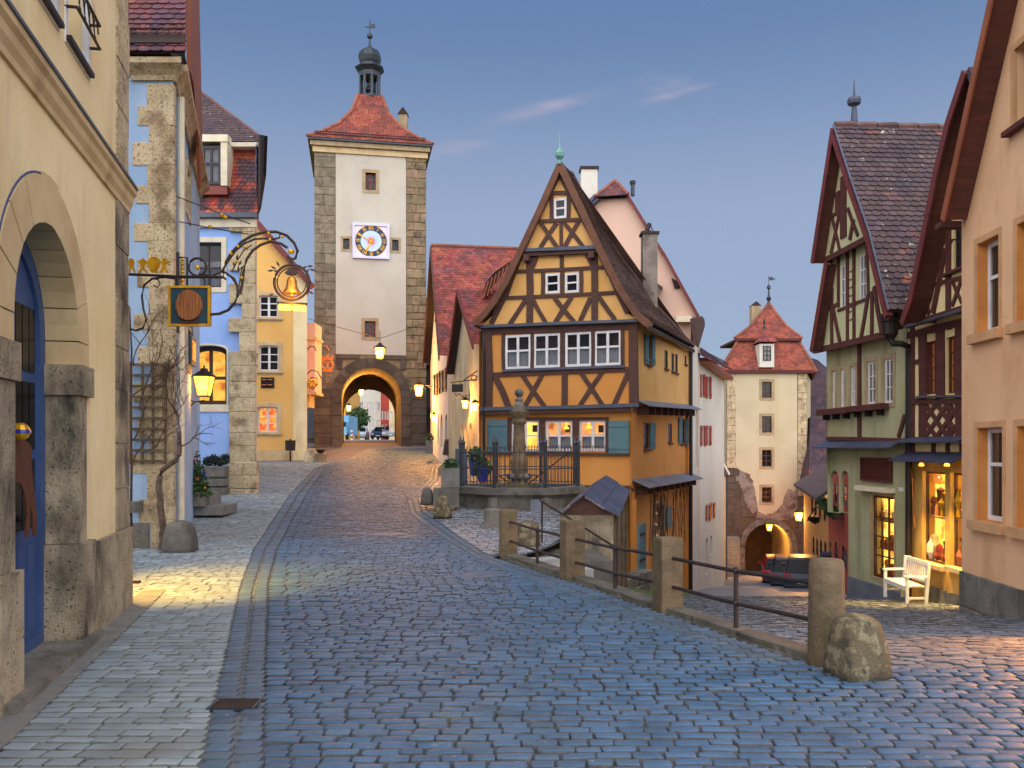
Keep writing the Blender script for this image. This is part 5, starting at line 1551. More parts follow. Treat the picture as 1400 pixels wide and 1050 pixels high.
for r_ in ((469, 326, 478, 341), (536, 328, 545, 343)):
    window(wP, fTp.rect(*r_), 'dark_frame', nx=2, ny=2, fw=0.04, bar=0.04, depth=0.12, back='dark', single=False, surround=('frame_stone', 0.12, 0.02))
    u0, u1, z0, z1 = fTp.rect(*r_)
    wT.hole([(u0, z0), (u1, z0), (u1, z1), (u0, z1)])
wT.build(); wP.build()
b = MB()
for u, o in ((pa, 0), (pb, 0)):
    b.quad(fT.P(u, pz0, 0), fT.P(u, pz0, 0.05), fT.P(u, pz1, 0.05), fT.P(u, pz1, 0))
b.quad(fT.P(pa, pz0, 0), fT.P(pb, pz0, 0), fT.P(pb, pz0, 0.05), fT.P(pa, pz0, 0.05))
b.build('plaster_edge', MATS['tower_plaster'], tw)
# corner columns of coursed blocks and the arch with its voussoirs
rt = random.Random(17)
stones(fT, tw, -0.02, pa - 0.01, 4.6, ZT - 0.1, 0.5, MATS['ashlar'], per=(1, 2), proud=0.05, thick=0.3, joint=0.02, bev=0.03, rnd=rt)
stones(fT, tw, pb + 0.01, fT.len + 0.03, 4.6, ZT - 0.1, 0.46, MATS['rubble'], per=(1, 3), proud=0.06, thick=0.3, joint=0.02, bev=0.09, rnd=rt)
Ro = hwT + 0.55
z = 0.9
while z < pz0 - 0.05:
    h = min(rt.uniform(0.42, 0.6), pz0 - z)
    zz = z + h * 0.5
    x = Ro if zz < zsT else (math.sqrt(max(0.0, Ro * Ro - (z - zsT) ** 2)) if z - zsT < Ro else 0)
    for s0, s1 in ((-0.03, ucT - x), (ucT + x, fT.len + 0.04)):
        if z > 4.6:
            s0 = max(s0, pa) ; s1 = min(s1, pb)
        if s1 - s0 < 0.1: continue
        if x == 0 and s0 > ucT - 0.1: s0 = ucT
        if x == 0 and s1 == ucT: s1 = ucT
        q = max(1, round((s1 - s0) / 0.85))
        ws = [rt.uniform(0.7, 1.3) for _ in range(q)]
        sc_ = (s1 - s0) / sum(ws); u = s0
        for w_ in ws:
            piece('stone_block', block_mesh(MATS['brown_stone'], 0.03), tw, fmat(fT, u + w_ * sc_ / 2, z + h / 2, -0.06 + rt.uniform(-0.012, 0.012), w_ * sc_ - 0.02, h - 0.02, 0.3))
            u += w_ * sc_
    z += h
for i in range(15):
    a0, a1 = math.pi * i / 15 + 0.006, math.pi * (i + 1) / 15 - 0.006
    MB().prism(fT, [(ucT + hwT * math.cos(a0), zsT + hwT * math.sin(a0)), (ucT + hwT * math.cos(a1), zsT + hwT * math.sin(a1)), (ucT + Ro * math.cos(a1), zsT + Ro * math.sin(a1)), (ucT + Ro * math.cos(a0), zsT + Ro * math.sin(a0))], -0.35, 0.095).build('arch_stone', MATS['brown_stone'], tw)
for s in (-1, 1):
    z = 0.9
    while z < zsT - 0.02:
        h = min(0.62, zsT - z)
        a, c = sorted((ucT + s * hwT, ucT + s * Ro))
        piece('stone_block', block_mesh(MATS['brown_stone'], 0.03), tw, fmat(fT, (a + c) / 2, z + h / 2, -0.09, c - a - 0.014, h - 0.02, 0.40))
        z += h
# tunnel through the tower and its narrower far arch
fTb = fT.off(-6.0)
op_ = arc_rect(ucT - hwT, ucT + hwT, 1.0, zaT, hwT, 18)
tn = MB()
for i in range(1, len(op_)):
    j = (i + 1) % len(op_)
    tn.quad(fT.P(*op_[i], -0.3), fT.P(*op_[j], -0.3), fT.P(*op_[j], -6.0), fT.P(*op_[i], -6.0))
tn.build('gate_vault', MATS['brown_stone'], tw)
ubl, ubr = fTb.U(470), fTb.U(540)
zab = fTb.uz(505, 532)[1]
wTb = Wall(fTb, tw, [(0, 0.8), (fT.len, 0.8), (fT.len, ZT), (0, ZT)], MATS['brown_stone'], name='rear_wall', thick=0.5)
wTb.hole(arc_rect(ubl, ubr, 1.0, zab, (ubr - ubl) / 2, 14))
wTb.build()
sb_ = MB()
for u in (0.0, fT.len):
    sb_.quad(fT.P(u, 0.8, 0), fT.P(u, 0.8, -6), fT.P(u, ZT, -6), fT.P(u, ZT, 0))
sb_.build('side_wall', MATS['rubble'], tw)
# cornice and roof
slab(fT, tw, (-0.1, fT.len + 0.1, ZT - 0.32, ZT - 0.02), -0.1, 0.14, 'trim_stone', 'cornice')
slab(fT, tw, (-0.22, fT.len + 0.22, ZT, ZT + 0.25), -6.2, 0.28, 'frame_stone', 'eaves_board')
slab(fT, tw, (-0.34, fT.len + 0.34, ZT + 0.252, ZT + 0.34), -6.3, 0.40, 'copper_dark', 'gutter')
zr0 = ZT + 0.35
zr1 = 21.75
ctr = fT.P(fT.len / 2, 0, -3.0)
Hh = (fT.len + 0.72) / 2
def tp(su, so, t):
    k = float(np.interp(t, [0, 0.15, 0.4, 0.7, 1], [1, 0.79, 0.51, 0.30, 0.20]))
    p = V((ctr.x, ctr.y)) + fT.u * (su * Hh * k) + fT.n * (so * (3.4) * k)
    return V((p.x, p.y, zr0 + (zr1 - zr0) * t))
TT = [0, 0.08, 0.15, 0.27, 0.4, 0.55, 0.7, 0.85, 1]
for (a, c) in (((-1, 1), (1, 1)), ((1, 1), (1, -1)), ((1, -1), (-1, -1)), ((-1, -1), (-1, 1))):
    l_, r_ = [tp(*a, t) for t in TT], [tp(*c, t) for t in TT]
    front = a == (-1, 1)
    o_ = V(((fT.n.x, fT.n.y, 0.8))) * (1) if front else V((0, 0, 1))
    deck(tw, l_, r_, MATS['deck_dark'] if front else MATS['terracotta'], n=10)
    if front or a == (1, 1):
        tiles(tw, l_, r_, MATS['terracotta'] if front else MATS['terracotta'], 0.2, 0.17, out=V((0, -0.2, 1)))
for s in (-1, 1):
    MB().tube([tp(s, 1, t) + V((0, 0, 0.04)) for t in TT], 0.10, 7).build('hip_tiles', MATS['ridge_tile'], tw)
sg = MB()
for zz in (0.10, 0.22):
    sg.tube([tp(-0.97, 1, 0.06) + V((0, 0, zz)), tp(0.97, 1, 0.06) + V((0, 0, zz))], 0.02, 4)
for k in range(40):
    p = tp(-0.97 + 1.94 * k / 39, 1, 0.06); sg.tube([p, p + V((0, 0, 0.24))], 0.013, 4)
sg.build('snow_guard', MATS['iron'], tw)
# open lantern with onion cap
lt = V((ctr.x, ctr.y, 0))
lc = MB().lathe(lt, [(0.62, zr1 - 0.25), (0.78, zr1 - 0.02), (0.78, zr1 + 0.1), (0.62, zr1 + 0.16)], 8, rz=rad(22.5)).build('lantern_base', MATS['copper_dark'], tw)
for k in range(8):
    a = rad(45 * k + 22.5)
    MB().tube([lt + V((0.55 * math.cos(a), 0.55 * math.sin(a), zr1 + 0.1)), lt + V((0.55 * math.cos(a), 0.55 * math.sin(a), zr1 + 1.62))], 0.085, 6).build('lantern_post', MATS['copper_dark'], tw)
MB().lathe(lt, [(0.62, zr1 + 1.3), (0.64, zr1 + 1.55), (0.86, zr1 + 1.78), (0.84, zr1 + 1.86), (0.6, zr1 + 1.95), (0.56, zr1 + 2.05), (0.62, zr1 + 2.2), (0.68, zr1 + 2.42), (0.64, zr1 + 2.66), (0.5, zr1 + 2.84), (0.26, zr1 + 2.98), (0.1, zr1 + 3.1), (0.06, zr1 + 3.3), (0.055, zr1 + 3.6)], 8, rz=rad(22.5)).build('onion_cap', MATS['copper_dark'], tw)
MB().lathe(lt, [(0.3, zr1 + 0.55), (0.28, zr1 + 0.62), (0.17, zr1 + 0.8), (0.14, zr1 + 1.0), (0.02, zr1 + 1.1)], 10).build('tower_bell', MATS['copper_dark'], tw)
MB().ball(lt + V((0, 0, zr1 + 3.72)), 0.17, 10).build('finial_ball', MATS['copper_dark'], tw)
MB().tube([lt + V((0, 0, zr1 + 3.6)), lt + V((0, 0, zr1 + 4.7))], 0.028, 5).build('vane_rod', MATS['copper_dark'], tw)
fV = Face((lt.x - 1, lt.y), (lt.x + 1, lt.y))
MB().prism(fV, [(1.02, zr1 + 4.2), (1.3, zr1 + 4.18), (1.3, zr1 + 4.42), (1.02, zr1 + 4.4)], -0.015, 0.015).build('vane_flag', MATS['copper_dark'], tw)
MB().prism(fV, [(0.72, zr1 + 4.24), (1.0, zr1 + 4.2), (1.0, zr1 + 4.28), (0.72, zr1 + 4.3)], -0.015, 0.015).build('vane_arrow', MATS['copper_dark'], tw)
cc = at(551.5, 165, 49.6)
ch = MB().wbox((cc.x, 49.6, cc.z - 0.7), (0.5, 0.5, 2.0)).build('chimney', MATS['frame_stone'], tw)
MB().hexa([cc + V((-0.3, -0.3, 0.3)), cc + V((0.3, -0.3, 0.3)), cc + V((0.3, 0.3, 0.3)), cc + V((-0.3, 0.3, 0.3))], [cc + V((-0.03, -0.3, 0.68)), cc + V((0.03, -0.3, 0.68)), cc + V((0.03, 0.3, 0.68)), cc + V((-0.03, 0.3, 0.68))]).build('chimney_cap', MATS['deck_dark'], ch)
# the clock: frame, painted field, dark ring, gilt numerals, sunburst, hands
ck = thing('tower_clock', 'square painted tower clock with dark numeral ring and red sunburst', 'clock', fT.P(fT.U(507), fT.uz(507, 330)[1], 0.06))
fK2 = fT.off(0.05)
R4 = fK2.rect(482, 306, 532.5, 354)
kc = ((R4[0] + R4[1]) / 2, (R4[2] + R4[3]) / 2)
mat('clock_lilac', lin((206, 204, 232)), 0.6); mat('clock_pink', lin((240, 216, 220)), 0.6); mat('clock_dark', lin((36, 38, 62)), 0.5); mat('clock_blue', lin((188, 212, 240)), 0.6); mat('clock_red', lin((214, 92, 96)), 0.6)
g = MB(); e = 0.13
g.box(fK2, R4[0], R4[0] + e, R4[2], R4[3], 0, 0.13); g.box(fK2, R4[1] - e, R4[1], R4[2], R4[3], 0, 0.13); g.box(fK2, R4[0] + e, R4[1] - e, R4[2], R4[2] + e, 0, 0.13); g.box(fK2, R4[0] + e, R4[1] - e, R4[3] - e, R4[3], 0, 0.13)
g.build('clock_frame', MATS['clock_lilac'], ck)
MB().box(fK2, R4[0] + e, R4[1] - e, R4[2] + e, R4[3] - e, 0, 0.06).build('clock_field', MATS['clock_pink'], ck)
def annulus(r0, r1, o0, o1, n=32):
    q = MB()
    for i in range(n):
        a, c = 2 * math.pi * i / n, 2 * math.pi * (i + 1) / n
        if r0 == 0:
            q.prism(fK2, [(kc[0], kc[1]), (kc[0] + r1 * math.cos(a), kc[1] + r1 * math.sin(a)), (kc[0] + r1 * math.cos(c), kc[1] + r1 * math.sin(c))], o0, o1)
        else:
            q.prism(fK2, [(kc[0] + r0 * math.cos(a), kc[1] + r0 * math.sin(a)), (kc[0] + r1 * math.cos(a), kc[1] + r1 * math.sin(a)), (kc[0] + r1 * math.cos(c), kc[1] + r1 * math.sin(c)), (kc[0] + r0 * math.cos(c), kc[1] + r0 * math.sin(c))], o0, o1)
    return q
annulus(0.57, 0.84, 0.062, 0.09).build('numeral_ring', MATS['clock_dark'], ck)
annulus(0, 0.57, 0.061, 0.08).build('dial', MATS['clock_blue'], ck)
sb2 = MB()
for i in range(24):
    a = 2 * math.pi * i / 24
    L_ = 0.44 if i % 2 else 0.33
    d = V((math.cos(a), math.sin(a))); e2 = V((-d.y, d.x)) * 0.022
    sb2.prism(fK2, [(kc[0] + e2.x, kc[1] + e2.y), (kc[0] - e2.x, kc[1] - e2.y), (kc[0] + d.x * L_, kc[1] + d.y * L_)], 0.081, 0.086)
sb2.build('sunburst', MATS['clock_red'], ck)
annulus(0, 0.16, 0.0865, 0.092, 16).build('sun_disc', MATS['clock_red'], ck)
NUM = ['XII', 'I', 'II', 'III', 'IIII', 'V', 'VI', 'VII', 'VIII', 'IX', 'X', 'XI']
for i, s in enumerate(NUM):
    a = math.pi / 2 - i * math.pi / 6
    d = V((math.cos(a), math.sin(a))); t_ = V((d.y, -d.x))
    q = MB(); x = -0.045 * (len(s) - 1) if len(s) < 4 else -0.12
    st_ = 0.09 if len(s) < 4 else 0.075
    for c_ in s:
        m0 = V(kc) + d * 0.705 + t_ * x
        hh_ = 0.095
        L2 = {'I': [(0, -1, 0, 1)], 'V': [(-0.5, 1, 0, -1), (0.5, 1, 0, -1)], 'X': [(-0.5, 1, 0.5, -1), (0.5, 1, -0.5, -1)]}[c_]
        for x0, y0, x1, y1 in L2:
            q.beam(fK2, tuple(m0 + t_ * x0 * 0.08 + d * y0 * hh_), tuple(m0 + t_ * x1 * 0.08 + d * y1 * hh_), 0.028, 0.088, 0.098)
        x += st_
    q.build('numeral', MATS['gilt'], ck)
for a, L_, w_ in ((90 - 295, 0.78, 0.05), (90 - 205, 0.52, 0.07)):
    d = V((math.cos(rad(a)), math.sin(rad(a))))
    q = MB().beam(fK2, (kc[0] - d.x * 0.16, kc[1] - d.y * 0.16), (kc[0] + d.x * L_, kc[1] + d.y * L_), w_, 0.10, 0.115)
    if L_ < 0.6:
        q.prism(fK2, [(kc[0] + d.x * 0.62, kc[1] + d.y * 0.62), (kc[0] + d.x * 0.46 - d.y * 0.1, kc[1] + d.y * 0.46 + d.x * 0.1), (kc[0] + d.x * 0.46 + d.y * 0.1, kc[1] + d.y * 0.46 - d.x * 0.1)], 0.1, 0.115)
    q.build('hand', MATS['gilt'], ck)
# pretzel sign, lanterns
pz = thing('pretzel_sign', 'orange pretzel sign with a crown hanging before the left of the tower arch', 'hanging sign', at(448, 500, 42))
fPz = Face((-9.6, 42.0), (-8.8, 42.0))
mat('pretzel', lin((226, 122, 44)), 0.4)
iron(fPz, pz, [(430, 478), (434, 473), (440, 472), (446, 473), (450, 478), (450, 484), (447, 486)], 1.4, 'pretzel', 'scroll')
iron(fPz, pz, ring_px(447.5, 498, 8, 16, ry=7), 1.8, 'pretzel', 'pretzel_ring', close=True)
for cx_ in (444.5, 450.5):
    iron(fPz, pz, ring_px(cx_, 499, 4, 12), 1.4, 'pretzel', 'pretzel_loop', close=True)
plate(fPz, pz, [(440, 492), (440, 486), (444, 490), (447.5, 485), (451, 490), (455, 486), (455, 492)], -0.02, 0.02, 'pretzel', 'crown')
plate(fPz, pz, [(441, 505), (454, 505), (454, 508), (441, 508)], -0.02, 0.02, 'pretzel', 'base')
lantern('hanging_lantern', 'large lit lantern hung on wires in front of the tower above the arch', at(519.5, 483, 42.0), 0.52, energy=300, hang=0.55)
wr = thing('lantern_wire', 'thin sagging wire holding the large lantern across the street', 'wire', at(519, 463, 42))
MB().tube([at(x, y, Y) for x, y, Y in ((408, 432, 39), (440, 441, 40), (480, 452, 41), (519, 463, 42), (560, 449, 42), (590, 440, 42))], 0.012, 4).build('wire', MATS['iron'], wr)
lantern('tunnel_lantern', 'lantern burning under the vault of the tower gate', at(494, 537, 49.5), 0.3, energy=480)
lantern('street_lantern', 'street lantern burning beyond the tower gate beside the tree', at(477, 558, 62), 0.36, energy=600)
ln = lantern('bracket_lantern', 'bright bracket lantern at the right foot of the tower, over the street', at(573, 534, 41.5), 0.5, energy=600)
MB().tube([at(573, 546, 41.5), at(580, 527, 41.4), at(596, 527, 41.2), at(606, 527, 41)], 0.025, 5).build('arm', MATS['iron'], ln)
MB().tube([at(584, 527, 41.4), at(592, 534, 41.2), at(602, 546, 41)], 0.018, 5).build('brace', MATS['iron'], ln)

# ------------------------------------------------------------------ the street seen through the gate
sheet('street', lambda y: -14.0, lambda y: -2.6 if y < 45 else -3.5, [36.5, 38, 40, 42, 43, 46, 50, 54, 60, 70, 80, 100, 120, 160], z_road, MATS['asphalt'], 0.004)
def far_house(name, label, x0, x1, Y, y_top, y_ridge, m, roofm, wins, wm='red_shutter', dep=8.0, zb=1.5, ry=None):
    h = thing(name, label, 'house', at((x0 + x1) / 2, HY - 5, Y))
    f = Face(((x0 - CX) / F * Y, Y), ((x1 - CX) / F * Y, Y))
    zt_ = EYE + (HY - y_top) / F * Y
    w = Wall(f, h, [(0, zb), (f.len, zb), (f.len, zt_), (0, zt_)], MATS[m], thick=0.2)
    for r_ in wins:
        window(w, f.rect(*r_[:4]), 'white_paint', nx=2, ny=2, fw=0.1, bar=0.07, depth=0.08, back=(r_[4] if len(r_) > 4 else 'dark'), single=False)
    w.build()
    bk2 = V((0, dep, 0))
    MB().quad(f.P(0, zb), f.P(0, zt_), f.P(0, zt_) + bk2, f.P(0, zb) + bk2).quad(f.P(f.len, zb), f.P(f.len, zt_), f.P(f.len, zt_) + bk2, f.P(f.len, zb) + bk2).build('side_wall', MATS[m], h)
    zrg = EYE + (HY - y_ridge) / F * Y
    a, c = f.P(-0.2, zt_ - 0.1, 0.3), f.P(f.len + 0.2, zt_ - 0.1, 0.3)
    r0, r1 = V((a.x, a.y + dep / 2, zrg)), V((c.x, c.y + dep / 2, zrg))
    MB().quad(a, c, r1, r0).quad(r0, r1, r1 + V((0, dep / 2 + 0.3, zt_ - zrg)), r0 + V((0, dep / 2 + 0.3, zt_ - zrg))).build('roof', MATS[roofm], h)
    return h
far_house('townhouse', 'cream townhouse with rows of windows seen through the tower gate', 484, 514, 112, 505, 480, 'white_plaster', 'terracotta', [(502.5, 550, 505, 562), (506.5, 550, 509, 562), (510, 550, 512.5, 562), (502.5, 573, 505, 588), (506.5, 573, 509, 588), (510, 573, 512.5, 588), (491, 550, 497, 557), (488, 577, 498, 588)])
far_house('townhouse', 'pale blue-white narrow townhouse in the middle of the gate opening', 514, 522, 110, 500, 470, 'white_plaster', 'terracotta', [(515.5, 550, 520, 562), (515.5, 575, 520, 590, 'lit_warm')])
far_house('townhouse', 'terracotta red townhouse with dark windows seen through the tower gate', 520.5, 533, 100, 505, 480, 'red_plaster', 'terracotta', [(521.5, 561, 524, 574), (525.5, 561, 528, 574), (529, 561, 531.5, 574), (521.5, 580, 524, 592), (526, 580, 529, 592)])
far_house('townhouse', 'cream townhouse at the right edge of the gate opening', 532, 552, 90, 500, 470, 'cream', 'terracotta', [(533.5, 563, 536.5, 577), (534, 582, 537.5, 594, 'lit_warm')])
far_house('townhouse', 'warm lit house front at the left edge of the gate opening', 440, 472, 84, 480, 450, 'yellow_plaster', 'terracotta', [(462, 560, 467, 575, 'lit_warm')])
tre = thing('street_tree', 'round leafy street tree seen through the tower gate', 'tree', at(489, 600, 82))
MB().tube([at(487, 600, 82), at(487, 585, 82), at(489, 572, 82)], 0.16, 7, r1=0.1).build('trunk', MATS['vine_bark'], tre)
leafy(tre, at(489, 572, 82), 1.35, 700, 0.34, 'plant_leaf', 'crown', 0.95, seed=8)

def car(name, label, p, heading, m, group=None, hatch=False, wl_=4.3, hgt=1.45):
    """a parked car: body by sections, glasshouse, wheels, lamps. heading: direction the nose points (radians from +X)"""
    p = V(p)
    t = thing(name, label, 'car', p, group)
    Mr = Matrix.Rotation(heading, 3, 'Z')
    T = lambda x, y, z: p + Mr @ V((x, y, z))
    L2 = wl_ / 2; W2 = 0.88
    rear = -L2
    prof_ = [(-L2, 0.38), (-L2 - 0.02, 0.72), (-L2 + 0.12, 0.92), (L2 - 1.25, 0.94), (L2 - 0.25, 0.76), (L2, 0.6), (L2 - 0.03, 0.34), (L2 - 0.2, 0.24), (-L2 + 0.2, 0.24)]
    MB().hexa([T(x, -W2, z) for x, z in prof_], [T(x, W2, z) for x, z in prof_]).build('body', MATS[m], t)
    r0 = -L2 + (0.18 if hatch else 0.75)
    cab = [(r0 - (0.0), 0.9), (r0 + (0.22 if hatch else 0.5), hgt - 0.06), (r0 + 0.7, hgt), (0.25, hgt - 0.02), (L2 - 1.2, 0.92)]
    lo = [T(x, -W2 * 0.93 if z < 1 else -W2 * 0.74, z) for x, z in cab]; hi = [T(x, W2 * 0.93 if z < 1 else W2 * 0.74, z) for x, z in cab]
    MB().hexa(lo, hi).build('cabin_glass', MATS['car_glass'], t)
    rf = [(r0 + (0.20 if hatch else 0.48), hgt - 0.05), (r0 + 0.7, hgt + 0.012), (0.25, hgt - 0.008), (0.3, hgt - 0.06)]
    MB().hexa([T(x, -W2 * 0.76, z) for x, z in rf], [T(x, W2 * 0.76, z) for x, z in rf]).build('roof', MATS[m], t)
    for s in (-1, 1):
        pb_ = MB()
        for xa, za, xb, zb_ in ((r0 + 0.01, 0.92, r0 + (0.22 if hatch else 0.5), hgt - 0.04), (L2 - 1.22, 0.93, 0.25, hgt - 0.02), (-0.25, 0.92, -0.2, hgt)):
            pb_.tube([T(xa, s * W2 * 0.94, za), T(xb, s * W2 * 0.755, zb_)], 0.045, 5)
        pb_.build('window_pillar', MATS[m], t)
        for x in (-L2 + 0.8, L2 - 0.85):
            wh = MB(); n = 12
            c0, c1 = T(x, s * (W2 - 0.18), 0.32), T(x, s * (W2 + 0.02), 0.32)
            wh.tube([c0, c1], 0.32, 14)
            wo = wh.build('wheel', MATS['tyre'], t)
            MB().tube([T(x, s * (W2 + 0.0), 0.32), T(x, s * (W2 + 0.03), 0.32)], 0.2, 10).build('rim', MATS['car_silver'], wo)
        MB().hexa([T(-L2 - 0.035, s * 0.86, 0.62), T(-L2 - 0.035, s * 0.6, 0.62), T(-L2 - 0.02, s * 0.6, 0.86), T(-L2 - 0.02, s * 0.86, 0.86)], [T(-L2 + 0.1, s * 0.885, 0.62), T(-L2 + 0.1, s * 0.6, 0.62), T(-L2 + 0.1, s * 0.6, 0.88), T(-L2 + 0.1, s * 0.885, 0.88)]).build('tail_lamp', MATS['tail_red'], t)
        MB().hexa([T(L2 + 0.012, s * 0.84, 0.5), T(L2 + 0.012, s * 0.5, 0.5), T(L2 - 0.02, s * 0.5, 0.64), T(L2 - 0.02, s * 0.84, 0.64)], [T(L2 - 0.15, s * 0.885, 0.5), T(L2 - 0.15, s * 0.5, 0.5), T(L2 - 0.2, s * 0.5, 0.7), T(L2 - 0.2, s * 0.885, 0.7)]).build('headlight', MATS['white_paint'], t)
        MB().wbox(T(L2 - 1.45, s * (W2 + 0.1), 0.98), (0.12, 0.2, 0.13), heading).build('mirror', MATS[m], t)
    for x, z in ((-L2 - 0.03, 0.5), (L2 + 0.01, 0.42)):
        MB().wbox(T(x, 0, z), (0.03, 0.5, 0.11), heading).build('number_plate', MATS['white_paint'], t)
    MB().hexa([T(-L2 - 0.05, -0.84, 0.3), T(-L2 - 0.05, 0.84, 0.3), T(-L2 + 0.05, 0.87, 0.3), T(-L2 + 0.05, -0.87, 0.3)], [T(-L2 - 0.05, -0.84, 0.46), T(-L2 - 0.05, 0.84, 0.46), T(-L2 + 0.05, 0.87, 0.46), T(-L2 + 0.05, -0.87, 0.46)]).build('bumper', MATS['iron_grey'], t)
    return t
cg = 'cars parked beyond the tower gate'
car('parked_car', 'silver white saloon car facing out of the street beyond the gate', at(492, 601.5, 96) , rad(-86), 'car_white', cg)
car('parked_car', 'dark navy car parked in the middle of the gate opening', at(522.5, 601, 96), rad(-94), 'car_navy', cg)
car('parked_car', 'pale blue car half hidden at the right side of the gate', at(537, 600, 92), rad(-90), 'car_silver', cg)
vn = thing('parked_van', 'light blue box van at the left side of the gate opening', 'van', at(470, 600, 74))
p = at(470.5, 601, 74)
MB().wbox(p + V((0, 1.2, 1.25)), (1.15, 4.2, 1.7)).build('box_body', MATS['van_blue'], vn)
MB().wbox(p + V((0, -1.3, 0.95)), (1.12, 0.8, 1.15), taper=0.85).build('cab', MATS['van_blue'], vn)
MB().wbox(p + V((0, -1.62, 1.3)), (0.95, 0.1, 0.4)).build('windscreen', MATS['car_glass'], vn)
for s in (-1, 1):
    MB().tube([p + V((s * 0.4, -1.2, 0.3)), p + V((s * 0.58, -1.2, 0.3))], 0.3, 12).build('wheel', MATS['tyre'], vn)
bp_ = thing('striped_barrier_post', 'red and white striped post standing just beyond the gate', 'post', at(481, 602, 66))
for k in range(5):
    MB().lathe(at(481, 602, 66) + V((0, 0, 0.16 * k)), [(0.09, 0), (0.09, 0.158)], 8).build('band', MATS['red_shutter' if k % 2 else 'white_paint'], bp_)
# ------------------------------------------------------------------ small dark-roofed house tucked behind the tower's right foot
sr = thing('slate_house', 'narrow house with dark plum roof squeezed between tower and red-roofed house', 'house', at(588, 615, 47.5))
f_ = Face((at(576, 0, 47.5).x, 47.5), (at(606, 0, 47.5).x, 47.5))
wS = Wall(f_, sr, [(0, 0.8), (f_.len, 0.8), (f_.len, at(0, 497, 47.5).z), (0, at(0, 497, 47.5).z)], MATS['brown_stone']); wS.build()
e0, e1 = f_.P(-0.3, at(0, 500, 47.3).z, 0.3), f_.P(f_.len, at(0, 500, 47.3).z, 0.3)
r0, r1 = e0 + V((0, 2.8, at(0, 408, 50).z - e0.z)), e1 + V((0, 2.8, at(0, 408, 50).z - e1.z))
deck(sr, [e0, r0], [e1, r1], MATS['deck_dark']); tiles(sr, [e0, r0], [e1, r1], MATS['tile_dark'], 0.2, 0.18, out=V((0, -1, 1)))
iron(f_.off(0.2), sr, [(588, 508), (590, 540), (594, 575)], 2.5, name='iron_scroll')
plate(f_.off(0.4), sr, [(582, 560), (590, 555), (597, 572), (590, 575)], 0, 0.1, 'iron', 'iron_arm')
shell(sr, [(f_.a.x, 47.5), (f_.a.x - 1, 53), (f_.b.x, 53)], 0.8, at(0, 497, 47.5).z, 'brown_stone')

# ------------------------------------------------------------------ red-roofed white house along the street (gable to the street)
rh = thing('red_roofed_house', 'white shuttered house with a long steep red tiled roof facing the street', 'house', (-3.3, 38, 1))
fG_ = Face((at(588.5, 0, 43).x, 43.0), (at(613, 0, 34).x, 34.0))
gz = lambda x, y: fG_.uz(x, y)
wG = Wall(fG_, rh, [(0, 0.4), (fG_.len, 0.4), gz(613, 482), gz(600, 338), gz(588.5, 492)], MATS['white_plaster'])
for x0, x1, y0, y1 in ((595, 597.5, 512, 540), (599, 601, 509, 538), (602.5, 605, 507, 537), (607, 609.5, 503.5, 534)):
    window(wG, fG_.rect(x0, y0, x1, y1), 'white_paint', nx=2, ny=3, depth=0.08, single=False)
for x0, x1, y0, y1 in ((599, 602, 440, 466), (602.8, 604.5, 443, 468)):
    window(wG, fG_.rect(x0, y0, x1, y1), 'dark_frame', nx=1, ny=2, depth=0.08, single=False)
for x0, x1, y0, y1, bk in ((598, 600, 566, 606, 'lit_warm'), (602, 605, 566, 611, 'lit_warm'), (608.5, 611.5, 566, 612, 'dark')):
    window(wG, fG_.rect(x0, y0, x1, y1), 'brown_frame', nx=1, ny=2, depth=0.15, rise=0.35, back=bk, single=False, name='doorway')
wG.build()
for x0, x1, y0, y1 in ((593.8, 595, 512, 540), (597.5, 598.8, 511, 540), (601, 602.4, 508, 538), (605.2, 606.6, 506, 536), (609.7, 611.2, 503, 535)):
    shutter(fG_, rh, fG_.rect(x0, y0, x1, y1), 'timber_brown')
timber(fG_, rh, (595, 438), (608, 428), 4, 'timber_brown')
g0, gR, g1 = fG_.P(*gz(613, 486), 0.35), fG_.P(*gz(600, 337), 0.35), fG_.P(*gz(588.5, 496), 0.35)
rd = V((0.986, 0.1655, 0))
for p_, q_, n_ in ((g0, gR, V((0.3, -1, 0.4))), (g1, gR, V((0, 1, 0.4)))):
    deck(rh, [p_, gR], [p_ + rd * 9, gR + rd * 9], MATS['deck_dark'], out=n_)
    if p_ is g0: tiles(rh, [p_, gR], [p_ + rd * 7.5, gR + rd * 7.5], MATS['tile_bright'], 0.19, 0.165, out=n_)
    m_ = MB(); k_ = V((0, 0, 0.22))
    m_.hexa([p_ - rd * 0.06, gR - rd * 0.06, gR - rd * 0.06 - k_, p_ - rd * 0.06 - k_], [p_, gR, gR - k_, p_ - k_]).build('verge_board', MATS['timber_brown'], rh)
MB().tube([gR + rd * (i * 0.5) + V((0, 0, 0.03)) for i in range(16)], 0.1, 6).build('ridge_tiles', MATS['ridge_tile'], rh)
cp_ = gR + rd * 4.6
MB().tube([cp_, cp_ + V((0, 0, 0.35)), cp_ + V((0.12, 0, 0.35))], 0.1, 6).build('roof_vent', MATS['iron'], rh)
MB().tube([cp_ + V((0.45, 0, 0)), cp_ + V((0.45, 0, 0.3))], 0.03, 5).build('roof_vent', MATS['iron'], rh)
shell(rh, [(fG_.b.x, 34), (fG_.b.x + 9, 35.5), (fG_.a.x + 9, 44.5), (fG_.a.x, 43)], 0, 5.2, 'white_plaster')
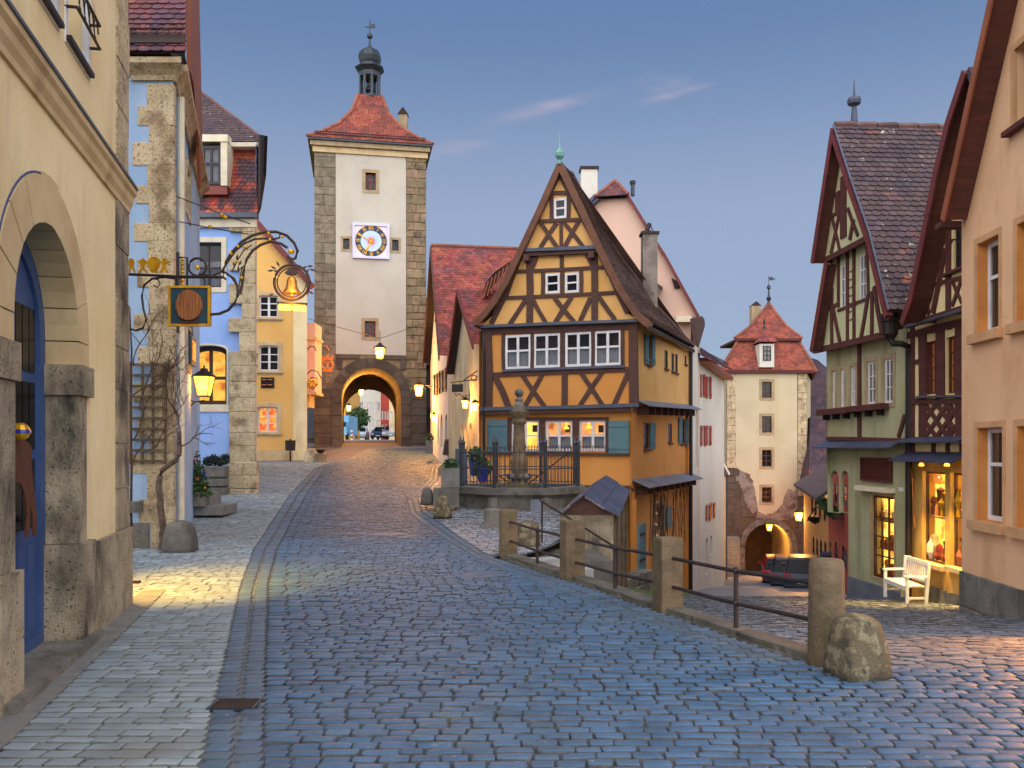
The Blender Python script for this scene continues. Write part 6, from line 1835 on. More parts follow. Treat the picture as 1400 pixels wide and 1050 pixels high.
# lower neighbour with its own red roof and a warm lit flank
lh = thing('low_red_roofed_house', 'low house with a lit yellow flank wall and red roof beside the timber-framed house', 'house', (-1.8, 31, 0.6))
fF = Face((at(613.5, 0, 33.6).x, 33.6), (at(657, 0, 28.2).x, 28.2))
hz = lambda x, y: fF.uz(x, y)
wF = Wall(fF, lh, [(0, 0.2), (fF.len, 0.2), hz(657, 470), hz(637, 398), hz(621, 508), hz(613.5, 508)], MATS['cream'])
for x0, x1, y0, y1, bk, ri in ((630, 633, 580, 612, 'lit_shop', 0.2), (635, 638.5, 580, 614, 'lit_shop', 0.2), (642, 645, 578, 616, 'lit_warm', 0.2), (631, 634, 541, 552, 'dark', 0), (636, 639, 540, 551, 'dark', 0), (640.5, 643.5, 538, 550, 'dark', 0)):
    window(wF, fF.rect(x0, y0, x1, y1), 'brown_frame', nx=1, ny=2, depth=0.14, rise=ri, back=bk, single=False)
wF.build()
h0, hR, h1 = fF.P(*hz(660, 470), 0.3), fF.P(*hz(637, 396), 0.3), fF.P(*hz(621, 512), 0.3)
hd = V((0.96, 0.28, 0))
for p_, n_ in ((h0, V((0.2, -1, 0.5))), (h1, V((0, 1, 0.5)))):
    deck(lh, [p_, hR], [p_ + hd * 4, hR + hd * 4], MATS['deck_dark'], out=n_)
    if p_ is h0: tiles(lh, [p_, hR], [p_ + hd * 4, hR + hd * 4], MATS['tile_bright'], 0.19, 0.165, out=n_)
    k_ = V((0, 0, 0.2))
    MB().hexa([p_ - hd * 0.06, hR - hd * 0.06, hR - hd * 0.06 - k_, p_ - hd * 0.06 - k_], [p_, hR, hR - k_, p_ - k_]).build('verge_board', MATS['verge_red'], lh)
shell(lh, [(fF.b.x, 28.2), (fF.b.x + 3.5, 29.5), (fF.b.x + 3, 33), (fF.a.x, 33.6)], 0, 4.4, 'cream')
# its dormer hood: open eaves with lit rafters behind the timber gable
dh = at(664, 395, 30.5); dt = at(700, 345, 30.5)
MB().hexa([at(660, 408, 30), at(664, 386, 30), at(676, 372, 30.2), at(708, 350, 31)], [at(660, 408, 31.4), at(664, 386, 31.4), at(676, 372, 31.6), at(708, 350, 32)]).build('dormer_hood', MATS['timber_brown'], lh)
for k in range(7):
    MB().tube([at(661 + k * 5.2, 408 - k * 3.5, 29.96), at(668 + k * 5.2, 384 - k * 4.4, 29.96)], 0.035, 5).build('rafter', MATS['rust_board'], lh)
ck_ = thing('chalk_board', 'small dark chalkboard in a red frame standing outside the lit doorway', 'chalkboard', at(611, 621, 34))
MB().hexa([at(605, 622, 34), at(614, 623, 33.6), at(614, 623, 33.7), at(605, 622, 34.1)], [at(608, 601, 34.1), at(616, 600, 33.8), at(616, 600, 33.88), at(608, 601, 34.2)]).build('frame', MATS['red_frame'], ck_)
MB().hexa([at(606, 620.5, 33.97), at(613, 621.3, 33.57), at(613, 621.3, 33.6), at(606, 620.5, 34.0)], [at(608.6, 602.5, 34.05), at(615, 601.7, 33.77), at(615, 601.7, 33.8), at(608.6, 602.5, 34.08)]).build('board', MATS['black_sign'], ck_)
for nm, lab, x, y, Y, s, en in (('wall_lantern', 'small lit wall lantern over the arched doors of the white house', 593, 572, 40, 0.3, 90), ('wall_lantern', 'left one of two lit lanterns on the yellow flank wall', 636, 553, 29.8, 0.26, 75), ('wall_lantern', 'right one of two lit lanterns, next to the brown corner post', 649, 557, 27.6, 0.26, 75)):
    ln = lantern(nm, lab, at(x, y, Y), s, energy=en * 1.9)
    MB().tube([at(x, y, Y) + V((0, 0, s * 0.8)), at(x, y, Y) + V((0.25, 0.3, s * 0.8))], 0.015, 5).build('arm', MATS['iron'], ln)
bh = thing('black_hanging_sign', 'black square sign on a scrolled bracket in front of the yellow flank wall', 'hanging sign', at(626, 530, 29))
fBh = Face((at(612, 0, 29.0).x, 29.0), (at(660, 0, 28.6).x, 28.6))
MB().box(fBh, *fBh.rect(618, 525.5, 633, 536), -0.02, 0.02).build('sign_board', MATS['black_sign'], bh)
for q in ([(616, 523), (634, 521), (654, 518)], [(634, 520), (645, 512), (654, 506)], ring_px(648, 517, 4, 10), [(621, 524), (621, 526)], [(630, 523), (630, 526)], [(622, 538), (625, 542), (628, 538), (631, 542)]):
    iron(fBh, bh, q, 1.5, name='scroll')
tb2 = thing('tall_planter', 'tall tapered planter at the white house corner beside the tower', 'planter', at(588, 617, 38))
MB().wbox(at(587, 611, 38), (0.3, 0.3, 0.6)).build('pot', MATS['planter_grey'], tb2)
leafy(tb2, at(587, 599, 38), 0.22, 120, 0.1, 'plant_leaf', 'foliage', 1.2, seed=31)

# ------------------------------------------------------------------ the ochre half-timbered house in the fork of the streets
ph = thing('half_timbered_house', 'crooked ochre half-timbered house with steep gable in the fork of the road', 'house', (2.0, 26.5, 0.3))
A_, B_ = V((-1.06, 27.0)), V((3.70, 25.0))
f1 = Face(A_, B_)
f0, g1_, g2_ = f1.off(-0.12), f1.off(0.07), f1.off(0.14)
# ground floor
p0 = lambda f, *pp: [f.uz(*p) for p in pp]
w0 = Wall(f0, ph, p0(f0, (658, 672), (867, 692), (867, 558), (658, 562)), MATS['ochre_plaster'])
for x0, x1, bk, cu in ((699, 737, 'lit_yellow', None), (746, 782.5, 'lit_warm', (0, 0.5)), (792, 828.6, 'lit_warm', (0, 0.55))):
    window(w0, f0.rect(x0, 575, x1, 616.5), 'white_paint', nx=2, ny=2, fw=0.07, bar=0.055, depth=0.03, mull=0.08, back=bk, curtain=cu)
w0.build()
for (x0, x1), (lx, ly) in (((699, 737), (712, 584)), ((746, 782.5), (772, 586)), ((792, 828.6), (803, 585))):
    q = f0.rect(x0, 575, x1, 616.5); c = f0.uz(lx, ly)
    MB().lathe(f0.P(c[0], c[1], -0.16), [(0.02, 0.2), (0.02, 0.1), (0.09, 0.0), (0.07, -0.01)], 10).build('pendant_lamp', MATS['lamp_glow'], ph)
    MB().box(f0, q[1] - 0.3, q[1] - 0.14, q[3] - 0.36, q[3] - 0.14, -0.222, -0.2).build('wall_picture', MATS['brown_frame'], ph)
for x in (697.3, 741.5, 787.3, 830.3):
    timber(f0, ph, (x, 572), (x, 619), 4.2 if x in (697.3, 830.3) else 8, 'timber_brown')
timber(f0, ph, (695, 572.5), (832.5, 572), 4, 'timber_brown')
timber(f0, ph, (665, 619.5), (861, 621), 4, 'timber_brown', proud=0.06)
shutter(f0, ph, f0.rect(667, 574, 695, 617), 'teal_shutter', 0.05)
shutter(f0, ph, f0.rect(833, 575, 861, 620), 'teal_shutter', 0.05)
for k in range(3):
    x0, x1 = ((700, 737), (746, 782), (792, 829))[k]
    iron(f0.off(0.1), ph, [(x0, 611), (x1, 611)], 1, name='window_rail')
    for j in range(9):
        xx = x0 + (x1 - x0) * (j + 0.5) / 9
        iron(f0.off(0.1), ph, [(xx, 608), (xx, 617)], 0.8, name='window_bar')
timber(f0, ph, (672, 665), (866, 668), 8, 'timber_brown', proud=0.05)
# first floor
w1 = Wall(f1, ph, p0(f1, (659, 561), (872, 556), (872, 440), (659, 448)), MATS['ochre_plaster'])
WIN1 = ((691, 458, 726, 504.5), (730, 456, 766, 502.5), (773, 454, 809, 501), (813, 452, 849.6, 499.5))
for q in WIN1:
    window(w1, f1.rect(*q), 'white_paint', nx=2, ny=2, fw=0.075, bar=0.06, depth=-0.02, mull=0.085, rows=(0.54,), back='dim', curtain=(0.0, 0.52), hole=True)
w1.build()
T1 = lambda a, b, w, **k: timber(f1, ph, a, b, w, 'timber_brown', **k)
T1((666, 447), (667, 560), 13, proud=0.05); T1((866, 440), (867, 555), 12, proud=0.05)
T1((660, 453), (873, 445), 10, proud=0.05)
for x, y0, y1, w in ((689, 455, 509, 5), (728, 455, 507, 5), (769.5, 453, 505, 7), (811, 451, 504, 5), (851.5, 450, 502, 5)):
    T1((x, y0), (x, y1), w)
T1((673, 512.5), (862, 505), 6.5)
timber(f1, ph, (688, 507), (855, 501), 3.2, 'lead', proud=0.08, name='lead_strip')
timber(f1, ph, (657, 559.5), (874, 554), 5, 'lead', proud=0.12, name='lead_strip')
T1((658, 565), (870, 559.5), 5.5, proud=0.07)
for a, b, w in (((677, 514), (696, 557), 8.5), ((713, 511), (745, 556), 6), ((743, 510), (717.5, 556), 6), ((794, 509), (824, 554), 6), ((824, 508), (793, 554), 6), ((860, 508), (840, 553), 6.5), ((772, 509), (772, 556), 8)):
    T1(a, b, w)
# gable, two tiers
wg1 = Wall(g1_, ph, p0(g1_, (656, 447), (873, 438), (858, 428), (840, 386), (817, 338), (714, 343), (689, 404), (675, 430)), MATS['ochre_light'])
for q in ((746, 374, 765.5, 401), (772.7, 373, 791.5, 400)):
    window(wg1, g1_.rect(*q), 'white_paint', nx=1, ny=2, fw=0.07, bar=0.05, depth=-0.015, back='dark')
wg1.build()
T2 = lambda a, b, w, **k: timber(g1_, ph, a, b, w, 'timber_brown', **k)
timber(g1_, ph, (658, 447), (875, 438.5), 4, 'lead', proud=0.10, name='lead_strip')
T2((684, 408), (848, 400), 5); T2((704, 371.5), (832, 365), 4.5)
T2((724.5, 347), (724.5, 444), 8.5, proud=0.035); T2((813, 343), (813, 440), 9, proud=0.035)
for x, y0, y1, w in ((768, 346, 367, 6), (742.5, 369, 404, 5), (769, 368, 402, 5.5), (795, 367, 401, 5)):
    T2((x, y0), (x, y1), w)
for a, b in (((719, 410), (697, 444)), ((728, 408), (747, 442)), ((758, 407), (785, 440)), ((782, 406), (759.5, 441)), ((808, 407), (793, 440)), ((819, 406), (841, 437)), ((692, 404), (672, 443))):
    T2(a, b, 6)
for a, b in (((712, 350), (692, 404)), ((692, 402), (676, 430)), ((816, 338), (834, 376)), ((834, 375), (858, 428)), ((733, 351), (727, 366)), ((803, 348), (810, 362))):
    T2(a, b, 6.5, proud=0.045)
wg2 = Wall(g2_, ph, p0(g2_, (714, 344), (819, 339), (765, 232)), MATS['ochre_light'])
window(wg2, g2_.rect(757.6, 271, 774.7, 298.5), 'white_paint', nx=1, ny=2, fw=0.07, bar=0.05, depth=-0.015, back='dark')
wg2.build()
T3 = lambda a, b, w, **k: timber(g2_, ph, a, b, w, 'timber_brown', **k)
timber(g2_, ph, (715, 343), (819, 338.5), 5, 'lead', proud=0.12, name='lead_strip')
T3((715, 348.5), (820, 343.5), 5, proud=0.06)
T3((738, 303), (796, 300.5), 5); T3((755, 264.5), (776, 264), 5)
for a, b, w in (((739.6, 305), (762.6, 339), 5.5), ((761.5, 305), (738.5, 339), 5.5), ((767.5, 302), (767.5, 338), 5), ((771, 304), (797, 337), 5.5), ((791, 303), (772.5, 337), 5.5), ((754.5, 264), (754.5, 302), 5), ((777.5, 264), (777.5, 301), 5)):
    T3(a, b, w)
for a, b in (((765, 236), (714, 344)), ((765, 236), (818, 338))):
    T3(a, b, 7, proud=0.045)
for x, y in ((723, 354), (811, 350)):
    c = g1_.uz(x, y); MB().box(g1_, c[0] - 0.09, c[0] + 0.09, c[1] - 0.1, c[1] + 0.1, 0, 0.24).build('corbel', MATS['timber_brown'], ph)
# verge boards and roof
fv = f1.off(0.34)
VL = [(649, 442), (662, 429), (676, 411), (690, 387), (712, 341), (737, 288), (765, 225)]
VR = [(889, 446), (870, 430), (844, 390), (817, 336), (793, 283), (765, 225)]
for pl_ in (VL, VR):
    for i in range(len(pl_) - 1):
        a, c = fv.uz(*pl_[i]), fv.uz(*pl_[i + 1])
        dd = (V(c) - V(a)).normalized() * 0.03
        MB().beam(fv, tuple(V(a) - dd), tuple(V(c) + dd), 0.20, -0.10, 0.0 + i * 0.002).build('verge_board', MATS['verge_brown'], ph)
apx = fv.P(*fv.uz(765, 222))
rdir = V((0.386, 0.9225, 0))
left_ = [fv.P(*fv.uz(x, y - 4), -0.02) for x, y in VR[:-1]] + [apx]
right_ = [at(948, 474, 32.5), at(925, 450, 31.6), at(900, 423, 30.8), at(876, 390, 30), at(853, 360, 29.3), at(820, 311, 28.3), apx + rdir * 1.1]
deck(ph, left_, right_, MATS['deck_dark'], n=12, out=V((0.7, -0.3, 0.6)))
tiles(ph, left_, right_, MATS['tile_brown'], 0.17, 0.15, singles=0, out=V((0.7, -0.3, 0.6)), thick=0.03)
back_l = [p + rdir * 8 for p in [fv.P(*fv.uz(x, y - 4), -0.02) for x, y in VL[:-1]]] + [apx + rdir * 1.1]
deck(ph, [fv.P(*fv.uz(x, y - 4), -0.02) for x, y in VL[:-1]] + [apx], back_l, MATS['tile_brown'], n=12, out=V((-0.7, 0, 0.6)))
MB().add([back_l[0], right_[0], apx + rdir * 1.1], [(0, 1, 2)]).build('roof', MATS['tile_brown'], ph)
MB().tube([p + V((0, 0, 0.03)) for p in right_], 0.07, 6).build('hip_tiles', MATS['ridge_dark'], ph)
fz = MB().lathe(apx + V((0, 0, -0.05)), [(0.06, 0), (0.05, 0.12), (0.13, 0.22), (0.15, 0.32), (0.08, 0.42), (0.035, 0.48), (0.01, 1.0)], 10).build('finial', MATS['copper_green'], ph)
gt = MB().tube([fv.P(*fv.uz(888, 449)), at(917, 463, 28.4), at(948, 480, 32.5)], 0.07, 7).build('gutter', MATS['iron'], ph)
gl_ = MB().tube([fv.P(*fv.uz(650, 446)), fv.P(*fv.uz(650, 446), -0.5), fv.P(*fv.uz(655, 462), -0.3), fv.P(*fv.uz(657, 480), -0.25), fv.P(*fv.uz(657, 660), -0.25)], 0.05, 7).build('rain_pipe', MATS['iron'], ph)
# right flank
fR = Face((3.70, 25.0), (6.80, 32.4))
fR1, fR0 = fR.off(0.0), fR.off(-0.1)
ez = lambda x, y: fR.uz(x, y)
wR1 = Wall(fR, ph, [ez(870, 551), ez(944, 556), ez(944, 476), ez(870, 440)], MATS["ochre_light"], thick=0.05)
for q in ((885, 458, 889.5, 499), (908.5, 479, 913, 504), (918, 483, 921.5, 508), (923, 484, 926.5, 510), (936, 486, 938.5, 498)):
    window(wR1, fR.rect(*q), 'timber_brown', nx=1, ny=2, fw=0.05, depth=0.0, single=False, sill=('timber_brown', 0.06, 0.06, 0.05))
wR1.build()
shutter(fR, ph, fR.rect(880, 457, 884.8, 498), 'teal_shutter'); shutter(fR, ph, fR.rect(889.6, 458, 893.5, 499), 'teal_shutter')
wR0 = Wall(fR0, ph, [ez(868, 668), ez(946, 655), ez(946, 552), ez(868, 552)], MATS["ochre_plaster"], thick=0.05)
for q in ((880, 578, 887, 614), (913.5, 579, 918.5, 605), (931, 572, 936, 607)):
    window(wR0, fR0.rect(*q), 'timber_brown', nx=1, ny=2, fw=0.05, depth=0.0, single=False, sill=('timber_brown', 0.06, 0.06, 0.05))
wR0.build()
shutter(fR0, ph, fR0.rect(887.3, 578, 893.7, 614), 'teal_shutter'); shutter(fR0, ph, fR0.rect(926.5, 570, 930.8, 607), 'teal_shutter'); shutter(fR0, ph, fR0.rect(936.2, 573, 941, 609), 'teal_shutter')
def canopy(pa, pb, n, out=0.42, drop=0.22):
    (ua, za), (ub, zb_) = fR.uz(*pa), fR.uz(*pb)
    for i in range(n):
        a, c = ua + (ub - ua) * i / n, ua + (ub - ua) * (i + 1) / n - 0.01
        z0, z1 = za + (zb_ - za) * i / n, za + (zb_ - za) * (i + 1) / n
        MB().hexa([fR.P(a, z0, -0.1), fR.P(c, z1, -0.1), fR.P(c, z1 - drop, out), fR.P(a, z0 - drop, out)], [fR.P(a, z0 + 0.03, -0.1), fR.P(c, z1 + 0.03, -0.1), fR.P(c, z1 - drop + 0.03, out), fR.P(a, z0 - drop + 0.03, out)]).build('lead_canopy', MATS['lead_light'], ph)
    for i in range(9):
        u = ua + (ub - ua) * (i + 0.5) / 9; z = za + (zb_ - za) * (i + 0.5) / 9
        MB().box(fR, u - 0.07, u + 0.07, z - 0.45, z - 0.2, -0.1, 0.22).build('bracket', MATS['timber_brown'], ph)
canopy((871, 546), (945, 553), 6); canopy((869, 657), (947, 647), 6)
wRb = Wall(fR.off(-0.16), ph, [(0, -5.0), (fR.len, -5.0), ez(946, 652), ez(868, 664)], MATS['ochre_plaster'])
window(wRb, fR.rect(907, 691, 914, 726), 'frame_stone', nx=1, ny=2, fw=0.06, depth=0.1, single=False, surround=('frame_stone', 0.12, 0.02))
wRb.build()
shutter(fR.off(-0.12), ph, fR.rect(915, 692, 921, 722), 'teal_shutter')
shell(ph, [(-1.06, 27), (2.0, 34.4), (6.8, 32.4)], -5, 5.4, 'ochre_plaster')
MB().quad(V((-1.06, 27.05, 0.1)), V((3.7, 25.05, 0.1)), V((3.7, 25.05, -5)), V((-1.06, 27.05, -5))).build('cellar_wall', MATS['ochre_plaster'], ph)
MB().tube([fR.P(fR.len - 0.05, ez(944, 480)[1], 0.1), fR.P(fR.len - 0.05, -4.2, 0.1)], 0.07, 8).build('rain_pipe', MATS['iron'], ph)
# chimney
cq = at(887.5, 430, 30.2)
chm = MB().wbox((cq.x, 30.2, cq.z + 1.25), (0.52, 0.5, 3.2)).build('chimney', MATS['old_render'], ph)
zt2 = cq.z + 2.85
MB().wbox((cq.x, 30.2, zt2 + 0.03), (0.64, 0.58, 0.09)).build('chimney_cap', MATS['deck_dark'], chm)
MB().tube([V((cq.x - 0.15, 30.2, zt2)), V((cq.x + 0.02, 30.2, zt2 + 0.42))], 0.08, 7).build('cowl', MATS['iron'], chm)
MB().tube([V((cq.x + 0.02, 30.2, zt2 + 0.42)), V((cq.x + 0.2, 30.2, zt2))], 0.02, 5).build('cowl_stay', MATS['iron'], chm)
# bare creeper with a string of pale bulbs on the flank
vn2 = thing('wall_creeper', 'bare creeper with a string of pale bulbs climbing the ochre flank wall', 'creeper', fR.P(2.6, -3.6))
vm = MB(); rv2 = random.Random(4)
for k in range(26):
    u = rv2.uniform(2.0, 7.6); z = ez(900, 668)[1] - rv2.uniform(0, 0.3)
    pts = []
    for i in range(9):
        pts.append(fR.P(u, z, -0.11)); u += rv2.uniform(-0.16, 0.16); z -= rv2.uniform(0.15, 0.34)
    vm.tube(pts, 0.012, 4)
vm.build('stems', MATS['twig'], vn2)
MB().tube([fR.P(2.5 + 0.12 * math.sin(i), ez(897, 668)[1] - i * 0.33, -0.06) for i in range(12)], 0.05, 6).build('trunk', MATS['vine_bark'], vn2)
for i in range(10):
    MB().ball(fR.P(2.62 + 0.1 * math.sin(i * 1.7), ez(897, 672)[1] - i * 0.36, 0.0), 0.04, 6).build('bulb', MATS['white_paint'], vn2)

# ------------------------------------------------------------------ pink gabled house behind, and the white house beside the lane
pk_ = thing('pink_gabled_house', 'big pale pink gable with a half-hipped red tile cap rising behind', 'house', (5, 37, -2))
fJ = Face((at(766, 0, 37.6).x, 37.6), (at(956, 0, 35.8).x, 35.8))
jz = lambda x, y: fJ.uz(x, y)
wJ = Wall(fJ, pk_, [(0, -5), (fJ.len, -5), jz(956, 440), jz(908, 350), jz(857, 270), jz(819, 272), jz(766, 338)], MATS['pink_plaster']); wJ.build()
jd = V((0.1, 1.0, 0)) * 6
ja, jb, jc = fJ.P(*jz(957, 438), 0.25), fJ.P(*jz(908, 348), 0.25), fJ.P(*jz(858, 266), 0.25)
MB().quad(ja, jb, jb + jd, ja + jd).quad(jb, jc, jc + jd, jb + jd).build('roof', MATS['tile_dark'], pk_)
for a, c in ((jz(957, 437), jz(908, 348)), (jz(908, 349), jz(857, 266))):
    MB().beam(fJ, a, c, 0.13, 0.0, 0.26).build('verge_board', MATS['verge_red'], pk_)
hl, hr, ht = fJ.P(*jz(816, 273), 0.4), fJ.P(*jz(861, 270), 0.4), fJ.P(*jz(838, 243), -0.5)
deck(pk_, [hl, ht], [hr, ht + V((0.02, 0, 0))], MATS['deck_dark'], out=V((0, -1, 1)))
tiles(pk_, [hl, ht], [hr, ht + V((0.02, 0, 0))], MATS['tile_maroon'], 0.2, 0.17, out=V((0, -1, 1)))
for a in (hl, hr):
    MB().tube([a + V((0, 0, 0.04)), ht + V((0, 0, 0.04))], 0.07, 6).build('hip_tiles', MATS['ridge_tile'], pk_)
MB().add([hl, ht, ht + jd, fJ.P(*jz(766, 330), 0.2) + jd, fJ.P(*jz(766, 330), 0.2)], [(0, 1, 2, 3, 4)]).add([hr, ht, ht + jd, jc + jd], [(0, 1, 2, 3)]).build('roof', MATS['slate_blue'], pk_)
MB().beam(fJ, jz(790, 296), jz(818, 271), 0.3, 0.0, 0.3).build('roof_flashing', MATS['slate_blue'], pk_)
c5 = at(805, 262, 37.8)
cj = MB().wbox((c5.x, 37.8, c5.z), (0.72, 0.6, 1.9)).build('chimney', MATS['white_plaster'], pk_)
MB().wbox((c5.x, 37.8, c5.z + 0.98), (0.84, 0.72, 0.12)).build('chimney_cap', MATS['deck_dark'], cj)
MB().tube([at(865, 268, 38), at(865, 252, 38)], 0.09, 8).build('flue', MATS['iron_grey'], pk_)
MB().tube([at(865, 252, 38), at(865, 247.5, 38)], 0.13, 8).build('flue_cap', MATS['iron'], pk_)
# lean-to roof edge against the pink wall, small side dormer
MB().hexa([at(852, 357, 34), at(906, 392, 34), at(906, 398, 34), at(852, 362, 34)], [at(852, 357, 36.2), at(906, 392, 36.2), at(906, 398, 36.2), at(852, 362, 36.2)]).build('lean_to_roof', MATS['timber_brown'], pk_)
MB().hexa([at(918, 380, 36), at(931, 387, 36), at(929, 394, 36), at(922, 394, 36)], [at(918, 380, 38), at(931, 387, 38), at(929, 394, 38), at(922, 394, 38)]).build('dormer', MATS['deck_dark'], pk_)
MB().hexa([at(924, 432, 35.6), at(946, 432, 35.4), at(946, 440, 35.4), at(924, 440, 35.6)], [at(924, 432, 36.2), at(946, 432, 36.2), at(946, 440, 36.2), at(924, 440, 36.2)]).build('eaves_ledge', MATS['cream_paint'], pk_)
fJr = Face((at(944.5, 0, 33.4).x, 33.4), (at(957, 0, 36.4).x, 36.4))
wj2 = Wall(fJr, pk_, [(0, -5.5), (fJr.len, -5.5), fJr.uz(957, 437), fJr.uz(944.5, 436)], MATS['white_plaster'])
window(wj2, fJr.rect(951, 560, 954.5, 640), 'frame_stone', nx=1, ny=3, single=False); wj2.build()
MB().hexa([at(943, 436, 33.2), at(960, 432, 36.2), at(961, 440, 36.2), at(948, 470, 33.2)], [at(949, 434, 33.2), at(963, 436, 36.2), at(964, 445, 36.2), at(955, 476, 33.6)]).build('eaves', MATS['timber_brown'], pk_)
wh_ = thing('white_lane_house', 'tall cream white house with red shutters lining the descending lane', 'house', at(970, 780, 40))
fW = Face((at(953, 0, 36.0).x, 36.0), (at(990, 0, 46.0).x, 46.0))
kz = lambda x, y: fW.uz(x, y)
wW = Wall(fW, wh_, [(0, -6.5), (fW.len, -6.5), kz(990, 505), kz(953, 492)], MATS['white_plaster'])
RS = ((957.5, 512, 961, 543), (966, 515, 969.5, 545), (958.5, 582, 962, 610), (966, 582, 969.5, 609), (966, 690, 968.5, 712), (972, 687, 974.5, 708))
for q in RS: window(wW, fW.rect(*q), 'dark_frame', nx=1, ny=2, depth=0.08, single=False)
window(wW, fW.rect(965, 735, 968, 785), 'brown_frame', nx=1, ny=2, depth=0.2, rise=0.3, single=False, name='doorway')
window(wW, fW.rect(971, 732, 973.5, 758), 'brown_frame', nx=1, ny=2, depth=0.2, rise=0.3, single=False)
wW.build()
for x0, y0, x1, y1 in RS:
    shutter(fW, wh_, fW.rect(x0 - 1.6, y0, x0 - 0.1, y1), 'red_shutter'); shutter(fW, wh_, fW.rect(x1 + 0.1, y0, x1 + 1.8, y1), 'red_shutter')
we0, we1 = fW.P(-0.4, kz(953, 494)[1], 0.55), fW.P(fW.len + 0.2, kz(990, 508)[1], 0.55)
wr0, wr1 = fW.P(-0.4, kz(953, 482)[1] + 1.6, -2.5), fW.P(fW.len + 0.2, kz(990, 508)[1] + 2.3, -2.5)
deck(wh_, [we0, wr0], [we1, wr1], MATS['red_frame'], out=V((0.5, 0, 1))); tiles(wh_, [we0, wr0], [we1, wr1], MATS['tile_maroon'], 0.2, 0.18, out=V((0.5, 0, 1)))
MB().box(fW, 0, fW.len, kz(972, 506)[1] - 0.05, kz(972, 503)[1], 0.0, 0.5).build('eaves_board', MATS['red_frame'], wh_)
sgw = MB()
for k in range(22):
    p = we0 + (we1 - we0) * (k / 21) + (wr0 - we0) * 0.12; sgw.tube([p, p + V((0, 0, 0.26))], 0.02, 4)
sgw.tube([we0 + (wr0 - we0) * 0.12 + V((0, 0, 0.24)), we1 + (wr0 - we0) * 0.12 + V((0, 0, 0.24))], 0.025, 4)
sgw.build('snow_guard', MATS['iron_grey'], wh_)
shell(wh_, [(fW.a.x, 36), (fW.a.x - 4, 37.5), (fW.b.x - 4, 47.5), (fW.b.x, 46)], -6.5, 5.2, 'white_plaster')
# ------------------------------------------------------------------ lower gate tower at the end of the lane (Y = 60)
lt_ = thing('lower_gate_tower', 'cream gate tower with two-tiered red roof at the bottom of the lane', 'tower', at(1050, 788, 62))
fQ = Face((at(993.5, 0, 60).x, 60.0), (at(1103, 0, 60).x, 60.0))
qz = lambda x, y: fQ.uz(x, y)
zt = qz(1050, 510)[1]
wQ = Wall(fQ, lt_, [(0, -9), (fQ.len, -9), (fQ.len, zt), (0, zt)], MATS['dark_mortar'], thick=0.4, name='core_wall')
ua_, ub_ = fQ.U(1018), fQ.U(1082); uq = (ua_ + ub_) / 2; hq = (ub_ - ua_) / 2
zq = qz(1050, 716)[1]
wQ.hole(arc_rect(ua_, ub_, -7.8, zq, hq, 16))
fQp = fQ.off(0.06)
def ragged(pts, amp, seed, n=7):
    r = random.Random(seed); out = []
    for i in range(len(pts) - 1):
        a, c = V(pts[i]), V(pts[i + 1])
        for j in range(n):
            p = a.lerp(c, j / n); out.append((p.x + r.uniform(-amp, amp), p.y + r.uniform(-amp, amp)))
    return out + [pts[-1]]
pp_ = [fQp.uz(*p) for p in [(1006, 510), (1090, 510)] + ragged([(1090, 664), (1086, 672), (1076, 668), (1068, 692), (1060, 700), (1046, 704), (1037, 698), (1033, 676), (1030, 658), (1024, 648), (1014, 644), (1006, 638)], 1.1, 5)]
old_ = [fQ.uz(*p) for p in [(1006, 600), (1090, 600)] + ragged([(1090, 700), (1082, 709), (1066, 712), (1050, 709), (1034, 708), (1020, 690), (1014, 668), (1006, 655)], 1.0, 9)]
wOld = Wall(fQ.off(0.045), lt_, old_, MATS['old_render'], name='old_render_patch', thick=0.1)
wOld.hole([fQ.uz(1036, 694), fQ.uz(1061, 694), fQ.uz(1061, 608), fQ.uz(1036, 608)]); wOld.build()
wQp = Wall(fQp, lt_, pp_, MATS['lower_tower_plaster'], thick=0.35, name='plaster_panel')
for y0, y1 in ((522, 544), (569, 591.5), (615, 638), (666, 687)):
    r_ = fQp.rect(1041.7, y0, 1055, y1)
    window(wQp, r_, 'brown_frame', nx=2, ny=3, fw=0.06, bar=0.05, depth=0.16, back='dark', surround=('frame_stone', 0.19, 0.02))
    wQ.hole([(r_[0], r_[2]), (r_[1], r_[2]), (r_[1], r_[3]), (r_[0], r_[3])])
wQ.build(); wQp.build()
rq3 = random.Random(23)
stones(fQ, lt_, 0, fQ.U(1006), qz(1000, 640)[1], zt, 0.55, MATS['quoin_stone'], per=(1, 2), proud=0.05, thick=0.3, joint=0.02, bev=0.03, rnd=rq3)
stones(fQ, lt_, fQ.U(1090.5), fQ.len, -1.8, zt, 0.5, MATS['quoin_stone'], per=(1, 2), proud=0.05, thick=0.3, joint=0.02, bev=0.04, rnd=rq3)
stones(fQ, lt_, 0, fQ.U(1011), -7.4, qz(1000, 641)[1], 0.5, MATS['brown_stone'], per=(1, 2), proud=0.05, thick=0.3, joint=0.02, bev=0.06, rnd=rq3)
for qa, qb in ((1012, 1036), (1062, 1088)):
    stones(fQ, lt_, fQ.U(qa), fQ.U(qb), qz(1050, 707)[1], qz(1050, 640)[1], 0.5, MATS['brown_stone'], per=(2, 3), proud=0.035, thick=0.3, joint=0.025, bev=0.06, rnd=rq3)
stones(fQ, lt_, fQ.U(1091), fQ.len, -7.4, -1.85, 0.5, MATS['brown_stone'], per=(1, 2), proud=0.05, thick=0.3, joint=0.02, bev=0.06, rnd=rq3)
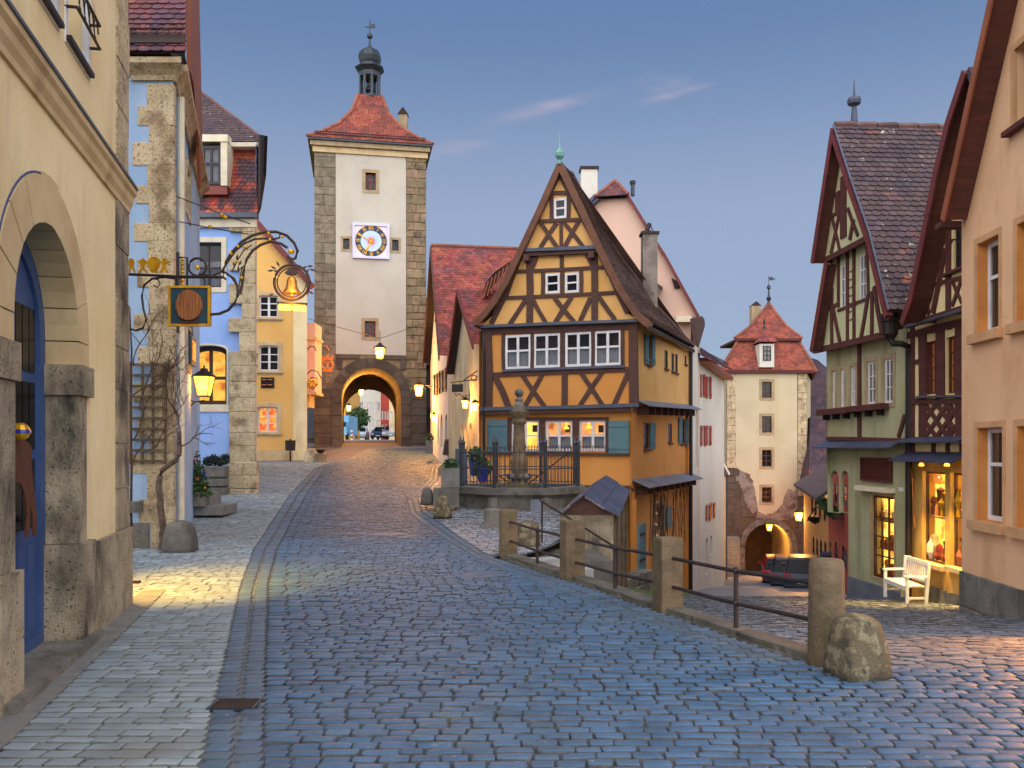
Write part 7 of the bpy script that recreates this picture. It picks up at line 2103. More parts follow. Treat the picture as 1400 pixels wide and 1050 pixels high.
for i in range(13):
    a0, a1 = math.pi * i / 13 + 0.006, math.pi * (i + 1) / 13 - 0.006
    MB().prism(fQ, [(uq + r * math.cos(a), zq - hq + r * math.sin(a)) for r, a in ((hq, a0), (hq, a1), (hq + 0.42, a1), (hq + 0.42, a0))], -0.35, 0.11).build('arch_stone', MATS['grey_stone'], lt_)
for s in (-1, 1):
    for k in range(5):
        z0 = zq - hq - 0.02 - k * 0.55; a, c = sorted((uq + s * hq, uq + s * (hq + 0.42)))
        piece('stone_block', block_mesh(MATS['grey_stone'], 0.03), lt_, fmat(fQ, (a + c) / 2, z0 - 0.27, -0.05, c - a - 0.01, 0.53, 0.34))
tn = MB(); op_ = arc_rect(ua_, ub_, -7.8, zq, hq, 16)
for i in range(1, len(op_)):
    tn.quad(fQ.P(*op_[i], -0.3), fQ.P(*op_[(i + 1) % len(op_)], -0.3), fQ.P(*op_[(i + 1) % len(op_)], -4.5), fQ.P(*op_[i], -4.5))
tn.build('gate_vault', MATS['lower_tower_plaster'], lt_)
fQb = fQ.off(-4.5)
wQb = Wall(fQb, lt_, [(-0.5, -9), (fQ.len + 0.5, -9), (fQ.len + 0.5, zt), (-0.5, zt)], MATS['brown_stone'], thick=1.2, name='rear_wall')
wQb.hole(arc_rect(fQb.U(1056), fQb.U(1080), -7.8, fQb.uz(1068, 738)[1], (fQb.U(1080) - fQb.U(1056)) / 2, 12)); wQb.build()
MB().quad(fQ.P(fQ.len + 0.01, -9), V((fQ.b.x + 2.4, 66, -9)), V((fQ.b.x + 2.4, 66, zt)), fQ.P(fQ.len + 0.01, zt)).quad(fQ.P(-0.01, -9), fQ.P(0.6, -9, -6), fQ.P(0.6, zt, -6), fQ.P(-0.01, zt)).build('side_wall', MATS['lower_tower_plaster'], lt_)
slab(fQ, lt_, (-0.25, fQ.len + 0.35, zt - 0.02, zt + 0.2), -6.2, 0.3, 'timber_red', 'eaves_board')
qc = fQ.P(fQ.len / 2, 0, -3.0)
def tier(yw, mt, nm):
    """one roof tier from (half width px, y px) rows"""
    def pt(sx, sy, hwp, y):
        yf = qc.y - hwp / F * 60 * 0.95
        hw_ = hwp / F * yf
        yy = qc.y - sy * hwp / F * 60 * 0.95
        return V((19.23 - 0.32 * (qc.y - yy) + sx * hw_, yy, EYE + (HY - y) / F * yf))
    for (a, c) in (((-1, 1), (1, 1)), ((1, 1), (1, -1)), ((1, -1), (-1, -1)), ((-1, -1), (-1, 1))):
        l_, r_ = [pt(*a, *q) for q in yw], [pt(*c, *q) for q in yw]
        o_ = V(((a[0] + c[0]) / 2, -(a[1] + c[1]) / 2, 0.8))
        deck(lt_, l_, r_, MATS[mt], n=8, out=o_)
        if a == (-1, 1): tiles(lt_, l_, r_, MATS[mt], 0.2, 0.17, out=o_)
    for s in (-1, 1):
        MB().tube([pt(s, 1, *q) + V((0, 0, 0.05)) for q in yw], 0.11, 6).build('hip_tiles', MATS['ridge_tile'], lt_)
tier(((66, 509), (58, 494), (48, 478), (41, 466)), 'terracotta', 'lower')
tier(((46, 463), (35, 455), (25, 447), (14, 434), (5, 422), (1.0, 416)), 'terracotta', 'upper')
MB().wbox((18.5, qc.y, at(0, 464.5, 60.7).z), (4.7, 4.6, 0.16)).build('roof_eaves', MATS['timber_red'], lt_)
fz_ = V((19.23, qc.y, at(0, 417, 63).z))
MB().lathe(fz_, [(0.16, -0.1), (0.1, 0.3), (0.2, 0.5), (0.08, 0.65), (0.06, 1.15), (0.14, 1.25), (0.14, 1.4), (0.02, 1.55), (0.015, 2.2)], 8).build('finial', MATS['copper_dark'], lt_)
MB().prism(Face((fz_.x, fz_.y), (fz_.x + 1, fz_.y)), [(0, fz_.z + 1.85), (0.3, fz_.z + 1.85), (0.56, fz_.z + 1.97), (0.36, fz_.z + 1.98), (0.3, fz_.z + 2.1), (0, fz_.z + 2.1)], -0.02, 0.02).build('vane_flag', MATS['copper_dark'], lt_)
c5 = at(1032.5, 436, 64.5)
cq2 = MB().wbox(tuple(c5), (0.72, 0.6, 1.9)).build('chimney', MATS['frame_stone'], lt_)
MB().hexa([c5 + V((-0.4, -0.3, 0.95)), c5 + V((0.4, -0.3, 0.95)), c5 + V((0.4, 0.3, 0.95)), c5 + V((-0.4, 0.3, 0.95))], [c5 + V((0.0, -0.3, 1.3)), c5 + V((0.06, -0.3, 1.3)), c5 + V((0.06, 0.3, 1.3)), c5 + V((0.0, 0.3, 1.3))]).build('chimney_cap', MATS['deck_dark'], cq2)
# its dormer
fDm = Face((at(1036, 0, 59.6).x, 59.6), (at(1062, 0, 59.6).x, 59.6))
dr4 = fDm.rect(1038.5, 470, 1058.5, 502)
dm = MB().box(fDm, *dr4, -1.6, 0.0).build('dormer', MATS['white_plaster'], lt_)
window(None, fDm.rect(1043, 473, 1054, 493), 'dark_frame', nx=2, ny=3, fw=0.06, bar=0.05, depth=-0.05, back='dark', f=fDm, root=lt_)
e0, e1, tp_ = fDm.P(fDm.U(1036), fDm.uz(0, 468)[1], 0.2), fDm.P(fDm.U(1062), fDm.uz(0, 468)[1], 0.2), fDm.P(fDm.U(1049), fDm.uz(0, 448)[1], -0.7)
deck(lt_, [e0, tp_], [e1, tp_ + V((0.02, 0, 0))], MATS['tile_bright'], name='dormer_roof')
tiles(lt_, [e0, tp_], [e1, tp_ + V((0.02, 0, 0))], MATS['tile_bright'], 0.2, 0.16, out=V((0, -1, 1)))
MB().add([e0, e0 + V((0, 2, 0)), tp_], [(0, 1, 2)]).add([e1, e1 + V((0, 2, 0)), tp_], [(0, 1, 2)]).build('dormer_roof', MATS['tile_bright'], lt_)
MB().lathe(tp_, [(0.08, 0), (0.1, 0.15), (0.03, 0.3), (0.1, 0.5), (0.01, 0.8)], 6).build('dormer_finial', MATS['copper_dark'], lt_)
lantern('arch_lantern', 'lantern glowing orange in the crown of the lower tower arch', at(1051.5, 721, 60.6), 0.42, energy=260)
ln = lantern('corner_lantern', 'lantern on a bracket at the right edge of the lower tower', at(1091.5, 706, 56), 0.5, energy=1300)
MB().tube([at(1091, 698, 56), at(1106, 698, 56.2)], 0.03, 5).build('arm', MATS['iron'], ln)
ss = thing('stone_stairs', 'flight of grey stone steps rising left of the lower tower arch', 'stairs', at(1001, 786, 57))
for k in range(13):
    c = at(1001, 783 - k * 3.9, 57 + k * 0.2)
    MB().wbox((c.x, c.y + 0.5, c.z - 0.5), (1.0, 1.3, 1.17)).build('step', MATS['planter_grey'], ss)
# small stone house and roofs around the lower tower
lh2 = thing('stone_cottage', 'narrow stone building with a dark red roof left of the lower tower', 'house', at(983, 770, 52))
fL2 = Face((at(965, 0, 50).x, 50.0), (at(992.5, 0, 52).x, 52.0))
wl2 = Wall(fL2, lh2, [(0, -8), (fL2.len, -8), (fL2.len, fL2.uz(992, 648)[1]), (0, fL2.uz(970, 648)[1])], MATS['brown_stone']); wl2.build()
slab(fL2, lh2, (fL2.U(985.5), fL2.U(991), -7, fL2.uz(990, 650)[1]), -0.05, 0.06, 'trim_stone', 'corner_strip')
a, c = fL2.P(0, fL2.uz(970, 650)[1], 0.2), fL2.P(fL2.len, fL2.uz(992, 650)[1], 0.2)
rA, rC = fL2.P(0, fL2.uz(970, 545)[1], -2.5), fL2.P(fL2.len, fL2.uz(992, 545)[1], -2.5)
deck(lh2, [a, rA], [c, rC], MATS['deck_dark'], out=V((0, -1, 1))); tiles(lh2, [a, rA], [c, rC], MATS['tile_maroon'], 0.2, 0.18, out=V((0, -1, 1)))
MB().tube([c + V((0, -0.02, 0.03)), rC], 0.09, 5).build('verge_board', MATS['cream_paint'], lh2)
MB().tube([fL2.P(fL2.len, -7), fL2.P(fL2.len, fL2.uz(992, 650)[1])], 0.08, 6).build('rain_pipe', MATS['lead'], lh2)
shell(lh2, [(fL2.a.x, 50), (fL2.a.x - 0.5, 56), (fL2.b.x, 57), (fL2.b.x, 52)], -8, fL2.uz(992, 648)[1], 'brown_stone')
def roof_mass(name, label, pix, Y, m, dY=8.0, lean=4.0):
    t = thing(name, label, 'house', at(sum(p[0] for p in pix) / len(pix), HY, Y))
    n = len(pix)
    ys = [p[1] for p in pix]; y0, y1 = min(ys), max(ys)
    lo = [at(x, y, Y + lean * (y1 - y) / (y1 - y0)) for x, y in pix]
    MB().hexa(lo, [p + V((0.5, dY, -1.0)) for p in lo]).build('roof', MATS[m], t)
    return t, lo
for lab, pix, Y in (('big dark plum roof rising behind the right side of the lower tower', [(1096, 700), (1150, 700), (1150, 520), (1118, 492), (1098, 486)], 66), ('lower plum tiled roof with lit eaves between tower and red house', [(1106, 662), (1150, 668), (1150, 572), (1108, 570)], 57)):
    t, lo = roof_mass('dark_roofed_house', lab, pix, Y, 'tile_plum')
    el, er = lo[0], lo[1]
    tiles(t, [lo[0], lo[-1]], [lo[1], lo[2]], MATS['tile_plum'], 0.24, 0.22, out=V((0, -1, 0.8)))
    MB().quad(el + V((0, 0.2, 0)), er + V((0, 0.2, 0)), er + V((0, 0.2, -9)), el + V((0, 0.2, -9))).build('wall', MATS['orange_plaster'], t)
# distant hill wood and far roofs
hb = MB(); rr = random.Random(2)
for i in range(60):
    pass
hill = MB()
for i in range(24):
    x0, x1 = -40 + i * 12, -40 + (i + 1) * 12
    h = lambda x: 21 + 3.0 * math.sin(x * 0.05) + 1.5 * math.sin(x * 0.17)
    hill.quad(V((x0, 420, -20)), V((x1, 420, -20)), V((x1, 470, h(x1))), V((x0, 470, h(x0))))
hill.build('hill', MATS['dark_leaf'], kind='structure')
fh = thing('far_blue_roof', 'distant dark blue roof just left of the lower tower', 'house', at(982, 545, 90))
MB().hexa([at(970, 560, 90), at(998, 560, 90), at(998, 534, 92), at(978, 534, 92)], [at(970, 560, 99), at(998, 560, 99), at(998, 534, 97), at(978, 534, 97)]).build('roof', MATS['slate_blue'], fh)
MB().wbox(at(984, 575, 94), (2.2, 6, 2.6)).build('wall', MATS['white_plaster'], fh)
bt = thing('bare_tree', 'distant bare tree top showing beside the lower tower roof', 'tree', at(983, 545, 100))
bm_ = MB(); rb = random.Random(6)
for k in range(34):
    p = at(983, 545, 100); d = V((rb.uniform(-1, 1), rb.uniform(-1, 1), rb.uniform(0.6, 1.4))).normalized()
    pts = [p]
    for i in range(4):
        d = (d + V((rb.uniform(-.3, .3), rb.uniform(-.3, .3), rb.uniform(-.1, .3)))).normalized(); p = p + d * 0.55; pts.append(p)
    bm_.tube(pts, 0.03, 4, r1=0.012)
bm_.build('twigs', MATS['twig'], bt); MB().tube([at(983, 570, 100), at(983, 544, 100)], 0.12, 6).build('trunk', MATS['vine_bark'], bt)

# ------------------------------------------------------------------ orange-lit and red houses down the lane
oh = thing('orange_lit_house', 'long low house glowing orange beside the lower tower', 'house', at(1115, 770, 46))
fO = Face((at(1099, 0, 54).x, 54.0), (at(1134, 0, 39).x, 39.0))
oz = lambda x, y: fO.uz(x, y)
wO = Wall(fO, oh, [(0, -8.5), (fO.len, -8.5), oz(1134, 684), oz(1099, 664)], MATS['orange_plaster'], thick=0.06)
for x0, x1, y0, y1 in ((1109, 1111.5, 675, 705), (1114, 1116.5, 677, 707), (1119.5, 1122.5, 680, 709), (1126, 1129, 684, 712), (1111, 1113.5, 733, 758), (1116, 1118.5, 736, 760), (1121, 1124, 738, 762), (1127, 1130, 740, 764)):
    window(wO, fO.rect(x0, y0, x1, y1), 'dark_frame', nx=2, ny=2, fw=0.08, depth=0.0, single=False)
wO.build()
MB().hexa([fO.P(-0.3, oz(1099, 665)[1], 0.6), fO.P(fO.len + 0.2, oz(1134, 685)[1], 0.6), fO.P(fO.len, oz(1134, 685)[1] + 2.4, -3), fO.P(0, oz(1099, 665)[1] + 2.4, -3)], [fO.P(-0.3, oz(1099, 665)[1] + 0.15, 0.6), fO.P(fO.len + 0.2, oz(1134, 685)[1] + 0.15, 0.6), fO.P(fO.len, oz(1134, 685)[1] + 2.6, -3), fO.P(0, oz(1099, 665)[1] + 2.6, -3)]).build('roof', MATS['tile_dark'], oh)
shell(oh, [(fO.a.x, 54), (fO.a.x + 6, 57), (fO.b.x + 6, 42), (fO.b.x, 39)], -8.5, -0.8, 'orange_plaster')
bw = thing('bowl_sign', 'black bowl-shaped hanging sign before the orange-lit house', 'hanging sign', at(1115, 705, 44))
MB().lathe(at(1114, 711, 44), [(0.05, -0.2), (0.3, -0.05), (0.38, 0.12), (0.36, 0.16)], 12).build('bowl', MATS['iron'], bw)
MB().tube([at(1104, 712, 44.4), at(1114, 694, 44), at(1130, 694, 42)], 0.04, 5).build('arm', MATS['iron'], bw)
MB().tube([at(1114, 694, 44), at(1114, 708, 44)], 0.025, 5).build('hanger', MATS['iron'], bw)
rdh = thing('red_house', 'deep red house behind the arches of the green house', 'house', at(1150, 790, 32))
fRd = Face((at(1132.5, 0, 38).x, 38.0), (at(1166, 0, 26.2).x, 26.2))
wRd = Wall(fRd, rdh, [(0, -7), (fRd.len, -7), fRd.uz(1166, 600), fRd.uz(1132.5, 610)], MATS['red_plaster'], thick=0.06)
for x0, x1, y0, y1 in ((1136.5, 1140, 660, 688), (1141, 1145, 661, 689), (1152, 1158, 662, 690), (1141, 1146, 738, 770), (1134.5, 1137, 738, 762), (1151, 1158, 745, 775)):
    window(wRd, fRd.rect(x0, y0, x1, y1), 'dark_frame', nx=1, ny=2, fw=0.08, depth=0.0, rise=0.3 if y0 == 738 else 0, single=False, back='dark')
wRd.build()
fbx = thing('flower_box', 'flower box with trailing plants on the red house', 'flower box', fRd.P(fRd.U(1145), fRd.uz(1145, 695)[1], 0.2))
MB().box(fRd, fRd.U(1133.5), fRd.U(1155), fRd.uz(1145, 701)[1], fRd.uz(1145, 696)[1], 0.05, 0.35).build('box', MATS['timber_brown'], fbx)
for k in range(5):
    leafy(fbx, fRd.P(fRd.U(1135.5 + k * 4.5), fRd.uz(1145, 695)[1], 0.3), 0.32, 90, 0.16, 'plant_leaf', 'plant', 0.7, seed=60 + k)
shell(rdh, [(fRd.a.x, 38), (fRd.a.x + 5, 40), (fRd.b.x + 5, 28), (fRd.b.x, 26.2)], -7, 1.6, 'red_plaster')
cg2 = 'cars parked in the lower lane'
for nm, lab, x, Y, hd_, m, hb_ in (('parked_car', 'small red hatchback furthest down the lane near the lower arch', 1063, 50, 75, 'car_red', True), ('parked_car', 'dark blue-grey hatchback in the middle of the parked row in the lane', 1078, 46.5, 72, 'car_dark', True), ('parked_car', 'dark estate car with red tail lamps half behind the big bollard', 1099, 42, 70, 'car_dark', True), ('parked_car', 'dark car mostly hidden to the right of the big bollard', 1146, 37, 68, 'car_navy', False)):
    car(nm, lab, V(((x - CX) / F * Y, Y, z_lane(Y) + 0.02)), rad(hd_), m, cg2, hatch=hb_, hgt=1.6)

# ------------------------------------------------------------------ green half-timbered house
def roof_slab(f, root, a, c, th, o0, o1, m, name='roof'):
    a, c = V(a), V(c); d = (c - a).normalized(); k = V((-d.y, d.x))
    if k.y < 0: k = -k
    return MB().prism(f, [tuple(a), tuple(c), tuple(c + k * th), tuple(a + k * th)], o0, o1).build(name, MATS[m], root)
gh = thing('green_timbered_house', 'olive green half-timbered house with a steep mossy scalloped roof on the lane', 'house', (9.2, 22, -2.3))
k1 = Face((9.01, 24.1), (9.29, 19.85))
k0, k2, k3 = k1.off(-0.12), k1.off(0.30), k1.off(0.52)
uzs = lambda f, *pp: [f.uz(*p) for p in pp]
wk0 = Wall(k0, gh, uzs(k0, (1160, 838), (1240, 832), (1240, 606), (1160, 606)), MATS['green_plaster'], thick=0.3)
rs = k0.rect(1191.6, 678, 1223, 792)
window(wk0, rs, 'brown_frame', nx=3, ny=4, fw=0.07, bar=0.03, depth=0.06, back='lit_shop', surround=('frame_stone', 0.06, 0.015))
wk0.build()
goods(k0, gh, rs, 3, 4, 0.19, 8)
# corner arches
wka = Wall(k0.off(-0.006), gh, uzs(k0, (1131, 604), (1161, 604), (1161, 700), (1131, 700)), MATS['green_plaster'], thick=0.07, name='arcade_wall')
for x0, x1 in ((1135, 1146.5), (1149.5, 1160)):
    a, c = k0.U(x0), k0.U(x1)
    zt_ = k0.uz(x0, 643)[1]
    zb_ = k0.uz(x0, 699.5)[1]
    wka.hole(arc_rect(a, c, zb_, zt_, (c - a) / 2, 8))
wka.build()
slab(k0, gh, (k0.U(1160), k0.len, -3.4, k0.uz(1200, 800)[1]), -0.02, 0.04, 'lead_light', 'plinth')
msn = thing('maroon_sign_board', 'blank maroon sign board on the green house above the lit shop window', 'sign board', k0.P(k0.U(1200), k0.uz(1200, 640)[1]))
MB().box(k0, *k0.rect(1182, 628, 1219, 656), 0.02, 0.05).build('board', MATS['maroon_sign'], msn)
g = MB(); q = k0.rect(1180, 625.5, 1221, 658.5)
g.box(k0, q[0], q[1], q[2], q[2] + 0.05, 0, 0.09); g.box(k0, q[0], q[1], q[3] - 0.05, q[3], 0, 0.09); g.box(k0, q[0], q[0] + 0.05, q[2] + 0.05, q[3] - 0.05, 0, 0.09); g.box(k0, q[1] - 0.05, q[1], q[2] + 0.05, q[3] - 0.05, 0, 0.09)
g.build('frame', MATS['timber_red'], msn)
slab(k0, gh, k0.rect(1179, 665.5, 1224, 672), 0, 0.22, 'cream_paint', 'window_hood')
slab(k0, gh, k0.rect(1229.5, 666.5, 1236, 672), 0, 0.02, 'white_paint', 'number_plate')
wk1 = Wall(k1, gh, uzs(k1, (1131, 604), (1240, 606), (1240, 448), (1131, 478)), MATS['green_plaster'], thick=0.10)
for q, f_ in (((1137.5, 507, 1142, 558), 0), ((1149, 504, 1154.5, 556.5), 0), ((1162.7, 500.5, 1170, 555), 0), ((1185.5, 494, 1197, 552.5), 1), ((1208.5, 490, 1221, 551), 1)):
    window(wk1, k1.rect(*q), 'white_paint', nx=2, ny=3, fw=0.06, bar=0.03, depth=0.03, back='dark', curtain=(0, 1), surround=('frame_stone', 0.12 if f_ else 0.08, 0.015))
wk1.build()
Tg = lambda f, a, b, w, **k: timber(f, gh, a, b, w, 'timber_red', **k)
Tg(k1, (1176, 468), (1176, 602), 4); Tg(k1, (1238, 568), (1229.5, 598), 4); Tg(k1, (1132, 599), (1238, 602), 5, proud=0.05)
for x0, x1, y0, y1, lab in ((1128, 1169, 558.5, 566.5, 'left brown flower box under three narrow windows of the green house'), (1170, 1217, 553.5, 561.5, 'right brown flower box under two white windows of the green house')):
    fb_ = thing('flower_box', lab, 'flower box', k1.P(k1.U((x0 + x1) / 2), k1.uz((x0 + x1) / 2, y1)[1], 0.2))
    r_ = k1.rect(x0, y0, x1, y1)
    MB().box(k1, *r_, 0.04, 0.26).build('box', MATS['timber_red'], fb_)
    for k in range(3):
        u = r_[0] + (r_[1] - r_[0]) * (k + 0.5) / 3
        MB().box(k1, u - 0.02, u + 0.02, r_[2] - 0.14, r_[2], 0, 0.2).build('bracket', MATS['iron'], fb_)
def lead_hood(f, root, x0, x1, yt, yb, out):
    z1, z0 = f.uz((x0 + x1) / 2, yt)[1], f.uz((x0 + x1) / 2, yb)[1]
    u0, u1 = f.U(x0), f.U(x1)
    MB().hexa([f.P(u0, z1, -0.05), f.P(u1, z1, -0.05), f.P(u1, z0, out), f.P(u0, z0, out)], [f.P(u0, z1 + 0.03, -0.05), f.P(u1, z1 + 0.03, -0.05), f.P(u1, z0 + 0.03, out), f.P(u0, z0 + 0.03, out)]).build('lead_canopy', MATS['slate_blue'], root)
lead_hood(k1, gh, 1128, 1238, 602, 613, 0.40)
# middle gable storey
wk2 = Wall(k2, gh, uzs(k2, (1112, 482), (1214, 458), (1213, 452), (1186, 322), (1126, 356), (1108, 470)), MATS['pale_green_plaster'], thick=0.1)
for q in ((1149, 361, 1158.5, 420), (1174.5, 347, 1184, 410)):
    window(wk2, k2.rect(*q), 'white_paint', nx=2, ny=3, fw=0.05, bar=0.03, depth=0.02, back='dark', curtain=(0, 1))
wk2.build()
for a, b, w in (((1113, 480), (1213, 457), 8), ((1122, 426), (1146, 416), 5), ((1146, 425), (1187, 408), 4), ((1138, 395), (1138, 472), 3.5), ((1159.5, 345), (1159.5, 468), 3), ((1168.5, 340), (1168.5, 464), 3), ((1131, 424), (1124, 475), 3.5), ((1140, 421), (1150, 470), 3.5), ((1188, 403), (1178, 464), 3.5), ((1193.5, 398), (1193, 458), 3.5), ((1196, 392), (1207, 456), 4), ((1147, 352), (1147, 420), 3), ((1186, 335), (1188, 408), 3)):
    Tg(k2, a, b, w)
tx = MB()
for k in range(7):
    y = 372 + k * 11
    for j in range(3):
        x = 1161.2 + j * 2.1
        tx.beam(k2, k2.uz(x, y - j * 0.8), k2.uz(x + 1.5, y - 0.5 - j * 0.8), 0.035 + 0.015 * ((k + j) % 2), 0, 0.006)
        if (k + j) % 3: tx.beam(k2, k2.uz(x + 0.6, y - 1.8), k2.uz(x + 0.6, y + 1.5), 0.02, 0, 0.005)
tx.build('painted_script', MATS['timber_red'], gh)
# top gable
wk3 = Wall(k3, gh, uzs(k3, (1127, 358), (1190, 326), (1158, 232), (1147, 190), (1141, 250)), MATS['pale_green_plaster']); wk3.build()
for a, b, w in (((1127, 356), (1190, 323), 7), ((1154, 240), (1154, 325), 8), ((1146, 262), (1146, 290), 6), ((1138, 295), (1149, 342), 3), ((1149, 290), (1137, 347), 3), ((1135, 297), (1150, 289), 4), ((1160, 285), (1174, 322), 3), ((1168, 300), (1163, 328), 3)):
    Tg(k3, a, b, w, proud=0.03)
kv = k1.off(0.85)
RV = [(1214, 428), (1188, 322), (1163, 250), (1139, 175)]
rg = [kv.P(*kv.uz(*p), 0.0) for p in RV]
dG = V((1, 0.064, 0))
rl_, rr_ = [p + V((0, 0, 0.05)) for p in rg], [p + dG * 5.5 + V((0, 0, 0.05)) for p in rg]
deck(gh, rl_, rr_, MATS['deck_dark'], out=V((0, -1, 0.8)))
tiles(gh, rl_, rr_, MATS['tile_dark'], 0.21, 0.17, singles=300, out=V((0, -1, 0.8)), view=(1130, 170, 1300, 430), thick=0.028, jit=0.05)
for i in range(3):
    a, c = kv.uz(*RV[i]), kv.uz(*RV[i + 1])
    MB().beam(kv, (a[0] - 0.07, a[1] - 0.07), (c[0] - 0.07, c[1] - 0.07), 0.15, -0.12, 0.03 + i * 0.003).build('verge_board', MATS['verge_red'], gh)
    MB().beam(kv, (a[0] + 0.06, a[1] + 0.06), (c[0] + 0.06, c[1] + 0.06), 0.03, 0.0, 0.045).build('verge_flashing', MATS['slate_blue'], gh)
ap = kv.uz(1139, 175)
roof_slab(kv, gh, kv.uz(1111, 360), ap, 0.14, -5.5, 0.0, 'soffit_brown')
roof_slab(kv.off(-0.25), gh, kv.uz(1098, 480), kv.uz(1117, 362), 0.14, -4, 0.0, 'soffit_brown')
MB().beam(kv, kv.uz(1111, 360), ap, 0.2, 0.0, 0.03).build('verge_board', MATS['verge_red'], gh)
MB().beam(kv.off(-0.25), kv.uz(1098, 481), kv.uz(1118, 358), 0.2, 0.0, 0.03).build('verge_board', MATS['verge_red'], gh)
for k in range(9):
    p = rl_[-1] + dG * (0.05 + k * 0.55)
    MB().tube([p + V((0, 0, 0.02)), p + dG * 0.52 + V((0, 0, 0.05))], 0.10, 8).build('ridge_tile', MATS['ridge_dark'], gh)
sp_ = rl_[-1] + dG * 0.56
MB().lathe(sp_, [(0.10, 0), (0.06, 0.5), (0.05, 0.52), (0.16, 0.58), (0.18, 0.66), (0.15, 0.74), (0.03, 0.8), (0.005, 1.25)], 10).build('finial', MATS['slate_blue'], gh)
# hopper and rain pipe
hp = MB().lathe(at(1217, 448, 19.6), [(0.07, -0.3), (0.17, -0.15), (0.17, 0.12), (0.21, 0.14), (0.21, 0.32), (0.19, 0.32)], 12).build('rain_hopper', MATS['iron'], gh)
MB().tube([at(1217, 462, 19.6), at(1221, 470, 19.55), at(1232, 470, 19.5), at(1242, 474, 19.55), at(1242.5, 490, 19.6), at(1242, 818, 19.6)], 0.075, 9).build('rain_pipe', MATS['iron'], gh)
shell(gh, [(9.29, 19.85), (14, 20.2), (14, 24.4), (9.01, 24.1)], 0.9, 6.0, 'green_plaster')
kq = k0.P(k0.U(1160.5), 0)
shell(gh, [(9.29, 19.85), (14, 20.2), (14, 22.6), (kq.x, kq.y)], -3.6, 0.9, 'green_plaster')

# ------------------------------------------------------------------ beige half-timbered shop
th_ = thing('beige_timbered_house', 'narrow beige half-timbered shop with glowing windows between green and peach houses', 'house', (9.4, 18, -1.7))
m1 = Face((9.30, 19.78), (9.12, 15.1))
m2 = m1.off(0.28)
m0 = m1.off(-0.08)
wm0 = Wall(m0, th_, uzs(m0, (1239, 840), (1365, 880), (1365, 590), (1239, 600)), MATS['shop_plaster'], thick=0.34)
for q in ((1261, 645, 1292, 770), (1299, 647, 1333, 778)):
    window(wm0, m0.rect(*q), 'timber_brown', nx=1, ny=2, rows=(0.5,), fw=0.05, bar=0.03, depth=0.085, back='lit_shop', single=True, sill=('trim_stone', 0.1, 0.12, 0.04))
wm0.build()
goods(m0, th_, m0.rect(1261, 645, 1292, 770), 2, 4, 0.2, 5)
goods(m0, th_, m0.rect(1299, 647, 1333, 778), 2, 4, 0.2, 6)
q = m0.rect(1261, 645, 1292, 770)
MB().box(m0, q[0] + 0.02, q[1] - 0.02, q[3] - 0.28, q[3], -0.26, -0.24).build('shop_pelmet', MATS['lit_orange'], th_)
wm1 = Wall(m1, th_, uzs(m1, (1241, 622), (1330, 622), (1330, 424), (1241, 448)), MATS['beige_plaster'], thick=0.2)
for q in ((1267, 466, 1281.5, 539), (1293, 460, 1307.5, 538)):
    window(wm1, m1.rect(*q), 'brown_frame', nx=2, ny=4, fw=0.05, bar=0.025, depth=0.06, back='lit_orange')
wm1.build()
Tm = lambda f, a, b, w, **k: timber(f, th_, a, b, w, 'timber_red', **k)
for a, b, w, pr in (((1249, 446), (1249, 604), 4.5, .03), ((1262, 450), (1262, 604), 10, .035), ((1287, 445), (1287, 545), 11, .035), ((1312.5, 440), (1312.5, 604), 9, .035), ((1243, 458.5), (1326, 438), 9, .05), ((1250, 549), (1326, 549), 7, .05), ((1250, 495), (1257, 494), 6, .02), ((1250, 548), (1257, 547), 6, .02), ((1241, 600), (1326, 600), 4, .04), ((1278.5, 446), (1278.5, 455), 5, .03), ((1300, 440), (1300, 450), 5, .03)):
    Tm(m1, a, b, w, proud=pr)
timber(m1, th_, (1257, 543), (1326, 541), 3, 'lead', proud=0.10, name='lead_strip')
XS = (1265, 1281.5, 1298, 1314.5); YS_ = (552, 575, 598)
for i in range(3):
    for j in range(2):
        Tm(m1, (XS[i], YS_[j]), (XS[i + 1], YS_[j + 1]), 5); Tm(m1, (XS[i], YS_[j + 1]), (XS[i + 1], YS_[j]), 5)
Tm(m1, (1298, 552), (1298, 598), 4)
lead_hood(m1, th_, 1240, 1330, 597, 605, 0.3)
for x in (1249, 1277, 1297, 1316):
    Tm(m1, (x, 606), (x, 618), 4.5)
lead_hood(m1, th_, 1240, 1330, 618, 632, 0.42)
# awning crank rods
MB().tube([m0.P(m0.U(1250), m0.uz(1250, 633)[1], 0.1), m0.P(m0.U(1250), m0.uz(1250, 758)[1], 0.1)], 0.014, 5).build('awning_rod', MATS['iron'], th_)
MB().tube([m0.P(m0.U(1249), m0.uz(1249, 632)[1], 0.1), m0.P(m0.U(1256), m0.uz(1256, 655)[1], 0.14), m0.P(m0.U(1256.5), m0.uz(1256, 722)[1], 0.1)], 0.02, 5).build('awning_crank', MATS['barrel_wood'], th_)
stones(m0, th_, m0.U(1272), m0.U(1325), -2.2, -1.42, 0.8, MATS['grey_stone'], per=(5, 5), proud=0.05, thick=0.1, joint=0.012)
wm2 = Wall(m2, th_, uzs(m2, (1242, 446), (1334, 418), (1334, 130), (1322, 120), (1300, 195), (1278, 300), (1262, 380)), MATS['beige_plaster'], thick=0.12)
window(wm2, m2.rect(1303, 306, 1318, 368), 'dark_frame', nx=2, ny=3, fw=0.06, depth=0.05, back='dark', sill=('timber_red', 0.06, 0.12, 0.3)); wm2.build()
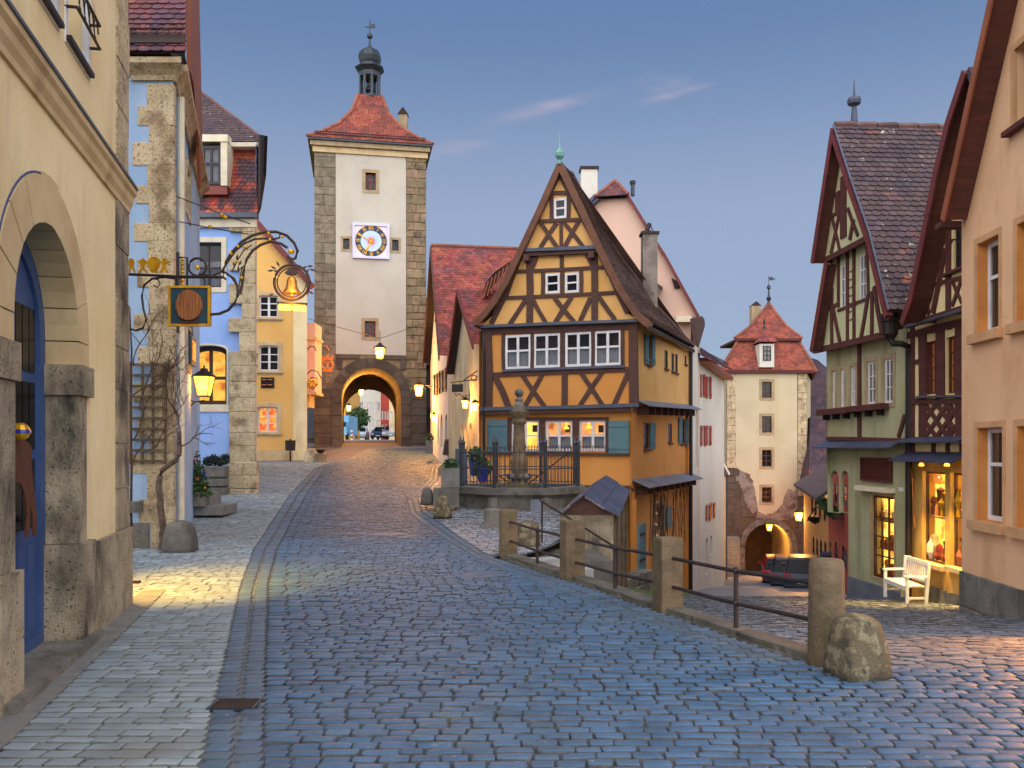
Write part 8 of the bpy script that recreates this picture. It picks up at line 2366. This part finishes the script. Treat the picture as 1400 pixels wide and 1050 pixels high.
for a, b, w in (((1242, 443), (1332, 415), 4), ((1278, 334), (1303, 329), 5), ((1298, 230), (1298, 425), 5.5), ((1264, 392), (1326, 377), 5.5), ((1294, 340), (1277, 428), 4.5), ((1262, 392), (1271, 430), 4), ((1303, 384), (1316, 414), 3.5), ((1316, 382), (1303, 418), 3.5)):
    Tm(m2, a, b, w)
timber(m2, th_, (1242, 447), (1332, 420), 3.5, 'lead', proud=0.10, name='lead_strip')
mv = m1.off(0.72)
TV = [(1234, 442), (1246, 408), (1263, 325), (1281, 235), (1297, 170), (1320, 100)]
for i in range(5):
    a, c = mv.uz(*TV[i]), mv.uz(*TV[i + 1])
    roof_slab(mv, th_, a, c, 0.13, -4.0 + i * 0.003, 0.0, 'soffit_brown')
    dd = (V(c) - V(a)).normalized() * 0.02
    MB().beam(mv, tuple(V(a) - dd), tuple(V(c) + dd), 0.2, 0.0, 0.035 + i * 0.002).build('verge_board', MATS['verge_red'], th_)
ap2 = mv.uz(1320, 100)
roof_slab(mv, th_, ap2, (ap2[0] + 2.6, ap2[1] - 4.3), 0.13, -4, 0.0, 'tile_dark')
shell(th_, [(9.36, 15.1), (14, 15.2), (14, 19.9), (9.30, 19.78)], -2.6, 5.0, 'beige_plaster')

# ------------------------------------------------------------------ peach house at the right edge
pe = thing('peach_house', 'tall peach plastered gable house with stone plinth at the right edge', 'house', (8, 12, -1))
n1 = Face((8.02, 15.0), (7.36, 5.0))
nz = lambda x, y: n1.uz(x, y)
ze = nz(1315, 300)[1]; sl = 1.58
wn1 = Wall(n1, pe, [(0, -2.2), (n1.len, -2.2), (n1.len, ze), (n1.len / 2, ze + sl * n1.len / 2), (0, ze)], MATS['peach_plaster'], thick=0.30)
uA, uB = n1.U(1337), n1.U(1368)
step = n1.U(1396) - n1.U(1355)
for k in range(4):
    for y0, y1, u0, u1, xm in ((326, 453, n1.U(1336), n1.U(1366), 1352), (584, 714, n1.U(1336), n1.U(1371), 1354)):
        z1, z0 = nz(xm, y0)[1], nz(xm, y1)[1]
        uu0, uu1 = u0 + k * 1.28, u1 + k * 1.28
        window(wn1, (uu0, uu1, z0, z1), 'white_paint', nx=1, ny=2, rows=(0.62,), fw=0.09, bar=0.06, depth=0.17, back='dark', surround=('frame_tan', 0.10, 0.012), lining='orange_reveal', sill=('frame_tan', 0.16, 0.12, 0.14))
for k in range(2):
    u0 = n1.U(1387) + k * 1.6
    z0 = nz(1394, 172)[1]
    window(wn1, (u0, u0 + 0.7, z0, z0 + 1.25), 'dark_frame', nx=2, ny=2, fw=0.07, depth=0.2, back='dark', surround=('frame_tan', 0.10, 0.012), sill=('timber_red', 0.08, 0.14, 0.14))
wn1.build()
rs_ = random.Random(12)
stones(n1, pe, -0.02, n1.len, -1.75, -1.15, 0.6, MATS['grey_stone'], per=(17, 18), proud=0.05, thick=0.2, joint=0.02, bev=0.03, rnd=rs_)
stones(n1, pe, -0.02, n1.len, -1.15, -0.54, 0.6, MATS['grey_stone'], per=(15, 16), proud=0.05, thick=0.2, joint=0.02, bev=0.03, rnd=rs_)
nv = n1.off(0.40)
ea, eb = nv.uz(1290, 301), nv.uz(1356, 0)
ext = (V(eb) - V(ea)) * 1.75 + V(ea)
roof_slab(nv, pe, ea, tuple(ext), 0.14, -5, 0.0, 'soffit_brown')
MB().beam(nv, ea, tuple(ext), 0.16, 0.0, 0.03).build('verge_board', MATS['rust_board'], pe)
pk2 = tuple(ext)
roof_slab(nv, pe, pk2, (pk2[0] + 5.4, pk2[1] - sl * 5.4), 0.14, -5, 0.0, 'tile_dark')
MB().box(n1, -0.25, 0.0, ze - 0.12, ze - 0.02, -4, 0.36).build('eaves_soffit', MATS['soffit_brown'], pe)
shell(pe, [(8.02, 15.0), (15, 15), (15, 5), (7.36, 5.0)], -2.2, ze, 'peach_plaster')
def down_light(t, p, aim, energy, cone, col=(1.0, 0.45, 0.08)):
    d = bpy.data.lights.new('lantern_or_added_light', 'SPOT'); d.energy = energy; d.color = col; d.spot_size = rad(cone); d.spot_blend = 0.8; d.shadow_soft_size = 0.08
    o = bpy.data.objects.new('lantern_or_added_light', d); COL.objects.link(o); o.parent = t; o.location = V(p) - org(t)
    o.rotation_euler = (V(p) - V(aim)).to_track_quat('Z', 'Y').to_euler()
pl = V((7.1, 8.9, 2.3))
ln = lantern('wall_lantern', 'orange street lantern on the peach house just beyond the right edge, lighting the lane', pl, 0.45)
MB().tube([pl + V((0.5, 0.0, 0.35)), pl + V((0, 0, 0.36))], 0.02, 6).build('arm', MATS['iron'], ln)
down_light(ln, pl - V((0, 0, 0.3)), (5.6, 7.4, -0.2), 1300, 96, (1.0, 0.34, 0.03))
# small lamps added under the shop canopy to throw light on the bench and the paving
for x in (1276, 1312):
    c = m0.P(m0.U(x), m0.uz(x, 636)[1], 0.26)
    MB().lathe(c, [(0.03, 0.05), (0.06, 0.0), (0.05, -0.02)], 8).build('added_canopy_lamp', MATS['lamp_glow'], th_)
    down_light(th_, c - V((0, 0, 0.04)), c + V((-0.6, 0, -2.6)), 800, 80, (1.0, 0.62, 0.14))
# ------------------------------------------------------------------ stone posts and railing along the drop
labs = ('square stone rail post furthest up the street, paler than the others', 'second square stone rail post, in front of the slate-roofed hut', 'tall square stone rail post in the middle of the railing', 'big round granite bollard at the near end of the railing')
tops = (0.70, 0.73, 0.73, 0.79)
for k in range(3):
    t = lumps(400 + k, bev=0.035, m=MATS['post_stone'], name='stone_post')
    o = link('stone_post', t)
    w = (0.235, 0.26, 0.245)[k]
    o.matrix_basis = Matrix.Translation(PZ[k] + V((0, 0, tops[k] / 2 - 0.06))) @ Matrix.Rotation(rad(18), 4, 'Z') @ Matrix.Diagonal((w, w * 0.85, tops[k] + 0.12, 1))
    prop(o, labs[k], 'post', 'stone posts of the railing')
bo = MB().lathe((0, 0, 0), [(0.140, -0.12), (0.138, 0.1), (0.134, 0.4), (0.131, 0.72), (0.126, 0.772), (0.112, 0.79), (0.06, 0.796)], 24).build('stone_bollard', MATS['post_stone'], None, smooth=True)
bo.location = PZ[3]; prop(bo, labs[3], 'bollard')
rlg = thing('railing', 'dark two-bar iron railing strung between the stone posts', 'railing', (1.2, 9.6, 0))
for k in range(3):
    a, c = PZ[k], PZ[k + 1]; d = (c - a).normalized()
    a2, c2 = a + d * 0.09, c - d * 0.1
    za, zc = (0.53, 0.50, 0.53)[k], (0.50, 0.53, 0.585)[k]
    for dz in (0, -0.29):
        mid = (a2 + c2) / 2 + V((0, 0, (za + zc) / 2 + dz - 0.015))
        pts = [a2 + V((0, 0, za + dz)), (a2 * 0.75 + c2 * 0.25) + V((0, 0, za * 0.75 + zc * 0.25 + dz - 0.008)), mid, (a2 * 0.25 + c2 * 0.75) + V((0, 0, za * 0.25 + zc * 0.75 + dz - 0.004)), c2 + V((0, 0, zc + dz))]
        MB().tube(pts, 0.019, 8).build('rail_bar', MATS['iron_rust'], rlg, smooth=True)
    m_ = (a + c) / 2
    MB().tube([m_ + V((0, 0, -0.02)), m_ + V((0, 0, (za + zc) / 2 + 0.02))], 0.022, 8).build('iron_post', MATS['iron_rust'], rlg, smooth=True)
    for dz in (0, -0.29):
        MB().ball(m_ + V((0, 0, (za + zc) / 2 + dz - 0.013)), 0.031, 8).build('joint_ball', MATS['iron_rust'], rlg)
boulder('guard_stone', 'rounded lichen-covered guard stone leaning against the big bollard', V((2.49, 6.07, 0)), (0.38, 0.34, 0.45), 'lichen_stone', 21, rz=0.3, top=0.72)
boulder('guard_stone', 'white-flecked triangular guard stone at the corner of the fountain terrace', at(605, 707, 18.2), (0.42, 0.4, 0.46), 'lichen_stone', 22, top=0.5)
boulder('guard_stone', 'small dark guard stone left of the fountain, below the concrete planter', at(584, 690, 20.2), (0.34, 0.34, 0.42), 'grey_stone', 23, top=0.6)
boulder('guard_stone', 'mossy boulder behind the railing between the first two stone posts', at(722, 752, 13.9), (0.42, 0.36, 0.48), 'lichen_stone', 24, top=0.85)
sq = link('stone_block', lumps(431, bev=0.06, m=MATS['grey_stone'], name='stone_block'))
c = at(673.5, 722, 16.6); sq.matrix_basis = Matrix.Translation(c + V((0, 0, 0.18))) @ Matrix.Diagonal((0.34, 0.32, 0.40, 1)); prop(sq, 'low square stone block standing on the terrace before the fountain', 'stone block')
# ------------------------------------------------------------------ fountain with its fence and column
fo = thing('fountain', 'old octagonal stone fountain basin with moulded rim in front of the timbered house', 'fountain', (0.18, 21.2, 0.1))
FC = V((0.18, 21.2, 0.0)); FRr = 1.72
def octo(k, r, z): a = rad(22.5 + 45 * k); return FC + V((r * math.cos(a), r * math.sin(a), z))
for k in range(8):
    MB().hexa([octo(k, FRr - 0.1, -0.3), octo(k + 1, FRr - 0.1, -0.3), octo(k + 1, FRr - 0.35, -0.3), octo(k, FRr - 0.35, -0.3)], [octo(k, FRr - 0.1, 0.48), octo(k + 1, FRr - 0.1, 0.48), octo(k + 1, FRr - 0.35, 0.48), octo(k, FRr - 0.35, 0.48)]).build('basin_panel', MATS['grey_stone'], fo)
    for r0, r1, z0, z1 in ((FRr - 0.06, FRr - 0.38, 0.482, 0.54), (FRr + 0.03, FRr - 0.4, 0.542, 0.70)):
        MB().hexa([octo(k, r0, z0), octo(k + 1, r0, z0), octo(k + 1, r1, z0), octo(k, r1, z0)], [octo(k, r0, z1), octo(k + 1, r0, z1), octo(k + 1, r1, z1), octo(k, r1, z1)]).build('rim_stone', MATS['grey_stone'], fo)
    MB().lathe(octo(k, FRr - 0.14, -0.3), [(0.14, 0), (0.14, 0.78)], 6).build('corner_pier', MATS['grey_stone'], fo)
MB().lathe(FC, [(1.4, 0.3), (1.38, 0.42), (0.01, 0.421)], 8, rz=rad(22.5)).build('water', MATS['car_glass'], fo)
co = MB().lathe(FC, [(0.25, 0.3), (0.25, 0.75), (0.2, 0.8), (0.19, 1.0), (0.22, 1.1), (0.21, 1.2), (0.24, 1.3), (0.175, 1.4), (0.17, 1.46), (0.145, 2.0), (0.135, 2.22), (0.17, 2.26), (0.19, 2.32), (0.17, 2.38), (0.25, 2.5), (0.26, 2.56), (0.14, 2.6)], 20).build('column', MATS['post_stone'], fo, smooth=True)
MB().lathe(FC, [(0.16, 2.6), (0.14, 2.72), (0.09, 2.8), (0.11, 2.86), (0.06, 2.9), (0.05, 2.94)], 12).build('column_figure', MATS['grey_stone'], fo)
MB().ball(FC + V((0, 0, 3.03)), 0.115, 10).build('column_ball', MATS['grey_stone'], fo)
for k in range(8):
    a = rad(45 * k); MB().ball(FC + V((0.24 * math.cos(a), 0.24 * math.sin(a), 0.92)), 0.08, 8).build('carved_head', MATS['grey_stone'], fo)
for a in (200, 330, 260):
    d = V((math.cos(rad(a)), math.sin(rad(a)), 0))
    MB().tube([FC + d * 0.2 + V((0, 0, 0.98)), FC + d * 0.6 + V((0, 0, 0.95)), FC + d * 0.66 + V((0, 0, 0.88))], 0.022, 6).build('spout', MATS['iron_grey'], fo)
for a in (195, 345):
    d = V((math.cos(rad(a)), math.sin(rad(a)), 0)); MB().tube([FC + d * 0.25 + V((0, 0, 0.75)), FC + d * 1.3 + V((0, 0, 1.55))], 0.016, 5).build('stay_rod', MATS['iron'], fo)
fe = thing('fountain_fence', 'grey spiked iron fence standing round the rim of the fountain', 'fence', FC + V((0, 0, 0.7)))
for k in range(8):
    p, q = octo(k, FRr - 0.16, 0.70), octo(k + 1, FRr - 0.16, 0.70)
    post = MB().tube([p, p + V((0, 0, 1.02))], 0.045, 4).build('post', MATS['iron_grey'], fe)
    MB().lathe(p + V((0, 0, 1.02)), [(0.035, 0), (0.06, 0.05), (0.05, 0.10), (0.025, 0.12), (0.004, 0.24)], 6).build('spear', MATS['iron_grey'], post)
    for z in (0.06, 0.45, 0.84):
        MB().tube([p + V((0, 0, z)), q + V((0, 0, z))], 0.013, 4).build('rail', MATS['iron_grey'], fe)
    for j in range(1, 10):
        c = p.lerp(q, j / 10)
        MB().tube([c + V((0, 0, 0.02)), c + V((0, 0, 0.98))], 0.0095, 4, r1=0.006).build('fence_bar', MATS['iron_grey'], fe)
pnl = MB().hexa([octo(3, FRr + 0.02, 0.7) + V((-0.03, -0.3, 0)), octo(3, FRr + 0.02, 0.7) + V((0.27, -0.52, 0)), octo(3, FRr + 0.02, 0.7) + V((0.27, -0.48, 0)), octo(3, FRr + 0.02, 0.7) + V((-0.03, -0.26, 0))], [octo(3, FRr + 0.02, 1.62) + V((-0.03, -0.3, 0)), octo(3, FRr + 0.02, 1.62) + V((0.27, -0.52, 0)), octo(3, FRr + 0.02, 1.62) + V((0.27, -0.48, 0)), octo(3, FRr + 0.02, 1.62) + V((-0.03, -0.26, 0))]).build('end_panel', MATS['steel_panel'], fe)
ntc = thing('notice_board', 'small pale blue notice on the front of the fountain basin', 'notice', FC + V((0.2, -1.62, 0.3)))
MB().wbox(FC + V((0.42, -1.53 - 0.02, 0.22)), (0.34, 0.03, 0.44)).build('panel', MATS['lead_light'], ntc)
pb = thing('concrete_planter', 'square concrete planter with low shrubs at the left of the fountain', 'planter', at(615, 668, 19.9))
c = at(615.5, 653, 20.0)
MB().wbox(c, (0.42, 0.42, 0.46), 0.1).build('box', MATS['planter_grey'], pb)
leafy(pb, c + V((0, 0, 0.3)), 0.22, 260, 0.09, 'plant_leaf', 'shrub', 0.8, seed=71)
bbk = thing('dark_plinth_block', 'low dark stone plinth under the concrete planter', 'stone block', at(608, 690, 19.4))
MB().wbox(at(609, 680, 19.7) + V((0, 0.15, 0)), (0.6, 0.7, 0.42), 0.1).build('block', MATS['grey_stone'], bbk)
for k, (x, y, Y, lab) in enumerate(((650, 640, 22.6, 'glazed blue pot with a green plant behind the fence panel'), (660, 648, 22.2, 'smaller glazed blue pot nearer the drain pipe behind the fence'))):
    bp2 = thing('blue_pot', lab, 'flower pot', at(x, y + 10, Y))
    MB().lathe(at(x, y + 8, Y), [(0.12, -0.05), (0.18, 0.3), (0.2, 0.36), (0.17, 0.36)], 12).build('pot', MATS['blue_pot'], bp2)
    leafy(bp2, at(x, y - 8 - 8 * (k == 0), Y), 0.26, 240, 0.11, 'plant_leaf', 'plant', 1.1, seed=80 + k)
# ------------------------------------------------------------------ little slate-roofed well hut and steps down to the lane
hu = thing('slate_roofed_hut', 'small stone hut with a slate gable roof behind the railing', 'hut', at(803, 790, 14.5))
YA, YB = 14.5, 18.2
fl_, fr_, fa_ = at(766, 704, YA), at(838.5, 704, YA), at(797, 677, YA)
bl_, br_, ba_ = at(800, 671, YB), at(856, 670, YB), at(829, 651, YB)
dn = lambda p, z=-2.6: V((p.x, p.y, z))
ins = 0.06
MB().add([dn(fl_), dn(fr_), fr_, fa_ - V((0, 0, 0.02)), fl_], [(0, 1, 2, 3, 4)]).add([dn(fr_), dn(br_), br_, fr_], [(0, 1, 2, 3)]).add([dn(fl_), dn(bl_), bl_, fl_], [(0, 1, 2, 3)]).build('wall', MATS['weathered_stone'], hu)
MB().add([fl_ + V((0.02, -0.01, 0)), fr_ + V((-0.02, -0.01, 0)), fa_ + V((0, -0.01, -0.03))], [(0, 1, 2)]).build('gable_board', MATS['barrel_wood'] if False else MATS['timber_brown'], hu)
for (e0, e1, r0, r1, nm_) in ((fl_, bl_, fa_, ba_, -1), (fr_, br_, fa_, ba_, 1)):
    o_ = V((nm_ * 0.5, 0, 1)).normalized()
    ov = (e0 - r0) * 0.14; fw_ = V((0, -0.14, 0))
    A, B, C_, D = e0 + ov + fw_, e1 + ov, r1, r0 + fw_
    for i in range(5):
        for j in range(2):
            p = lambda s, t: (A.lerp(B, s)).lerp(D.lerp(C_, s), t)
            s0, s1, t0, t1 = i / 5 + 0.004, (i + 1) / 5 - 0.004, j / 2 + 0.004, (j + 1) / 2 - 0.004 + (0.03 if j == 0 else 0)
            k_ = o_ * (0.012 + 0.012 * (1 - j) * 0)
            lo = [p(s0, t0) + o_ * 0.02, p(s1, t0) + o_ * 0.02, p(s1, t1), p(s0, t1)]
            MB().hexa(lo, [q + o_ * 0.022 for q in lo]).build('slate', MATS['slate_blue'], hu)
for x, y0, y1, w in ((846, 690, 770, 0.07), (851, 685, 765, 0.07)):
    MB().quad(fr_.lerp(br_, 0.3) + V((0.012, 0, 0)), fr_.lerp(br_, 0.36) + V((0.012, 0, 0)), dn(fr_.lerp(br_, 0.36)) + V((0.012, 0, 0)), dn(fr_.lerp(br_, 0.3)) + V((0.012, 0, 0)))
for t in (0.15, 0.5, 0.85):
    c = fr_.lerp(br_, t); MB().wbox((c.x + 0.02, c.y, (c.z - 2.6) / 2), (0.06, 0.10, c.z + 2.55)).build('post', MATS['trellis_wood'], hu)
# steps
stp = thing('concrete_steps', 'pale concrete steps going down behind the railing to the lane', 'steps', (0.6, 12.6, -0.2))
dd = (PZ[1] - PZ[0]).normalized(); nn_ = V((-dd.y, dd.x, 0)); nn_ = nn_ if nn_.x > 0 else -nn_
for k in range(9):
    c = PZ[0] + dd * (0.3 + k * 0.30) + nn_ * 0.62
    MB().wbox((c.x, c.y, -0.42 - k * 0.13), (0.32, 0.9, 0.8), math.atan2(dd.y, dd.x)).build('step', MATS['concrete'], stp)
MB().wbox((0.86, 13.75, -0.95), (1.25, 1.75, 1.7), 0.1).build('landing', MATS['kerb'], stp)
hr = thing('stair_handrail', 'thin iron handrail slanting down past the hut', 'handrail', at(741, 745, 14.2))
MB().tube([at(738, 684, 14.2), at(790, 716, 13.2), at(844, 750, 12.0)], 0.016, 6).build('rail_bar', MATS['iron'], hr)
for x, y, y1, Y in ((741, 686, 746, 14.2), (843, 750, 800, 12.0)):
    MB().tube([at(x, y, Y), at(x, y1, Y)], 0.016, 6).build('post', MATS['iron'], hr)
# mossy wall and teal door below the timbered house
mw = thing('mossy_wall', 'crumbling mossy stone wall between hut and timbered house', 'wall', at(862, 790, 20.5))
fM = Face((at(836, 0, 19.5).x, 19.5), (at(880, 0, 21.5).x, 21.5))
for i in range(6):
    q = 3
    for j in range(q):
        u = fM.len * (j + 0.5 + (0.2 if i % 2 else -0.1)) / q
        piece('stone_block', block_mesh(MATS['grey_stone'], 0.05), mw, fmat(fM, u, -3.1 + i * 0.28 + 0.1, R.uniform(-0.03, 0.03), fM.len / q - 0.01, 0.27, 0.4))
MB().box(fM, 0.02, fM.len - 0.05, -4, -1.6, -0.3, 0.1).build('core', MATS['dark_mortar'], mw)
leafy(mw, fM.P(0.3, -1.5, 0), 0.22, 160, 0.09, 'plant_leaf', 'plant', 0.6, seed=90)
td = thing('teal_door', 'narrow teal plank door standing open at the foot of the ochre house', 'door', at(877, 790, 22))
fTd = Face((at(872, 0, 21.8).x, 21.8), (at(881, 0, 22.4).x, 22.4))
MB().box(fTd, 0, fTd.len, -4.0, fTd.uz(876, 716)[1], 0, 0.05).build('leaf', MATS['teal_shutter'], td)
for y in (730, 765):
    MB().box(fTd, 0, fTd.len * 0.8, fTd.uz(876, y)[1] - 0.03, fTd.uz(876, y)[1] + 0.03, 0.05, 0.065).build('hinge', MATS['iron'], td)
# ------------------------------------------------------------------ white bench before the shop
be = thing('garden_bench', 'white slatted wooden bench against the beige shop wall', 'bench', V((8.75, 18.6, z_lane(18.6))))
zb = z_lane(18.6) + 0.02
fA, fB_ = V((8.46, 18.05, 0)), V((8.52, 19.3, 0))          # front edge, near -> far
ax = (fB_ - fA); Lb = ax.length; ax.normalize(); dp_ = V((0.47, 0.0, 0))
bpt = lambda a, d, z: fA + ax * (a * Lb) + dp_ * d + V((0, 0, zb + z))
def bar(a0, a1, d0, d1, z0, z1, name, tilt=0.0):
    MB().hexa([bpt(a0, d0, z0), bpt(a1, d0, z0), bpt(a1, d1, z0), bpt(a0, d1, z0)], [bpt(a0, d0 + tilt, z1), bpt(a1, d0 + tilt, z1), bpt(a1, d1 + tilt, z1), bpt(a0, d1 + tilt, z1)]).build(name, MATS['white_paint'], be)
for a in (0.0, 0.95):
    bar(a, a + 0.05, 0.0, 0.13, 0, 0.66, 'leg')
    bar(a, a + 0.05, 0.84, 0.98, 0, 0.95, 'leg', 0.16)
    bar(a - 0.01, a + 0.06, -0.05, 1.0, 0.62, 0.66, 'armrest')
    bar(a, a + 0.05, 0.13, 0.84, 0.16, 0.2, 'stretcher')
for d in range(5):
    bar(0.03, 0.97, d * 0.18, d * 0.18 + 0.15, 0.41, 0.44, 'seat_slat')
bar(0.05, 0.95, 0.02, 0.10, 0.34, 0.41, 'seat_rail')
bar(0.05, 0.95, 1.05, 1.12, 0.86, 0.95, 'top_rail', 0.02); bar(0.05, 0.95, 0.94, 1.0, 0.50, 0.56, 'back_rail')
for k in range(11):
    a = 0.08 + 0.84 * k / 10
    bar(a - 0.017, a + 0.017, 0.95, 1.0, 0.56, 0.87, 'back_slat', 0.11)
